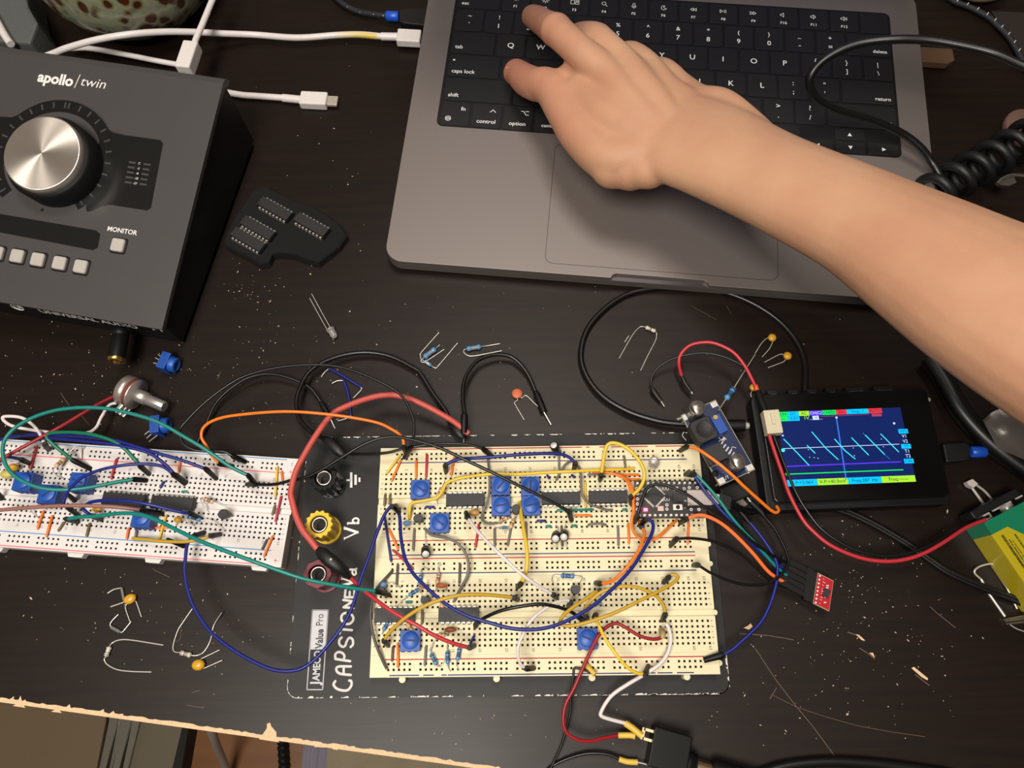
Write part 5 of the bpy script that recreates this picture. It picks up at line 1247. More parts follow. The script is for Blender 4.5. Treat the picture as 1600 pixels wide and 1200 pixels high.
# resistors and small parts
rw = 'resistors on the white breadboard'
res('gold and brown banded resistor standing near the upper left', (101,716,WBZ+3),(86,730,WBZ+6), [(108,707,WBZ+5),(118,699,WBZ+5),(128,698,WBZ+3),(131,702,WBZ)], [(83,735,WBZ+5),(88,742,WBZ+3),(100,748,WBZ)], 'tan', 1.15, bands=('gold','brown','gold','brown'), group=rw)
res('tan resistor with dark bands right of the right chip', (318,779,WBZ+5),(334,785,WBZ+4), [(313,779,WBZ+4),(318,790,WBZ+2),(328,803,WBZ)], [(345,791,WBZ+3),(357,798,WBZ+2),(366,806,WBZ)], 'tan', 1.1, bands=('red','black','brown','black'), group=rw)
res('blue resistor below the right chip at the end of a navy lead', (292,806,WBZ+4),(314,813,WBZ+4), [(284,804,WBZ)], [(330,813,WBZ+3),(353,828,WBZ)], 'blue', 1.0, group=rw)
to92('black transistor at the right of the white breadboard', (348,803), 0.4, WBZ, 2.5, 4.5, 'transistors on the white breadboard')
gcw = 'yellow capacitors on the white breadboard'
beadcap('yellow capacitor right of the lower potentiometer', (278,812), WBZ+4, 2.0, M_ybead, [[(284,811),(295,816,WBZ+3),(305,822,WBZ)],[(276,815),(275,822,WBZ)]], (1,.8,.8), gcw)
beadcap('yellow capacitor at the left edge beside a navy plug', (21,730), WBZ+5, 2.4, M_ybead, [[(24,726),(30,722,WBZ)],[(20,734),(22,740,WBZ)]], (1,.8,1), gcw)
beadcap('lower yellow block capacitor at the left picture edge', (11,741), WBZ+5, 2.6, mat('pale_yellow_block', (198,182,96), 0.5), [[(12,745),(14,751,WBZ)]], (1.3,.9,.8), gcw)
beadcap('yellow capacitor beneath the middle tall potentiometer', (67,788), WBZ+3, 1.8, mat('peach_ceramic_bead', (226,170,120), 0.4), [[(70,791),(73,797,WBZ)],[(60,789,WBZ+3),(48,796,WBZ+3),(60,810,WBZ)]], (1.4,.7,.7), gcw)
beadcap('yellow capacitor left below the left chip', (151,796), WBZ+3, 1.8, M_ybead, [[(156,796),(163,797,WBZ)],[(149,799),(147,805,WBZ)]], (1.4,.7,.7), gcw)

# ------------------------------------------------------------------ rotary potentiometer and blue trimmers on the desk
a = U(193,608,9); b_ = U(207,614,9); ad = (U(261,631,9)-U(217,612,9)).normalized()
rp = thing('rotary_potentiometer', 'silver metal rotary potentiometer lying on its side with its shaft pointing right', 'potentiometer', (a.x,a.y,0))
M_can = mat('stamped_steel', (190,182,174), 0.35, 0.75)
MB().lathe([(7.6,0),(8.5,0.8),(8.5,5.2),(7.8,5.4)], a, ad, 36).build('housing', M_can, rp)
MB().lathe([(8.3,5.4),(8.3,7.4)], a, ad, 36).build('wafer', mat('brown_phenolic', (112,52,36), 0.6), rp)
MB().lathe([(8.5,7.4),(8.5,8.4),(3.6,8.5),(3.6,15.5)]+[(3.6-0.25*(k%2),10+0.4*k) for k in range(0)], a, ad, 36).build('mounting_bushing', M_can, rp)
MB().lathe([(3.0,15.5),(3.0,25.5),(2.7,26)], a, ad, 28).build('shaft', mat('bright_shaft', (214,210,206), 0.25, 0.8), rp)
for k in (-1, 0, 1):
    p = a + ad*6.5 + Vector((ad.y,-ad.x,0))*-0 ; side = Vector((ad.y,-ad.x,0)); q0 = p + side*8 + ad*(k*0.1) + Vector((0,0,k*4.0)); q1 = q0 + side*5 - ad*1.0
    MB().tube([q0,q1],[1.3,1.1],8,squash=0.35).build('solder_lug', M_metal, rp)
def side_trim(label, body, knob, pins):
    a = U(*body, 5); b_ = U(*knob, 5); d = (b_-a); d.z = 0; d.normalize(); ang = math.atan2(d.y, d.x)
    M = frame_at((a.x,a.y,0), ang); e = thing('trim_potentiometer', label, 'potentiometer', (a.x,a.y,0), 'blue potentiometers lying on the bare desk')
    MB(M).box(-2.6,2.4,-4.8,4.8,0.2,9.7).build('body', M_blue, e, bevel=0.3)
    MB(M).lathe([(4.2,0),(4.2,3.0),(3.6,3.6),(2.2,3.6),(2.0,2.9),(0.01,2.9)], (2.4,0,4.9), (1,0,0), 26).build('dial', M_bluedial, e)
    for p0, p1 in pins: MB().tube([U(p0[0],p0[1],5),U(p1[0],p1[1],3.5)],0.3,6).build('leg', M_metal, e)
side_trim('blue potentiometer on the desk just in front of the jack adapter', (261,567), (279,572), [((252,557),(247,554)),((250,563),(243,559)),((249,569),(240,567))])
side_trim('blue potentiometer on the desk behind the white breadboard', (247,666), (264,664), [((240,668),(226,679)),((242,673),(229,685)),((246,680),(233,690))])

# ------------------------------------------------------------------ loose resistors, capacitors and jumpers on the desk
lg = 'loose resistors on the desk'
def dres(label, b0, b1, l0, l1, kind, r=1.15, bands=None, wr=0.3, z=1.3):
    f = lambda p: (p[0],p[1],z); g_ = lambda p: (p[0],p[1], p[2] if len(p) > 2 else 0.6)
    return resistor(label, (f(b0),f(b1)), ([g_(p) for p in l0],[g_(p) for p in l1]), kind, r, lg, bands or ('grey','grey','grey','grey'), wr)
dres('pale resistor with two long parallel legs at the lower left', (165.6,1026),(171.5,1010),[(163,1030),(167.5,1038),(182.5,1046),(205,1049),(237,1050)],[(175,1005),(186,1000),(205,1000),(255.6,1008)],'pale',1.2,('grey','grey','white','white'),0.36)
dres('pale striped resistor with legs bent upwards near the navy lead', (281.5,1019.5),(299,1024),[(272.5,1018),(270.6,1009),(278,985),(287.5,970),(300.6,951)],[(308,1024),(319,1018),(329,1000),(334,977.5),(346.6,957,3)],'pale',1.25,('grey','brown','grey','grey'))
dres('larger blue resistor with folded legs behind the cream breadboard, left of pair', (662,559),(681,544.5),[(658,563),(660,566),(668,563),(694,546)],[(683,542.5),(687,539)],'blue',1.5,z=1.8)
dres('small light blue resistor tucked under the larger folded one', (663,564),(674,571.5),[(658,561),(657,555),(659,550),(686,519.5)],[(676,573),(680,574.5),(684,572.5),(715,536)],'blue',0.95,('white','white','white','white'))
dres('blue resistor with one leg folded back beside the arched black clip lead', (728.5,545.5),(752,541.5),[(726,546),(724.5,550),(730,555),(742,556),(784,548)],[(760,540.5),(781,537)],'blue',1.4,z=1.6)
dres('pale resistor with long bent legs inside the loop of thick black cable', (1008.5,511),(1024.5,518),[(1000,511),(990,521),(980,537.5),(967.5,560)],[(1026,522),(1024,532.5),(1012.5,555),(1001,579)],'pale',1.1,('white','grey','black','white'),0.25)
r_ = resistor('blue resistor standing on one leg beside the voltage converter', ((1147,606,16),(1134,624,18)), ([(1155,593,14),(1180,553.5,2)],[(1128,633,20),(1123,641,24)]),'blue',1.5,lg,('darkblue','darkblue','darkblue','darkblue'))
dcg = 'loose yellow capacitors on the desk'
def dcap(label, c, r, m, legs, sq=(1,1,0.7), z=1.8, g_=dcg, ang=0): return beadcap(label, c, z, r, m, [[(p[0],p[1],p[2] if len(p)>2 else 0.6) for p in l] for l in legs], sq, g_, ang=ang)
dcap('yellow capacitor with two grey legs between bent jumpers at lower left', (203,936), 2.6, M_ybead, [[(209,939),(213,941),(221,964)],[(198,944),(196,950),(203,971)]], (1.2,.95,.7), ang=0.4)
dcap('mustard capacitor with two straight legs near the pale striped resistor', (310,1039), 2.9, M_ybead, [[(313,1030),(343,1015.4)],[(316,1044),(319,1044),(347.5,1031.5)]], (1.1,.9,.7))
dcap('upper one of two yellow capacitors inside the black cable loop', (1206.5,527.5), 2.3, M_ybead, [[(1202,528),(1197.5,529),(1189,537.5),(1180,552)],[(1207.5,534),(1202,545),(1191,557.5)]], z=2)
dcap('lower one of two yellow capacitors inside the black cable loop', (1230.5,556), 2.3, M_ybead, [[(1224,554),(1217.5,554),(1194.5,566)],[(1227.5,562),(1222.5,566),(1200,574.5)]], z=2)
dcap('small yellow capacitor touching the red lead above the white connector', (1177,605.5), 2.0, M_ybead, [[(1175,610),(1173,616),(1174,621)]], z=3)
dcap('round orange disc capacitor with two kinked legs behind the cream breadboard', (808,615), 2.9, M_orc, [[(808,621),(808.5,625),(804,629),(806,634),(819,656)],[(813,620),(816,621.5),(822,618),(834,629),(845.5,639.5)]], (1,1,0.35), 1.3, 'loose disc capacitor on the desk')
def bentjump(label, pts, i0, i1, col, r=0.75, g_='loose solid jumpers on the desk'):
    P = [U(x,y,0.9) for x,y in pts]; e = thing('solid_jumper', label, 'jumper wire', P[i0], g_)
    MB().tube(P[i0:i1+1], r, 8).build('insulation', WC[col], e)
    if i0 > 0: MB().tube(crom(P[:i0+1],3), 0.35, 6).build('bare_end', M_metal, e)
    if i1 < len(P)-1: MB().tube(crom(P[i1:],3), 0.35, 6).build('bare_end', M_metal, e)
bentjump('grey jumper with bare ends touching the yellow capacitor from above', [(168,927),(178,921),(190,918.5),(194,938),(193,941),(173,948)], 2, 3, 'grey')
bentjump('short grey jumper with long bent ends below the yellow capacitor', [(185,960),(176,969),(172,975.6),(174,980),(188,987.5),(192,987),(205,971)], 3, 4, 'grey', 0.85)
bentjump('upper one of two loose navy jumpers behind the cream breadboard', [(502,589),(507,582),(514,575.6),(535,587),(564,605),(564.6,609),(552,622)], 2, 4, 'blue')
bentjump('lower one of two loose navy jumpers behind the cream breadboard', [(518.7,599),(527,595),(536.5,594.5),(543,610),(546,625),(548.4,649),(541,654),(528,657.6)], 2, 5, 'blue')
led('clear round light lying on the desk in front of the laptop with parallel legs', (516,514,2.4), (524,528,2.4), 2.0, [[(519,517,2),(505,492,1),(487,459,0.6)],[(514,520,2),(501,497,1),(484,466,0.6)]], (232,226,214))
q = thing('wire_offcut', 'tiny straight silver offcut beside the pale resistor in the cable loop', 'wire offcut', U(976,534,0.4)); MB().tube([U(976,534.5,0.4),U(982.5,524.5,0.4)],0.3,6).build('offcut', M_metal, q)

# chips pushed into black foam
fo_ = thing('antistatic_foam', 'torn piece of black conductive foam holding four chips', 'foam', U(440,350,0))
def fp(l): return [tuple(U(350+x/4,280+y/4,5.5)[:2]) for x,y in l]
fpoly = fp([(190,60),(260,42),(340,85),(430,130),(560,175),(650,230),(720,280),(770,350),(720,420),(640,480),(590,520),(520,500),(440,470),(350,460),(300,470),(280,520),(230,530),(150,480),(60,440),(0,400),(10,340),(40,290),(70,230),(120,160)])
m_ = MB(); m_.prism(fpoly, 0.1, 5.5, ch=1.0); m_.build('sheet', mat('black_foam', (9,11,10), 0.95, var=0.5, vscale=1500, bump=1.0, bscale=1800), fo_)
ca = math.atan2(U(443,345,9).y-U(404,323,9).y, U(443,345,9).x-U(404,323,9).x)
M_icd = M_ic
for l_, c_ in (('upper chip of the four pushed into black foam',(429,325)),('rightmost chip of the four pushed into black foam',(486,350)),('middle left chip of the four pushed into black foam',(402,355)),('lowest chip of the four pushed into black foam',(387,373))):
    dip(l_, c_, 5.0, 16, ca, 'chips in black foam')

# ------------------------------------------------------------------ test leads with clips
def clip(label_part, P, r, parent, m=None, nm='clip'):
    m_ = MB(); Q = [U(*p) for p in P]; n = len(Q); m_.tube(Q, r, 12, squash=0.8); return m_.build(nm, m or M_blackrub, parent)
e_ = wire('thick black test lead with clips at both ends behind the station','black',
 [(507,686),(484,673),(467.6,654),(463,630),(467.6,609),(482,583),(505.6,566),(541,554),(577,551),(612.5,558),(648,576),(657.5,584.5),(675.5,613),(695,640),(704,659.5)],(14,-4,5),1.25,name='test_lead',cat='test lead')
clip('', [(506,685,14),(514,690,15),(527,702,15),(537,711,15),(541,714,14)], [1.6,2.6,3.0,2.2,1.4], e_)
clip('', [(702,655,5),(708,665,7),(716,675,8),(722,682,8),(724,685,8)], [1.5,2.3,2.6,2.0,1.2], e_)
wire('thin black lead from the test clip across the station to the top rail','black',
 [(540,711),(543.6,708.6),(560,709.5),(589,709),(610,706.5),(632.5,700.5),(670,695),(707.5,693),(737.5,696),(755.5,702)],(15,5,ZT-3),0.72,((1,769,713,BZ,1.3),))
e_ = wire('black jumper lead with a boot and bare pin behind the orange arch','black',
 [(307,697),(312,684),(318,673),(339,628),(375,597),(403.5,586),(427,585),(453,591),(482,604),(495,619),(501,628)],(2,4,4),0.8)
MB().tube([U(501,628,4),U(504,633,4),U(516,653,3)],[1.1,1.5,1.5],12).build('plug', M_black, e_); MB().tube([U(516,653,3),U(523.5,669.5,1)],0.4,6).build('pin', M_metal, e_)
e_ = wire('light red test lead with black clips bending round the binding posts','clipred',
 [(497.5,860),(484,842.5),(472.5,827.5),(462.5,805),(456,780),(454.6,768),(460.5,742),(470,720.5),(494,680),(517.5,649),(541,635),(577,622),(608,617),(635,621.5),(660,631.5),(687.5,646),(710,659.5),(732.5,677.5)],(27,6,8),1.6,name='test_lead',cat='test lead')
clip('', [(497,859,27),(503,864,28),(515,875,28.5),(528,885,28),(538,893,26),(547,902,23)], [2.0,3.0,3.4,3.0,2.6,1.2], e_)
MB().ball(U(517,874,31), 0.7).build('clip_rivet', M_metal, e_)
e_ = wire('black jumper lead arching behind the station with a pin standing on the rim','black',
 [(726,645.5),(723,624.5),(724,602),(730,584),(745,564.5),(764.5,555.5),(782.5,554),(800.5,558.5),(817,573.5),(827.5,590),(836.5,611)],(12,0,3),1.1)
MB().tube([U(726,645.5,12),U(725.5,649,12),U(725,676,9)],[1.2,1.9,1.8],12).build('plug', M_black, e_); MB().tube([U(725,676,9),U(724.5,695,PT+0.4)],0.45,6).build('pin', M_metal, e_)
MB().tube([U(836.5,611,3),U(839,617,3),U(850,644,2.5)],[1.2,1.9,1.9],12).build('plug', M_black, e_); MB().tube([U(850,644,2.5),U(861,663.5,0.8)],0.45,6).build('pin', M_metal, e_)

# thick black cable loop into the oscilloscope
e_ = wire('thick black probe cable making a big loop in front of the laptop','black',
 [(1140,665),(1095,664),(1050,661.5),(1020,656),(980,642.5),(942.5,620),(917.5,590),(907.5,555),(917.5,515),(945,482.5),(980,460),(1020,451),(1055,449.5),(1117.5,454),(1167.5,470),(1212.5,497.5),(1242.5,530),(1257.5,565),(1258,605),(1257,620)],(8,-5,6),1.6,name='probe_cable',cat='cable')
MB().tube([U(1120,665,9),U(1142,665,9),U(1163,665,9)],[2.6,3.2,3.2],18).build('connector', M_black, e_); MB().tube([U(1163,665,9),U(1170,665,9)],[2.0,1.6],14).build('connector_tip', M_metal, e_)

# leads of the small white connector lying over the oscilloscope
cn = thing('wire_connector', 'small cream two pin connector lying on the left edge of the oscilloscope', 'connector', U(1201,665,SZ+1))
M_cn = mat('cream_nylon', (206,198,168), 0.45)
ca_ = U(1200,645,SZ+1); cb_ = U(1207,681,SZ+1); dd = (cb_-ca_); dd.z = 0; La = dd.length; aa = math.atan2(dd.y, dd.x)
MM = frame_at((ca_.x,ca_.y,SZ+0.5), aa)
m_ = MB(MM); m_.box(0,La,-4,4,0,5.6); m_.build('housing', M_cn, cn, bevel=0.3)
m_ = MB(MM); m_.box(2.0,La*0.62,-0.9,0.9,5.5,6.6); m_.build('latch', M_cn, cn, bevel=0.15)
def wr(label, col, pts, z, r, **k): return wire(label, col, pts, z, r, **k)
e_ = wr('red lead curving over the dark desk from the converter to the white connector','red',
 [(1065,588),(1061,570),(1063,555),(1077.5,540),(1100,535),(1120,537.5),(1145,550),(1162.5,570),(1175,592.5),(1181,606)],(6,8,14),0.95,sleeves=[([(1180,602,14),(1183,610,14),(1185,615,14)],1.25,mat('orange_heat_shrink',(222,84,34),0.4)),([(1184,612,14),(1189,626,16),(1196,644,18)],1.7,M_blackrub)])
MB().tube([U(1064,586,6),U(1070,598,6),U(1080,612,5)],[1.0,1.3,0.9],10).build('plug', M_blackrub, e_); MB().tube([U(1080,612,5),U(1082,615.5,5)],0.4,6).build('pin', M_metal, e_)
e_ = wr('thin black lead arching under the red one near the converter','black',
 [(1018,604),(1017,600),(1019.5,586.5),(1030,573),(1052.5,560),(1082.5,553),(1105,552),(1127.5,556.5),(1150,565.5),(1166.5,576),(1177,592),(1186,614)],(3,6,14),0.55)
MB().tube([U(1018.5,606,3),U(1022,613,3),U(1033,627,2.5)],[1.2,1.7,1.2],10).build('plug', M_blackrub, e_); MB().tube([U(1033,627,2.5),U(1038,635,1.5)],0.4,6).build('pin', M_metal, e_)
wr('red lead sweeping from the white connector across to the battery','red',
 [(1202,680),(1205,690),(1212,710.5),(1223,742),(1234,773.5),(1254.5,812),(1272.5,832),(1293,849),(1320,863),(1350,873),(1380,877),(1410,875),(1440,866),(1470,850),(1500,830),(1516,821),(1540,812)],(18,3,16),0.95)
wr('black lead running beside the red one from the white connector','black',
 [(1208,678),(1213,692),(1222,716),(1232,742),(1245,772),(1262,800),(1283,826),(1310,846),(1345,862),(1390,869),(1440,858),(1490,832),(1545,806)],(17,0,15),0.8)
e_ = wire('flat black twin cable running from the oscilloscope to the right edge','black',
 [(1203,785),(1235,783),(1272,785.5),(1317,795),(1362,815),(1414,845),(1450,870),(1483,892),(1533,914),(1600,940),(1660,965)],(3,0,3),1.35,name='twin_cable',cat='cable')
q0 = [U(x,y+5,2.4) for x,y in [(1203,785),(1235,783),(1272,785.5),(1317,795),(1362,815),(1414,845),(1450,870),(1483,892),(1533,914),(1600,940),(1660,965)]]
MB().tube(crom(q0,6),1.35,8).build('second_conductor', WC['black'], e_)

# converter neighbours: plug block and usb plug
pb = thing('cable_plug', 'chunky black plug with a grey tab below the voltage converter', 'plug', U(1150,775,4))
m_ = MB(); m_.prism([tuple(U(x,y,13)[:2]) for x,y in ((1124,764),(1158,748),(1178,772),(1138,787))], 1.0, 13); m_.build('body', M_black, pb, bevel=0.8)
m_ = MB(); m_.prism([tuple(U(x,y,8)[:2]) for x,y in ((1148,785),(1158,776),(1168,788),(1163,792))], 1.0, 8); m_.build('tab', mat('grey_connector_tab', (112,104,92), 0.4), pb)
ub = thing('usb_cable', 'grey usb plug pushed into the microcontroller board', 'usb cable', U(1112,782,17))
m_ = MB(); m_.prism([tuple(U(x,y,21.5)[:2]) for x,y in ((1107,769),(1125,772),(1125,788),(1107,788))], 17.6, 21.5); m_.build('metal_shell', M_steel, ub, bevel=0.3)
m_ = MB(); m_.prism([tuple(U(x,y,22)[:2]) for x,y in ((1125,768),(1146,776),(1142,798),(1124,791))], 14, 22.5); m_.build('plug', M_black, ub, bevel=0.8)
m_ = MB(); m_.tube(crom([U(1143,787,18),U(1158,795,12),U(1175,800,6),U(1196,792,3),U(1206,784,2.5)],6),1.6,10); m_.build('cable', M_black, ub)

# small red sensor board and its row of plug housings
sb = thing('sensor_board', 'tiny red circuit board with a black pin header at the end of five leads', 'circuit board', U(1285,925,4))
SBZ = 9.0; rp4 = [U(x,y,SBZ) for x,y in ((1278,895),(1302.5,907.5),(1295.6,955),(1270.6,942.5))]
m_ = MB(); m_.prism([tuple(p[:2]) for p in rp4], SBZ-1.5, SBZ-0.02, 1); cc = sum(rp4, Vector())/4
m_.prism([tuple((cc+(p-cc)*0.97)[:2]) for p in rp4], SBZ-0.1, SBZ, 0)
rx = (rp4[1]-rp4[0]).normalized(); ra = math.atan2(rx.y, rx.x)
for k in range(8): 
    q = rp4[0].lerp(rp4[3], (k+0.5)/8) + rx*1.2; m_.flat([(q.x+0.5*math.cos(a*PI/4), q.y+0.5*math.sin(a*PI/4)) for a in range(8)], SBZ+0.02, 2)
for t in (.1,.2,.3,.42,.5,.58,.7,.78,.9):
    q = rp4[0].lerp(rp4[3], t) + rx*3.0; m_.strip([q, q+rx*(0.8+0.5*math.sin(40*t))], 0.25, SBZ+0.03, 2)
for t in (.25,.32,.5,.56,.62,.8): q = rp4[0].lerp(rp4[3], t)+rx*5.4; m_.flat([tuple((q+Vector((u,v,0)))[:2]) for u,v in ((-.6,-.3),(.6,-.3),(.6,.3),(-.6,.3))], SBZ+0.35, 2)
m_.build('board', [mat('red_solder_mask',(176,26,40),0.35,var=0.1), M_pcbe, M_silk], sb)
q = rp4[0].lerp(rp4[3], .5)+rx*5.4; m_ = MB(frame_at((q.x,q.y,0),ra)); m_.box(-1.6,1.4,-2,2,SBZ,SBZ+0.9); m_.build('sensor_chip', M_ic, sb, bevel=0.1)
m_ = MB(); m_.prism([tuple(U(x,y,SBZ)[:2]) for x,y in ((1278,897),(1270.6,942),(1256,936),(1263,886))], 5.5, 8.5); m_.build('pin_header', M_black, sb)
for k in range(5):
    t = (k+0.5)/5; p1 = U(1261,888,8).lerp(U(1256,934,8), t); p0 = p1 - rx*13.5 + Vector((0,0,0.6)); m_ = MB()
    d = (p1-p0).normalized(); u = Vector((-d.y,d.x,0))*1.25
    m_.add([p0-u+Vector((0,0,-1.25)),p0+u+Vector((0,0,-1.25)),p0+u+Vector((0,0,1.25)),p0-u+Vector((0,0,1.25)),p1-u+Vector((0,0,-1.25)),p1+u+Vector((0,0,-1.25)),p1+u+Vector((0,0,1.25)),p1-u+Vector((0,0,1.25))], [(0,1,2,3),(7,6,5,4),(0,4,5,1),(1,5,6,2),(2,6,7,3),(3,7,4,0)])
    m_.build('plug_housing', M_black, sb)

# jack socket at the lower edge
jk = thing('jack_socket', 'black jack socket with soldered leads at the bottom edge of the picture', 'socket', U(1055,1170,0))
JT = 13.0; jp4 = [(1024,1134),(1083,1151),(1091,1192),(1030,1176)]
j0, j1 = U(1024,1135,JT), U(1083,1152,JT); jd = (j1-j0).normalized(); ja = math.atan2(jd.y,jd.x); JM = frame_at((j0.x,j0.y,0), ja)
m_ = MB(JM); m_.box(0,(j1-j0).length,-17,0,1.0,JT); m_.build('housing', mat('glossy_black_socket',(7,7,7),0.4,spec=0.2), jk, bevel=0.6)
m_ = MB(JM); m_.lathe([(5.4,0),(5.4,3),(4.9,3.2),(4.9,4.5)], ((j1-j0).length,-11.5,7), (1,0,0), 28); m_.build('threaded_nose', M_black, jk)
for k, (y0, zz) in enumerate(((-4.5,9.5),)):
    m_ = MB(JM); m_.box(-4.2,0.2,y0-2.6,y0-1.4,zz,zz+0.5); m_.box(-4.2,0.2,y0+1.4,y0+2.6,zz,zz+0.5); m_.box(-5.0,-3.6,y0-2.6,y0+2.6,zz,zz+0.5); m_.build('solder_tab', MATS['tinned_metal'] if k else mat('brassy_tab',(214,190,150),0.35,0.6), jk)
jp_ = thing('jack_plug', 'black jack plug with a silver collar in the socket at the bottom', 'plug', U(1100,1195,5))
p0 = JM @ Vector(((j1-j0).length+4.5,-11.5,7)); p1 = p0 + jd*7; p2 = p0 + jd*45
MB().tube([p0,p1],[3.2,3.2],24).build('collar', mat('warm_chrome',(214,190,160),0.22,1.0), jp_); MB().tube([p1,p1+jd*1.5,p2],[4.5,5.3,5.3],28).build('barrel', M_black, jp_)
wire('black cable curving along the bottom edge right of the jack plug','black',[(1175,1212),(1230,1196),(1290,1190),(1350,1192),(1420,1200),(1490,1212),(1560,1235)],(3,0,3),2.4,name='black_cable',cat='cable')

# battery, pins and wires at the right
bt = thing('battery', 'green and yellow nine volt battery at the right edge', 'battery', U(1580,860,0))
b0_ = U(1537,817,17); b1_ = U(1600,784,17); bd = (b1_-b0_); bd.z = 0; bd.normalize(); bta = math.atan2(bd.y,bd.x); BTM = frame_at((b0_.x,b0_.y,0), bta)
m_ = MB(BTM); m_.prism(rrect(0,26.2,-46,0,1.5,4), 0.3, 17.2, 0, ch=0.8); m_.build('casing', mat('battery_yellow',(196,178,30),0.35,coat=0.4), bt, bevel=0.2)
m_ = MB(BTM); m_.prism([(-0.06,-6.4),(26.26,-6.4),(26.26,0.06),(-0.06,0.06)], 0.25, 17.26); m_.prism([(14,-13),(26.26,-10),(26.26,-6.3),(9,-6.3)],17.2,17.28); m_.build('green_band', mat('battery_green',(24,128,92),0.35,coat=0.4), bt, bevel=0.4)
m_ = MB(BTM); r5 = random.Random(5)
for xx, ya, yb2, wd in ((4.2,-9,-34,1.3),(5.9,-12,-38,0.7),(7.2,-13,-38,0.5),(10.0,-11,-30,0.9)):
    yy = ya
    while yy > yb2:
        l = 0.4+r5.random()*1.1; m_.strip([(xx,yy),(xx+0.2*(r5.random()-.5),yy-l)],wd,17.3); yy -= l+0.35+r5.random()*0.5
m_.build('lettering', mat('dark_olive_print',(96,88,20),0.5), bt)
for x in (6.6,19.6):
    m_ = MB(BTM); m_.lathe([(3.6,0),(3.6,2.6),(2.4,2.9),(2.2,1.2),(0.01,1.2)], (x,0,9), (0,1,0), 20 if x < 10 else 6); m_.build('terminal', M_metal, bt)
bc = thing('battery_clip', 'black snap connector on the terminals of the nine volt battery', 'battery connector', tuple(BTM @ Vector((13,5,2))))
m_ = MB(BTM); m_.box(-1,27,3.0,7,2.5,14); m_.build('cap', M_blackrub, bc, bevel=0.8)
for x in (3,9,16,23): m_ = MB(BTM); m_.box(x,x+3.6,2.3,3.1,14,15.4); m_.build('metal_tab', M_metal, bc)
q = thing('light_emitting_diode', 'clear square topped light with two legs left of the battery', 'light emitting diode', U(1521,755,4))
m_ = MB(); m_.prism([tuple(U(x,y,5)[:2]) for x,y in ((1511,752),(1520,748),(1529,756),(1522,762),(1514,758))], 1, 5); m_.build('head', mat('frosted_epoxy',(206,196,190),0.3), q, bevel=0.4)
polylead(q, [(1517,760,3),(1530,778,2),(1541,793,0.8)],0.8); polylead(q, [(1526,758,3),(1539,768,2),(1552,783,0.8)],0.7)
q = thing('bent_wire', 'thick silver wire bent like a staple under the flat black cable', 'bent wire', U(1550,920,0.8))
polylead(q, [(1533,905,1),(1524,897,1.5),(1523,891,2),(1531,885,2.5),(1546,881,2.5),(1552,883,2.5),(1558,892,2),(1574,920,1),(1589,951,0.8)],0.55,'wire_bend'); polylead(q, [(1533,905,1),(1543,924,0.8),(1570,963,0.8)],0.75,'leg')
q = thing('metal_pins', 'three dark metal rods cut off by the right edge below the bent wire', 'metal rods', U(1590,966,1))
for k, (y0, y1) in enumerate(((968,960),(971,964),(975,970))): MB().tube([U(1568+2*k,y0,1.2),U(1620,y1,1.2)],[0.5,0.9],8).build('rod', M_steel, q)
polylead(q, [(1578,976,1),(1590,983,1),(1612,990,1)],0.3,'thin_wire')
# black usb plug of the oscilloscope
us = thing('usb_cable', 'dark usb plug with a blue ring going into the right side of the oscilloscope', 'usb cable', U(1496,706,7))
m_ = MB(); P4 = [tuple(U(x,y,10)[:2]) for x,y in ((1473,693),(1511,691),(1517,698),(1516,712),(1510,719),(1479,722))]; m_.prism(P4, 3, 10); m_.build('plug', M_blackrub, us, bevel=0.8)
M_ublue = mat('bright_blue_ring', (26,84,200), 0.35)
MB().tube([U(1516,706,6.8),U(1518,706,6.8),U(1538,706,6.8),U(1540,706,6.8)],[2.2,3.0,3.0,2.4],20).build('strain_ring', M_ublue, us)
M_braid = mat('black_braid', (30,32,38), 0.6, var=0.4, vscale=2500, bump=0.6, bscale=2500)
MB().tube(crom([U(1540,706,6.8),U(1568,708,6),U(1610,712,3),U(1660,712,3)],5),1.7,12).build('cable', M_braid, us)
us = thing('usb_cable', 'braided black cable with a blue ring plugged into the left of the laptop', 'usb cable', U(640,25,6))
m_ = MB(); m_.prism([tuple(U(x,y,9)[:2]) for x,y in ((623,15),(628,14),(671,12),(668,40),(631,36),(624,33))], 2.5, 9); m_.build('plug', M_blackrub, us, bevel=0.8)
MB().tube([U(603,25,6),U(605,25,6),U(621,26,6),U(623,26,6)],[2.4,3.2,3.2,2.6],20).build('strain_ring', M_ublue, us)
cpts = crom([U(604,25,6),U(587.5,23,5),U(562.5,19,3),U(540,9,3),(U(526,-3,3)),U(515,-20,3)],6)
MB().tube(cpts,1.9,12).build('cable', M_braid, us)
m_ = MB()
for k in range(2,len(cpts),5): m_.ball(cpts[k]+Vector((0.3,-1.2,1.2)),0.45,n=5)
m_.build('white_thread', M_white, us)
us = thing('braided_cable', 'black braided cable with white flecks in the top right corner', 'cable', U(1550,40,3))
cpts = crom([U(1470,-14,3),U(1491,2,3),U(1510,9,3),U(1529,18,3),U(1546,28,3),U(1559,40,3),U(1572,53,3),U(1583,68,3),U(1592,84,3),U(1606,110,3)],6)
MB().tube(cpts,1.9,12).build('cable', M_braid, us); m_ = MB()
for k in range(2,len(cpts),5): m_.tube([cpts[k]+Vector((-0.7,-1.0,1.75)),cpts[k]+Vector((0.7,0.6,1.9))],0.32,5)
m_.build('white_thread', M_white, us)

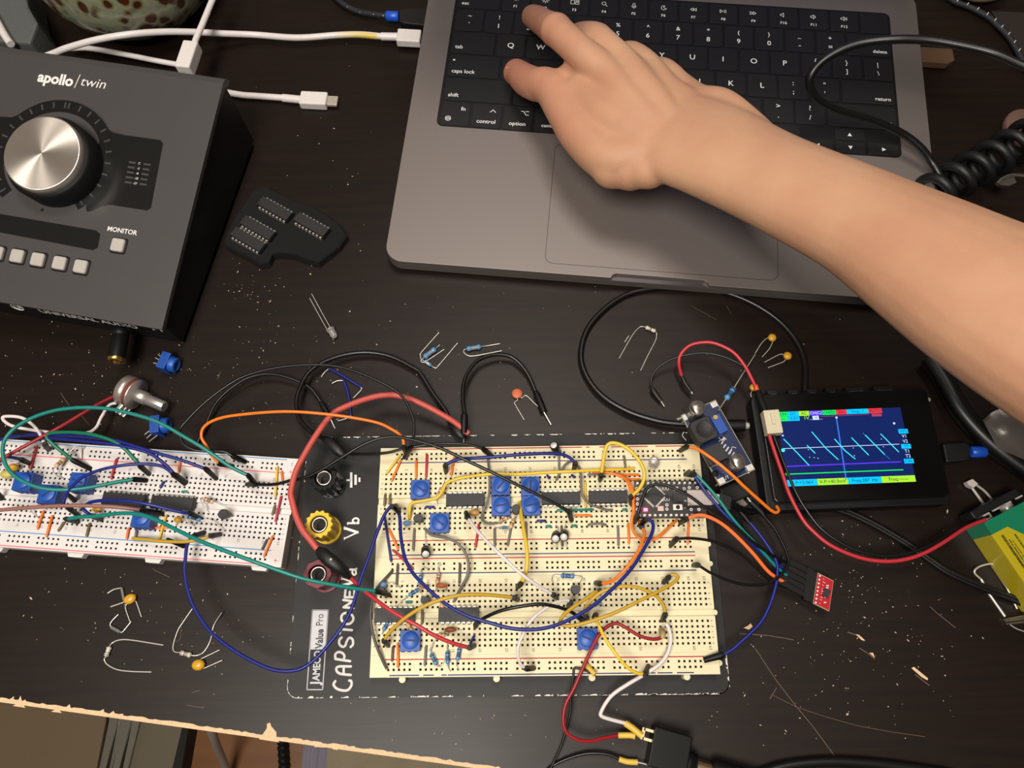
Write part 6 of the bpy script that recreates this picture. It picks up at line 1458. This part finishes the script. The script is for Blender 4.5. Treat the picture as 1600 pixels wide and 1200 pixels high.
# white cables at the upper left
M_wcab = mat('white_cable_jacket', (226,220,218), 0.35)
def stained():
    m = bpy.data.materials.new('yellowed_cable_jacket'); m.use_nodes = True; nt = m.node_tree; b = nt.nodes['Principled BSDF']; b.inputs['Roughness'].default_value = 0.4
    co = nt.nodes.new('ShaderNodeTexCoord'); sp = nt.nodes.new('ShaderNodeSeparateXYZ'); nt.links.new(co.outputs['Object'], sp.inputs[0]); cr = nt.nodes.new('ShaderNodeValToRGB')
    mr = nt.nodes.new('ShaderNodeMapRange'); mr.inputs[1].default_value = 0.0; mr.inputs[2].default_value = 0.035; nt.links.new(sp.outputs[0], mr.inputs[0]); nt.links.new(mr.outputs[0], cr.inputs[0])
    e = cr.color_ramp.elements; e[0].color = (*lin((224,214,200)),1); e[1].color = (*lin((226,218,206)),1); x = e.new(0.6); x.color = (*lin((222,196,92)),1); x = e.new(0.3); x.color = (*lin((222,204,146)),1); x = e.new(0.85); x.color = (*lin((222,202,120)),1)
    nt.links.new(cr.outputs[0], b.inputs['Base Color']); return m
def wcable(label, pts, z, r, sleeve, conn, tip=None, stain=None):
    P = [U(p[0],p[1],p[2] if len(p) > 2 else z) for p in pts]; e = thing('charging_cable', label, 'cable', P[-1])
    MB().tube(crom(P,6), r, 14).build('jacket', M_wcab, e)
    if stain:
        st = MB().tube(crom([U(x,y,z) for x,y in stain],5), r*1.01, 14); o_ = Vector(U(*stain[0],z)); fake = thing('t','t','t',o_); ob = st.build('stained_section', stained(), fake)
        ob.parent = e; ob.location = (o_ - Vector(e['_o']))*S; bpy.data.objects.remove(fake)
    if sleeve: MB().tube([U(*sleeve[0],z),U(*sleeve[1],z)], r*1.25, 14).build('sleeve', M_wcab, e)
    if conn:
        a, b_, hw, th = conn; A = U(*a,z); B = U(*b_,z); d = (B-A); L = d.length; an = math.atan2(d.y,d.x); m_ = MB(frame_at((A.x,A.y,z),an)); m_.box(0,L,-hw,hw,-th,th); cc = m_.build('connector', M_white, e, bevel=1.2, bseg=3)
        if tip: m_ = MB(frame_at((A.x,A.y,z),an)); m_.box(L-0.2,L+tip,-hw*0.72,hw*0.72,-1.25,1.25); m_.build('metal_tip', mat('usb_c_shell',(200,190,176),0.35,0.4), cc, bevel=0.9, bseg=3)
    return e
wcable('white charging cable with a yellowed stretch plugged into the laptop', [(60,92,20),(85,83,24),(105,75,28),(150,62.5,32),(200,54,32),(250,50,26),(300,50,18),(350,52.5,11),(400,54.5),(450,58.5),(480,58.5),(525,55),(562.5,54),(600,57.2)], 6, 2.0, ((596,57),(622,57.5)), ((621,58.5),(658,60.5),5.0,3.0), None, [(525,55),(545,54.2),(562.5,54.2),(590,56.6)])
wcable('white cable standing up behind the audio interface at the top', [(345,-30),(332,0),(317.5,35),(306,62),(303,75)], 30, 1.9, None, ((302,71),(288,112),4.6,4.4))
wcable('white cable lying right of the audio interface with a bare metal plug', [(330,140),(375,148),(400,150),(445,153)], 3.2, 2.0, ((442,153),(472,156)), ((470,156),(512,158),4.9,3.0), 6.5)
q = thing('charging_cable', 'white cable edge showing just behind the audio interface', 'cable', U(200,88,4)); MB().tube(crom([U(105,76,10),U(130,75,10),U(150,77,10),U(200,86,10),U(250,96,10),U(290,103,10)],6),1.7,12).build('jacket', M_wcab, q)

# speckled ceramic pot, upper left
def pot_mat():
    m = bpy.data.materials.new('speckled_reactive_glaze'); m.use_nodes = True; nt = m.node_tree; b = nt.nodes['Principled BSDF']; b.inputs['Roughness'].default_value = 0.3; b.inputs['Coat Weight'].default_value = 0.3
    co = nt.nodes.new('ShaderNodeTexCoord'); mp = nt.nodes.new('ShaderNodeMapping'); mp.inputs['Scale'].default_value = (1,1,0.8); nt.links.new(co.outputs['Object'], mp.inputs[0])
    nz = nt.nodes.new('ShaderNodeTexNoise'); nz.inputs['Scale'].default_value = 55; nt.links.new(mp.outputs[0], nz.inputs['Vector'])
    ad = nt.nodes.new('ShaderNodeMix'); ad.data_type = 'RGBA'; ad.blend_type = 'ADD'; ad.inputs[0].default_value = 0.008; nt.links.new(mp.outputs[0], ad.inputs[6]); nt.links.new(nz.outputs['Color'], ad.inputs[7])
    v = nt.nodes.new('ShaderNodeTexVoronoi'); v.inputs['Scale'].default_value = 125; v.inputs['Randomness'].default_value = 0.9; nt.links.new(ad.outputs[2], v.inputs['Vector'])
    cr = nt.nodes.new('ShaderNodeValToRGB'); e = cr.color_ramp.elements; e[0].color = (*lin((92,46,26)),1); e[0].position = 0.3; e[1].color = (*lin((166,172,142)),1); e[1].position = 0.56
    x = e.new(0.36); x.color = (*lin((66,34,20)),1); x = e.new(0.40); x.color = (*lin((128,112,74)),1)
    nt.links.new(v.outputs['Distance'], cr.inputs[0])
    n2 = nt.nodes.new('ShaderNodeTexNoise'); n2.inputs['Scale'].default_value = 140; n2.inputs['Distortion'].default_value = 2; nt.links.new(co.outputs['Object'], n2.inputs['Vector'])
    mx = nt.nodes.new('ShaderNodeMix'); mx.data_type = 'RGBA'; mx.blend_type = 'MULTIPLY'; mx.inputs[0].default_value = 0.55; nt.links.new(cr.outputs[0], mx.inputs[6]); nt.links.new(n2.outputs['Color'], mx.inputs[7]); nt.links.new(mx.outputs[2], b.inputs['Base Color'])
    bp = nt.nodes.new('ShaderNodeBump'); bp.inputs['Strength'].default_value = 0.5; bp.inputs['Distance'].default_value = 0.001; nt.links.new(v.outputs['Distance'], bp.inputs['Height']); nt.links.new(bp.outputs[0], b.inputs['Normal']); return m
pc = U(172,-104,50); pc.z = 0; pt_ = thing('ceramic_pot', 'round green glazed ceramic pot with brown spots in the upper left corner', 'pot', (pc.x,pc.y,0))
MB().lathe([(34,0),(36,1),(47,12),(55,28),(58,44),(57,60),(52,74),(46,82),(44,84),(41,82),(46,72),(52,58),(52,40),(40,14),(0.01,8)], (pc.x,pc.y,0), (0,0,1), 72).build('body', pot_mat(), pt_)
# grey felt-like box and a pale cable beyond the audio interface
gb = thing('grey_box', 'dark grey textured box corner at the upper left edge', 'box', U(20,30,0))
m_ = MB(); m_.prism([tuple(U(x,y,26)[:2]) for x,y in ((-40,-60),(36,-30),(44,10),(59,36),(47,68),(17,66),(-40,62))], 0.5, 26); m_.build('body', mat('grey_pebbled_plastic',(88,90,90),0.6,bump=0.6,bscale=900), gb, bevel=1.5)
q = thing('charging_cable', 'pale cable end curving at the far upper left corner', 'cable', U(8,50,27)); MB().tube(crom([U(-12,20,29),U(-2,38,29),U(8,56,29),U(17,69,29)],6),2.3,12).build('jacket', M_wcab, q)

# top right corner
q = thing('stone', 'rough yellowish stone at the top right edge', 'stone', U(1540,-15,0)); m_ = MB(); P = U(1537,-24,10); m_.ball((P.x,P.y,11), 17, sq=(1.1,0.72,0.62), n=14); ob = m_.build('body', mat('rough_yellow_stone',(150,134,96),0.9,var=0.4,vscale=90,bump=1.0,bscale=250), q)
q = thing('dark_box', 'dark brown box edge under the braided cable in the top right corner', 'box', U(1585,40,0)); m_ = MB(); m_.prism([tuple(U(x,y,4)[:2]) for x,y in ((1552,14),(1680,20),(1700,130),(1602,100),(1585,66),(1570,46))], 0.2, 2.5); m_.build('body', mat('dark_brown_board',(34,26,22),0.7), q, bevel=0.4)
q = thing('card_adapter', 'flat tan card adapter sticking out under the right side of the laptop', 'card adapter', U(1465,85,4)); m_ = MB(); m_.prism([tuple(U(x,y,7)[:2]) for x,y in ((1425,72),(1488,76),(1492,94),(1482,99),(1425,95))], 2, 7); m_.build('body', mat('tan_plastic',(84,62,42),0.6,var=0.2,vscale=200), q, bevel=0.5)
e_ = wire('thick black cable looping in the air over the right of the keyboard','black',
 [(1680,135,90),(1600,104,85),(1550,83,82),(1500,71,80),(1450,63,78),(1400,61.5,76),(1350,66.5,72),(1312,79,68),(1282,98,63),(1266,120,58),(1267.5,140,52),(1281,157.5,46),(1312.5,173,40),(1362.5,187.5,34),(1407.5,207.5,28),(1437.5,230,24),(1455,252.5,20),(1468,273,18),(1490,305,12),(1520,360,5)],r=2.3,name='black_cable',cat='cable',n=14)
# coiled cable
q = thing('coiled_cable', 'coiled black cable behind the forearm at the right edge', 'cable', U(1540,250,20)); P0 = U(1440,312,14); P1 = U(1640,196,20); ax_ = (P1-P0); Lc = ax_.length; ax_.normalize(); u = ax_.cross(Vector((0,0,1))).normalized(); v = ax_.cross(u)
pts = [P0 + ax_*(t*Lc/150) + (u*math.cos(t*2*PI/22)+v*math.sin(t*2*PI/22))*9.5 for t in range(151)]
MB().tube(pts, 2.8, 10).build('coil', M_blackrub, q)
q = thing('silver_clip', 'small silver metal clip at the right edge beside the coiled cable', 'clip', U(1580,283,6)); P = [U(x,y,25) for x,y in ((1558,288),(1566,280),(1582,274),(1610,276))]
MB().tube(crom(P,4),[1.2]*13,8).build('edge', M_steel, q); m_ = MB(); m_.prism([tuple(U(x,y,24)[:2]) for x,y in ((1560,289),(1570,279),(1584,276),(1588,286),(1576,291))],22,24.5); m_.build('plate', M_steel, q, bevel=0.3)
q = thing('wooden_disc', 'dull pinkish round object cut off by the right edge', 'disc', U(1600,195,0)); P = U(1606,196,6); MB().lathe([(12,0),(13,1),(13,5),(12,6),(0.01,6)], (P.x,P.y,0), (0,0,1), 40).build('body', mat('dull_pink_wood',(110,82,72),0.6), q)
# black tube and clear plastic bag under the forearm
e_ = wire('thick dark cable lying under the forearm','black',[(1452,560),(1475,595),(1500,640),(1540,685),(1590,725),(1660,770)],(8,0,8),5.2,name='black_cable',cat='cable',n=18)
bg = thing('plastic_bag', 'crumpled clear grey plastic bag at the right edge under the forearm', 'bag', U(1580,700,5))
M_bag = mat('cloudy_plastic_film', (126,118,112), 0.22, alpha=0.62, var=0.2, vscale=60, bump=0.8, bscale=120)
gp = [(1538,661,14),(1560,640,20),(1600,620,22),(1640,600,20),(1552,688,16),(1585,668,24),(1612,650,20),(1650,640,18),(1566,712,10),(1590,700,18),(1620,690,16),(1660,680,14),(1580,722,5),(1602,738,6),(1630,752,6),(1670,760,6)]
m_ = MB(); vs = [U(*p) for p in gp]; vs2 = [Vector((v.x+1.5,v.y+1.0,max(1,v.z-9))) for v in vs]
fs = [(4*j+i,4*j+i+1,4*j+i+5,4*j+i+4) for j in range(3) for i in range(3)]
m_.add(vs, fs, True); m_.add(vs2, [f[::-1] for f in fs], True); m_.build('film', M_bag, bg, weld=True)

# ------------------------------------------------------------------ below the desk edge
M_beige = mat('beige_laminate', (136,117,90), 0.5, vscale=4); M_beige2 = mat('warm_grey_laminate', (126,116,96), 0.5, vscale=4)
cb = thing('cabinet', 'beige topped low cabinet on the floor below the left end of the desk edge', 'cabinet', U(60,1190,-700))
def lowpoly(pts, z0, z1, m, nm, par):
    m_ = MB(); m_.prism([tuple(U(x,y,z1)[:2]) for x,y in pts], z0, z1); return m_.build(nm, m, par)
ZC = -700
lowpoly(((-260,1000),(181,1000),(165,1128),(150,1205),(120,1330),(-260,1330)), -740, ZC, M_beige, 'top_panel', cb)
lowpoly(((185,1000),(169,1128),(154,1205),(125,1330),(121,1330),(150,1205),(165,1128),(181,1000)), -740, ZC-6, M_blackgloss, 'gap', cb)
m_ = MB()
for k, (xa, xb, dz) in enumerate(((170,183,0),(183,190,-5),(190,203,-2),(203,207,-8),(207,218,0))):
    m_.prism([tuple(U(x,y,ZC-4)[:2]) for x,y in ((xa+13,1000),(xb+16,1000),(xb,1128),(xb-19,1205),(xb-48,1330),(xa-46,1330),(xa-16,1205),(xa,1128))], -740, ZC-4+dz)
m_.build('metal_rail', mat('grey_rail', (150,146,134), 0.35, 0.5), cb)
lowpoly(((234,1000),(304,1000),(285,1135),(268,1205),(232,1330),(170,1330),(199,1205),(218,1130)), -740, ZC-10, M_beige2, 'inner_panel', cb)
lowpoly(((304,1000),(313,1000),(295,1135),(283,1205),(250,1330),(232,1330),(268,1205),(285,1135)), -740, ZC-8, mat('black_textured_edge',(30,28,26),0.7,bump=0.6), 'edge_strip', cb)
q = thing('floor_cable', 'white cable hanging over the wooden floor below the desk edge', 'cable', U(345,1190,-700)); MB().tube(crom([U(320,1110,-500),U(333,1150,-560),(U(345,1180,-650)),U(360,1215,-735)],5),5.0,10).build('jacket', mat('greyish_cable',(170,160,156),0.5), q)
q = thing('floor_cable', 'black beaded cable on the wooden floor below the desk edge', 'cable', U(444,1190,-735)); m_ = MB(); pp = [U(438,1100,-732).lerp(U(447,1260,-732), t/16) for t in range(17)]; m_.tube(pp, 4.5, 8)
for p in pp: m_.ball(p, 7.5, n=6)
m_.build('cable', M_blackrub, q)
q = thing('cloth', 'lavender grey cloth hanging below the desk edge beside the beige one', 'cloth', U(490,1190,-400))
def cloth(pts0, pts1, z, nm, m, par, amp, seed):
    rr = random.Random(seed); n = 24; vs = []; k = 14
    for j in range(k+1):
        for i in range(n+1):
            a = Vector(U(*[pts0[0][c]+(pts0[1][c]-pts0[0][c])*i/n for c in (0,1)], z)); b_ = Vector(U(*[pts1[0][c]+(pts1[1][c]-pts1[0][c])*i/n for c in (0,1)], z))
            p = a.lerp(b_, j/k); p.z += amp*(math.sin(i*0.9+seed+j*0.25)+0.6*math.sin(i*0.37+j*0.5)); vs.append(p)
    fs = [(j*(n+1)+i, (j+1)*(n+1)+i, (j+1)*(n+1)+i+1, j*(n+1)+i+1) for j in range(k) for i in range(n)]
    m_ = MB(); m_.add(vs, fs, True); m_.add([v-Vector((0,0,18)) for v in vs], [f[::-1] for f in fs], True); m_.build(nm, m, par)
cloth(((478,1080),(520,1080)), ((468,1260),(508,1260)), -400, 'fabric', mat('lavender_fabric',(134,128,142),0.9,bump=0.4), q, 0.8, 1)
q = thing('cloth', 'beige folded cloth hanging below the middle of the desk edge', 'cloth', U(600,1190,-380))
cloth(((516,1080),(900,1080)), ((504,1280),(900,1280)), -380, 'fabric', mat('beige_fabric',(150,138,112),0.9,bump=0.4), q, 5, 4)

# ------------------------------------------------------------------ splinters and dust on the desk
zones = [(385,455,22,22,34),(415,520,60,40,30),(255,560,50,45,26),(110,560,80,50,46),(60,625,45,30,18),(120,600,80,30,22),(330,620,60,60,26),(500,640,60,30,14),(600,600,100,50,26),(300,960,110,80,62),(210,900,50,30,14),
 (1330,860,40,30,30),(1290,900,45,40,26),(1380,990,60,40,30),(1300,1030,60,50,34),(1280,1100,70,50,18),(1420,1060,90,60,26),(700,470,220,60,34),(560,330,70,60,18),(530,170,60,60,10),(1150,560,90,60,16),(1450,830,50,40,12),(80,930,70,50,18),
 (700,1145,150,25,18),(1000,1120,120,25,16),(1340,920,30,25,14),(900,480,80,40,8),(1180,1050,50,40,10),(1420,930,60,40,12),(620,620,60,40,10)]
m_ = MB(); r4 = random.Random(21)
for cx, cy, sx, sy, n in zones:
    for k in range(n):
        x = r4.gauss(cx, sx); y = r4.gauss(cy, sy)
        if y > 1090 + x*0.139 or x < -20 or x > 1620: continue
        P = U(x, y, 0); r_ = 0.12 + 0.22*r4.random()**2.0; 
        if r4.random() < 0.06: r_ *= 1.8
        an = r4.random()*PI; l = r_*(1+2.0*r4.random()**3); c, s_ = math.cos(an), math.sin(an)
        vs = [(P.x+c*l,P.y+s_*l,0.1),(P.x-s_*r_,P.y+c*r_,0.12),(P.x-c*l,P.y-s_*l,0.1),(P.x+s_*r_,P.y-c*r_,0.1),(P.x,P.y,0.12+r_*0.8)]
        m_.add(vs, [(0,1,4),(1,2,4),(2,3,4),(3,0,4)])
o = m_.build('wood_dust', mat('pale_splinters', (214,196,168), 0.8, var=0.3, vscale=3000)); tag(o, 'pale specks of wood dust and splinters scattered over the dark desk', 'dust', kind='stuff')

# ------------------------------------------------------------------ the person's right forearm and hand
def depth(P): return -(CM.transposed() @ (P - CAM_POS)).z
def RP(px, py, z, half):
    P = U(px, py, z); return P, half*depth(P)/FPX
hm = MB()
def chain(secs, squash=1.0, sub=5, n=22):
    """secs: (px, py, z, half width in photo pixels[, height ratio]) joined into one tapering limb"""
    Q = [(U(*s_[:3]), s_[3]*depth(U(*s_[:3]))/FPX, s_[4] if len(s_) > 4 else squash) for s_ in secs]
    P = crom([q[0] for q in Q], sub); R = [v for v in crom([Vector((q[1],q[2],0)) for q in Q], sub)]
    m = len(P); vs = []; up = Vector((0,0,1))
    for i, p in enumerate(P):
        t = (P[min(i+1,m-1)] - P[max(i-1,0)]).normalized(); u = up - t*up.dot(t); u = u.normalized() if u.length > 0.15 else up_l; up_l = u; b = t.cross(u)
        for k in range(n):
            a_ = 2*PI*k/n; vs.append(p + b*math.cos(a_)*R[i].x + u*math.sin(a_)*R[i].x*R[i].y)
    hm.add(vs, [(i*n+k, i*n+(k+1)%n, (i+1)*n+(k+1)%n, (i+1)*n+k) for i in range(m-1) for k in range(n)] + [tuple(range(n))[::-1], tuple((m-1)*n+k for k in range(n))], True)
    for i in (0, -1):
        if R[i].y > 0.9: hm.ball(P[i], R[i].x, n=10)
ball = lambda x, y, z, h, q=1.0: (lambda P: hm.ball(P, h*depth(P)/FPX, sq=(1,1,q), n=12))(U(x, y, z))
# forearm running into the back of the hand
chain([(985,168,60,50,.42),(1030,195,63,74,.42),(1072,216,66,88,.48),(1115,235,70,88,.56),(1180,268,77,84,.66),(1240,297,84,85,.72),(1345,347,95,94,.76),(1440,402,105,113,.78),(1545,464,115,134,.78),(1675,532,124,156,.78),(1850,615,132,180,.78),(2060,705,140,205,.8),(2330,830,146,225,.85)], 0.75)
chain([(1066,140,54,24),(1092,158,60,26),(1126,163,66,26),(1160,186,70,25),(1205,226,72,24)], .95)      # wrist bone side
chain([(1070,200,66,66,.36),(1015,152,68,58,.34),(970,115,66,44,.38)], .5)      # flesh over the bones of the hand
ball(958,260,54,37,.85); ball(985,264,56,36,.85); ball(1012,262,60,36,.8)      # thumb side of the wrist
mc = [
 [(1040,215,66,30),(985,160,67,29),(944,112,66,27)],
 [(1050,200,67,29),(1008,142,68,28),(972,98,65,26)],
 [(1065,185,65,28),(1036,140,64,27),(1010,104,60,23.5)],
 [(1090,175,62,26),(1070,148,58,24),(1048,120,53,21)],
 [(1010,240,60,40),(955,248,56,38),(912,212,54,36),(888,175,52,34),(868,143,49,31)],
 [(1010,220,62,38),(950,185,60,38),(905,150,54,32)],
 [(985,165,62,34),(935,135,58,30),(893,120,52,24)],
 [(1000,200,56,60),(960,180,54,55),(930,160,50,40)]]
for c in mc: chain(c, 1.0)
chain([(944,112,66,27),(915,88,68,25.5),(890,66,66,25),(868,47,61,24.5),(853,38,47,21.5),(841,30,33,20),(832,26,20.5,18)])      # index
ball(869,47,62,26.5)
chain([(972,98,65,26),(950,76,64,24),(932,60,60,23.5),(915,54,45,20),(903,56,30,18.5),(897,64,20,17)])       # middle
ball(934,60,60,23.6)
chain([(1010,104,60,23.5),(997,92,56,22),(983,86,50,21.5),(968,90,36,19),(960,100,20,17)])       # ring
chain([(1048,120,53,21),(1036,110,47,19.5),(1020,108,38,18),(1008,114,26,16.5),(1003,122,18.5,15)])       # little
chain([(868,143,49,31),(852,133,46,27.5),(838,132,40,26),(822,125,31,24.5),(807,112,21.5,20)])      # thumb
ball(806,114,22,20.5)
me = bpy.data.meshes.new('person'); hroot = U(1000,200,50)
me.from_pydata([tuple((v-hroot)*S) for v in hm.v], [], hm.f)
tmp = bpy.data.objects.new('person_build', me); C.objects.link(tmp)
rm = tmp.modifiers.new('r', 'REMESH'); rm.mode = 'VOXEL'; rm.voxel_size = 0.0012
sm_ = tmp.modifiers.new('s', 'SMOOTH'); sm_.factor = 0.6; sm_.iterations = 14
bpy.context.view_layer.update()
ev = tmp.evaluated_get(bpy.context.evaluated_depsgraph_get()); pm = bpy.data.meshes.new_from_object(ev); bpy.data.objects.remove(tmp)
def skin():
    m = bpy.data.materials.new('warm_skin'); m.use_nodes = True; nt = m.node_tree; b = nt.nodes['Principled BSDF']
    co = nt.nodes.new('ShaderNodeTexCoord'); n1 = nt.nodes.new('ShaderNodeTexNoise'); n1.inputs['Scale'].default_value = 22; n1.inputs['Detail'].default_value = 4; nt.links.new(co.outputs['Object'], n1.inputs['Vector'])
    cr = nt.nodes.new('ShaderNodeValToRGB'); cr.color_ramp.elements[0].position = 0.35; cr.color_ramp.elements[1].position = 0.68
    cr.color_ramp.elements[0].color = (*lin((190,141,112)),1); cr.color_ramp.elements[1].color = (*lin((200,157,124)),1); nt.links.new(n1.outputs['Fac'], cr.inputs[0])
    # redder over the finger tips and knuckles (distance from the finger tips)
    sp = nt.nodes.new('ShaderNodeSeparateXYZ'); nt.links.new(co.outputs['Object'], sp.inputs[0]); mr = nt.nodes.new('ShaderNodeMapRange'); mr.inputs[1].default_value = -0.030; mr.inputs[2].default_value = -0.085; mr.inputs[3].default_value = 0.0; mr.inputs[4].default_value = 0.7; nt.links.new(sp.outputs[0], mr.inputs[0])
    mx = nt.nodes.new('ShaderNodeMix'); mx.data_type = 'RGBA'; nt.links.new(mr.outputs[0], mx.inputs[0]); nt.links.new(cr.outputs[0], mx.inputs[6]); mx.inputs[7].default_value = (*lin((190,108,96)),1); nt.links.new(mx.outputs[2], b.inputs['Base Color'])
    b.inputs['Roughness'].default_value = 0.55; b.inputs['Specular IOR Level'].default_value = 0.35; b.inputs['Subsurface Weight'].default_value = 0.25; b.inputs['Subsurface Radius'].default_value = (1,0.35,0.2); b.inputs['Subsurface Scale'].default_value = 0.004
    n2 = nt.nodes.new('ShaderNodeTexNoise'); n2.inputs['Scale'].default_value = 600; n2.inputs['Detail'].default_value = 3; nt.links.new(co.outputs['Object'], n2.inputs['Vector'])
    n3 = nt.nodes.new('ShaderNodeTexNoise'); n3.inputs['Scale'].default_value = 60; n3.inputs['Detail'].default_value = 2; nt.links.new(co.outputs['Object'], n3.inputs['Vector'])
    bp = nt.nodes.new('ShaderNodeBump'); bp.inputs['Strength'].default_value = 0.25; bp.inputs['Distance'].default_value = 0.0004; nt.links.new(n2.outputs['Fac'], bp.inputs['Height'])
    bp2 = nt.nodes.new('ShaderNodeBump'); bp2.inputs['Strength'].default_value = 0.25; bp2.inputs['Distance'].default_value = 0.0015; nt.links.new(n3.outputs['Fac'], bp2.inputs['Height']); nt.links.new(bp.outputs[0], bp2.inputs['Normal']); nt.links.new(bp2.outputs[0], b.inputs['Normal']); return m
pm.name = 'person'; pm.materials.clear(); pm.materials.append(skin())
pm.polygons.foreach_set('use_smooth', [True]*len(pm.polygons)); pm.polygons.foreach_set('material_index', [0]*len(pm.polygons))
person = bpy.data.objects.new('person', pm); C.objects.link(person); person.location = hroot*S; person['_o'] = tuple(hroot)
tag(person, 'bare right forearm and hand reaching in from the right, thumb and index finger pressing keys', 'person')
def nail(c, z, tipdir, rx_, ry_):
    P = U(c[0], c[1], z); d = (U(tipdir[0],tipdir[1],z-6)-P).normalized(); nrm = Vector((0,0,1)) - d*d.z; nrm = (nrm + Vector((0,0.25,0.0))).normalized(); d = (d - nrm*d.dot(nrm)).normalized(); s_ = nrm.cross(d)
    M = Matrix(((d.x,s_.x,nrm.x,P.x),(d.y,s_.y,nrm.y,P.y),(d.z,s_.z,nrm.z,P.z),(0,0,0,1)))
    m_ = MB(M); m_.ball((0,0,0), 1, sq=(rx_,ry_,1.2), n=14); m_.build('fingernail', mat('fingernail', (222,160,146), 0.3, coat=0.3), person)
nail((800,104), 26.0, (790,100), 5.6, 4.6)
nail((829,20.5), 25.5, (822,14), 5.2, 4.4)
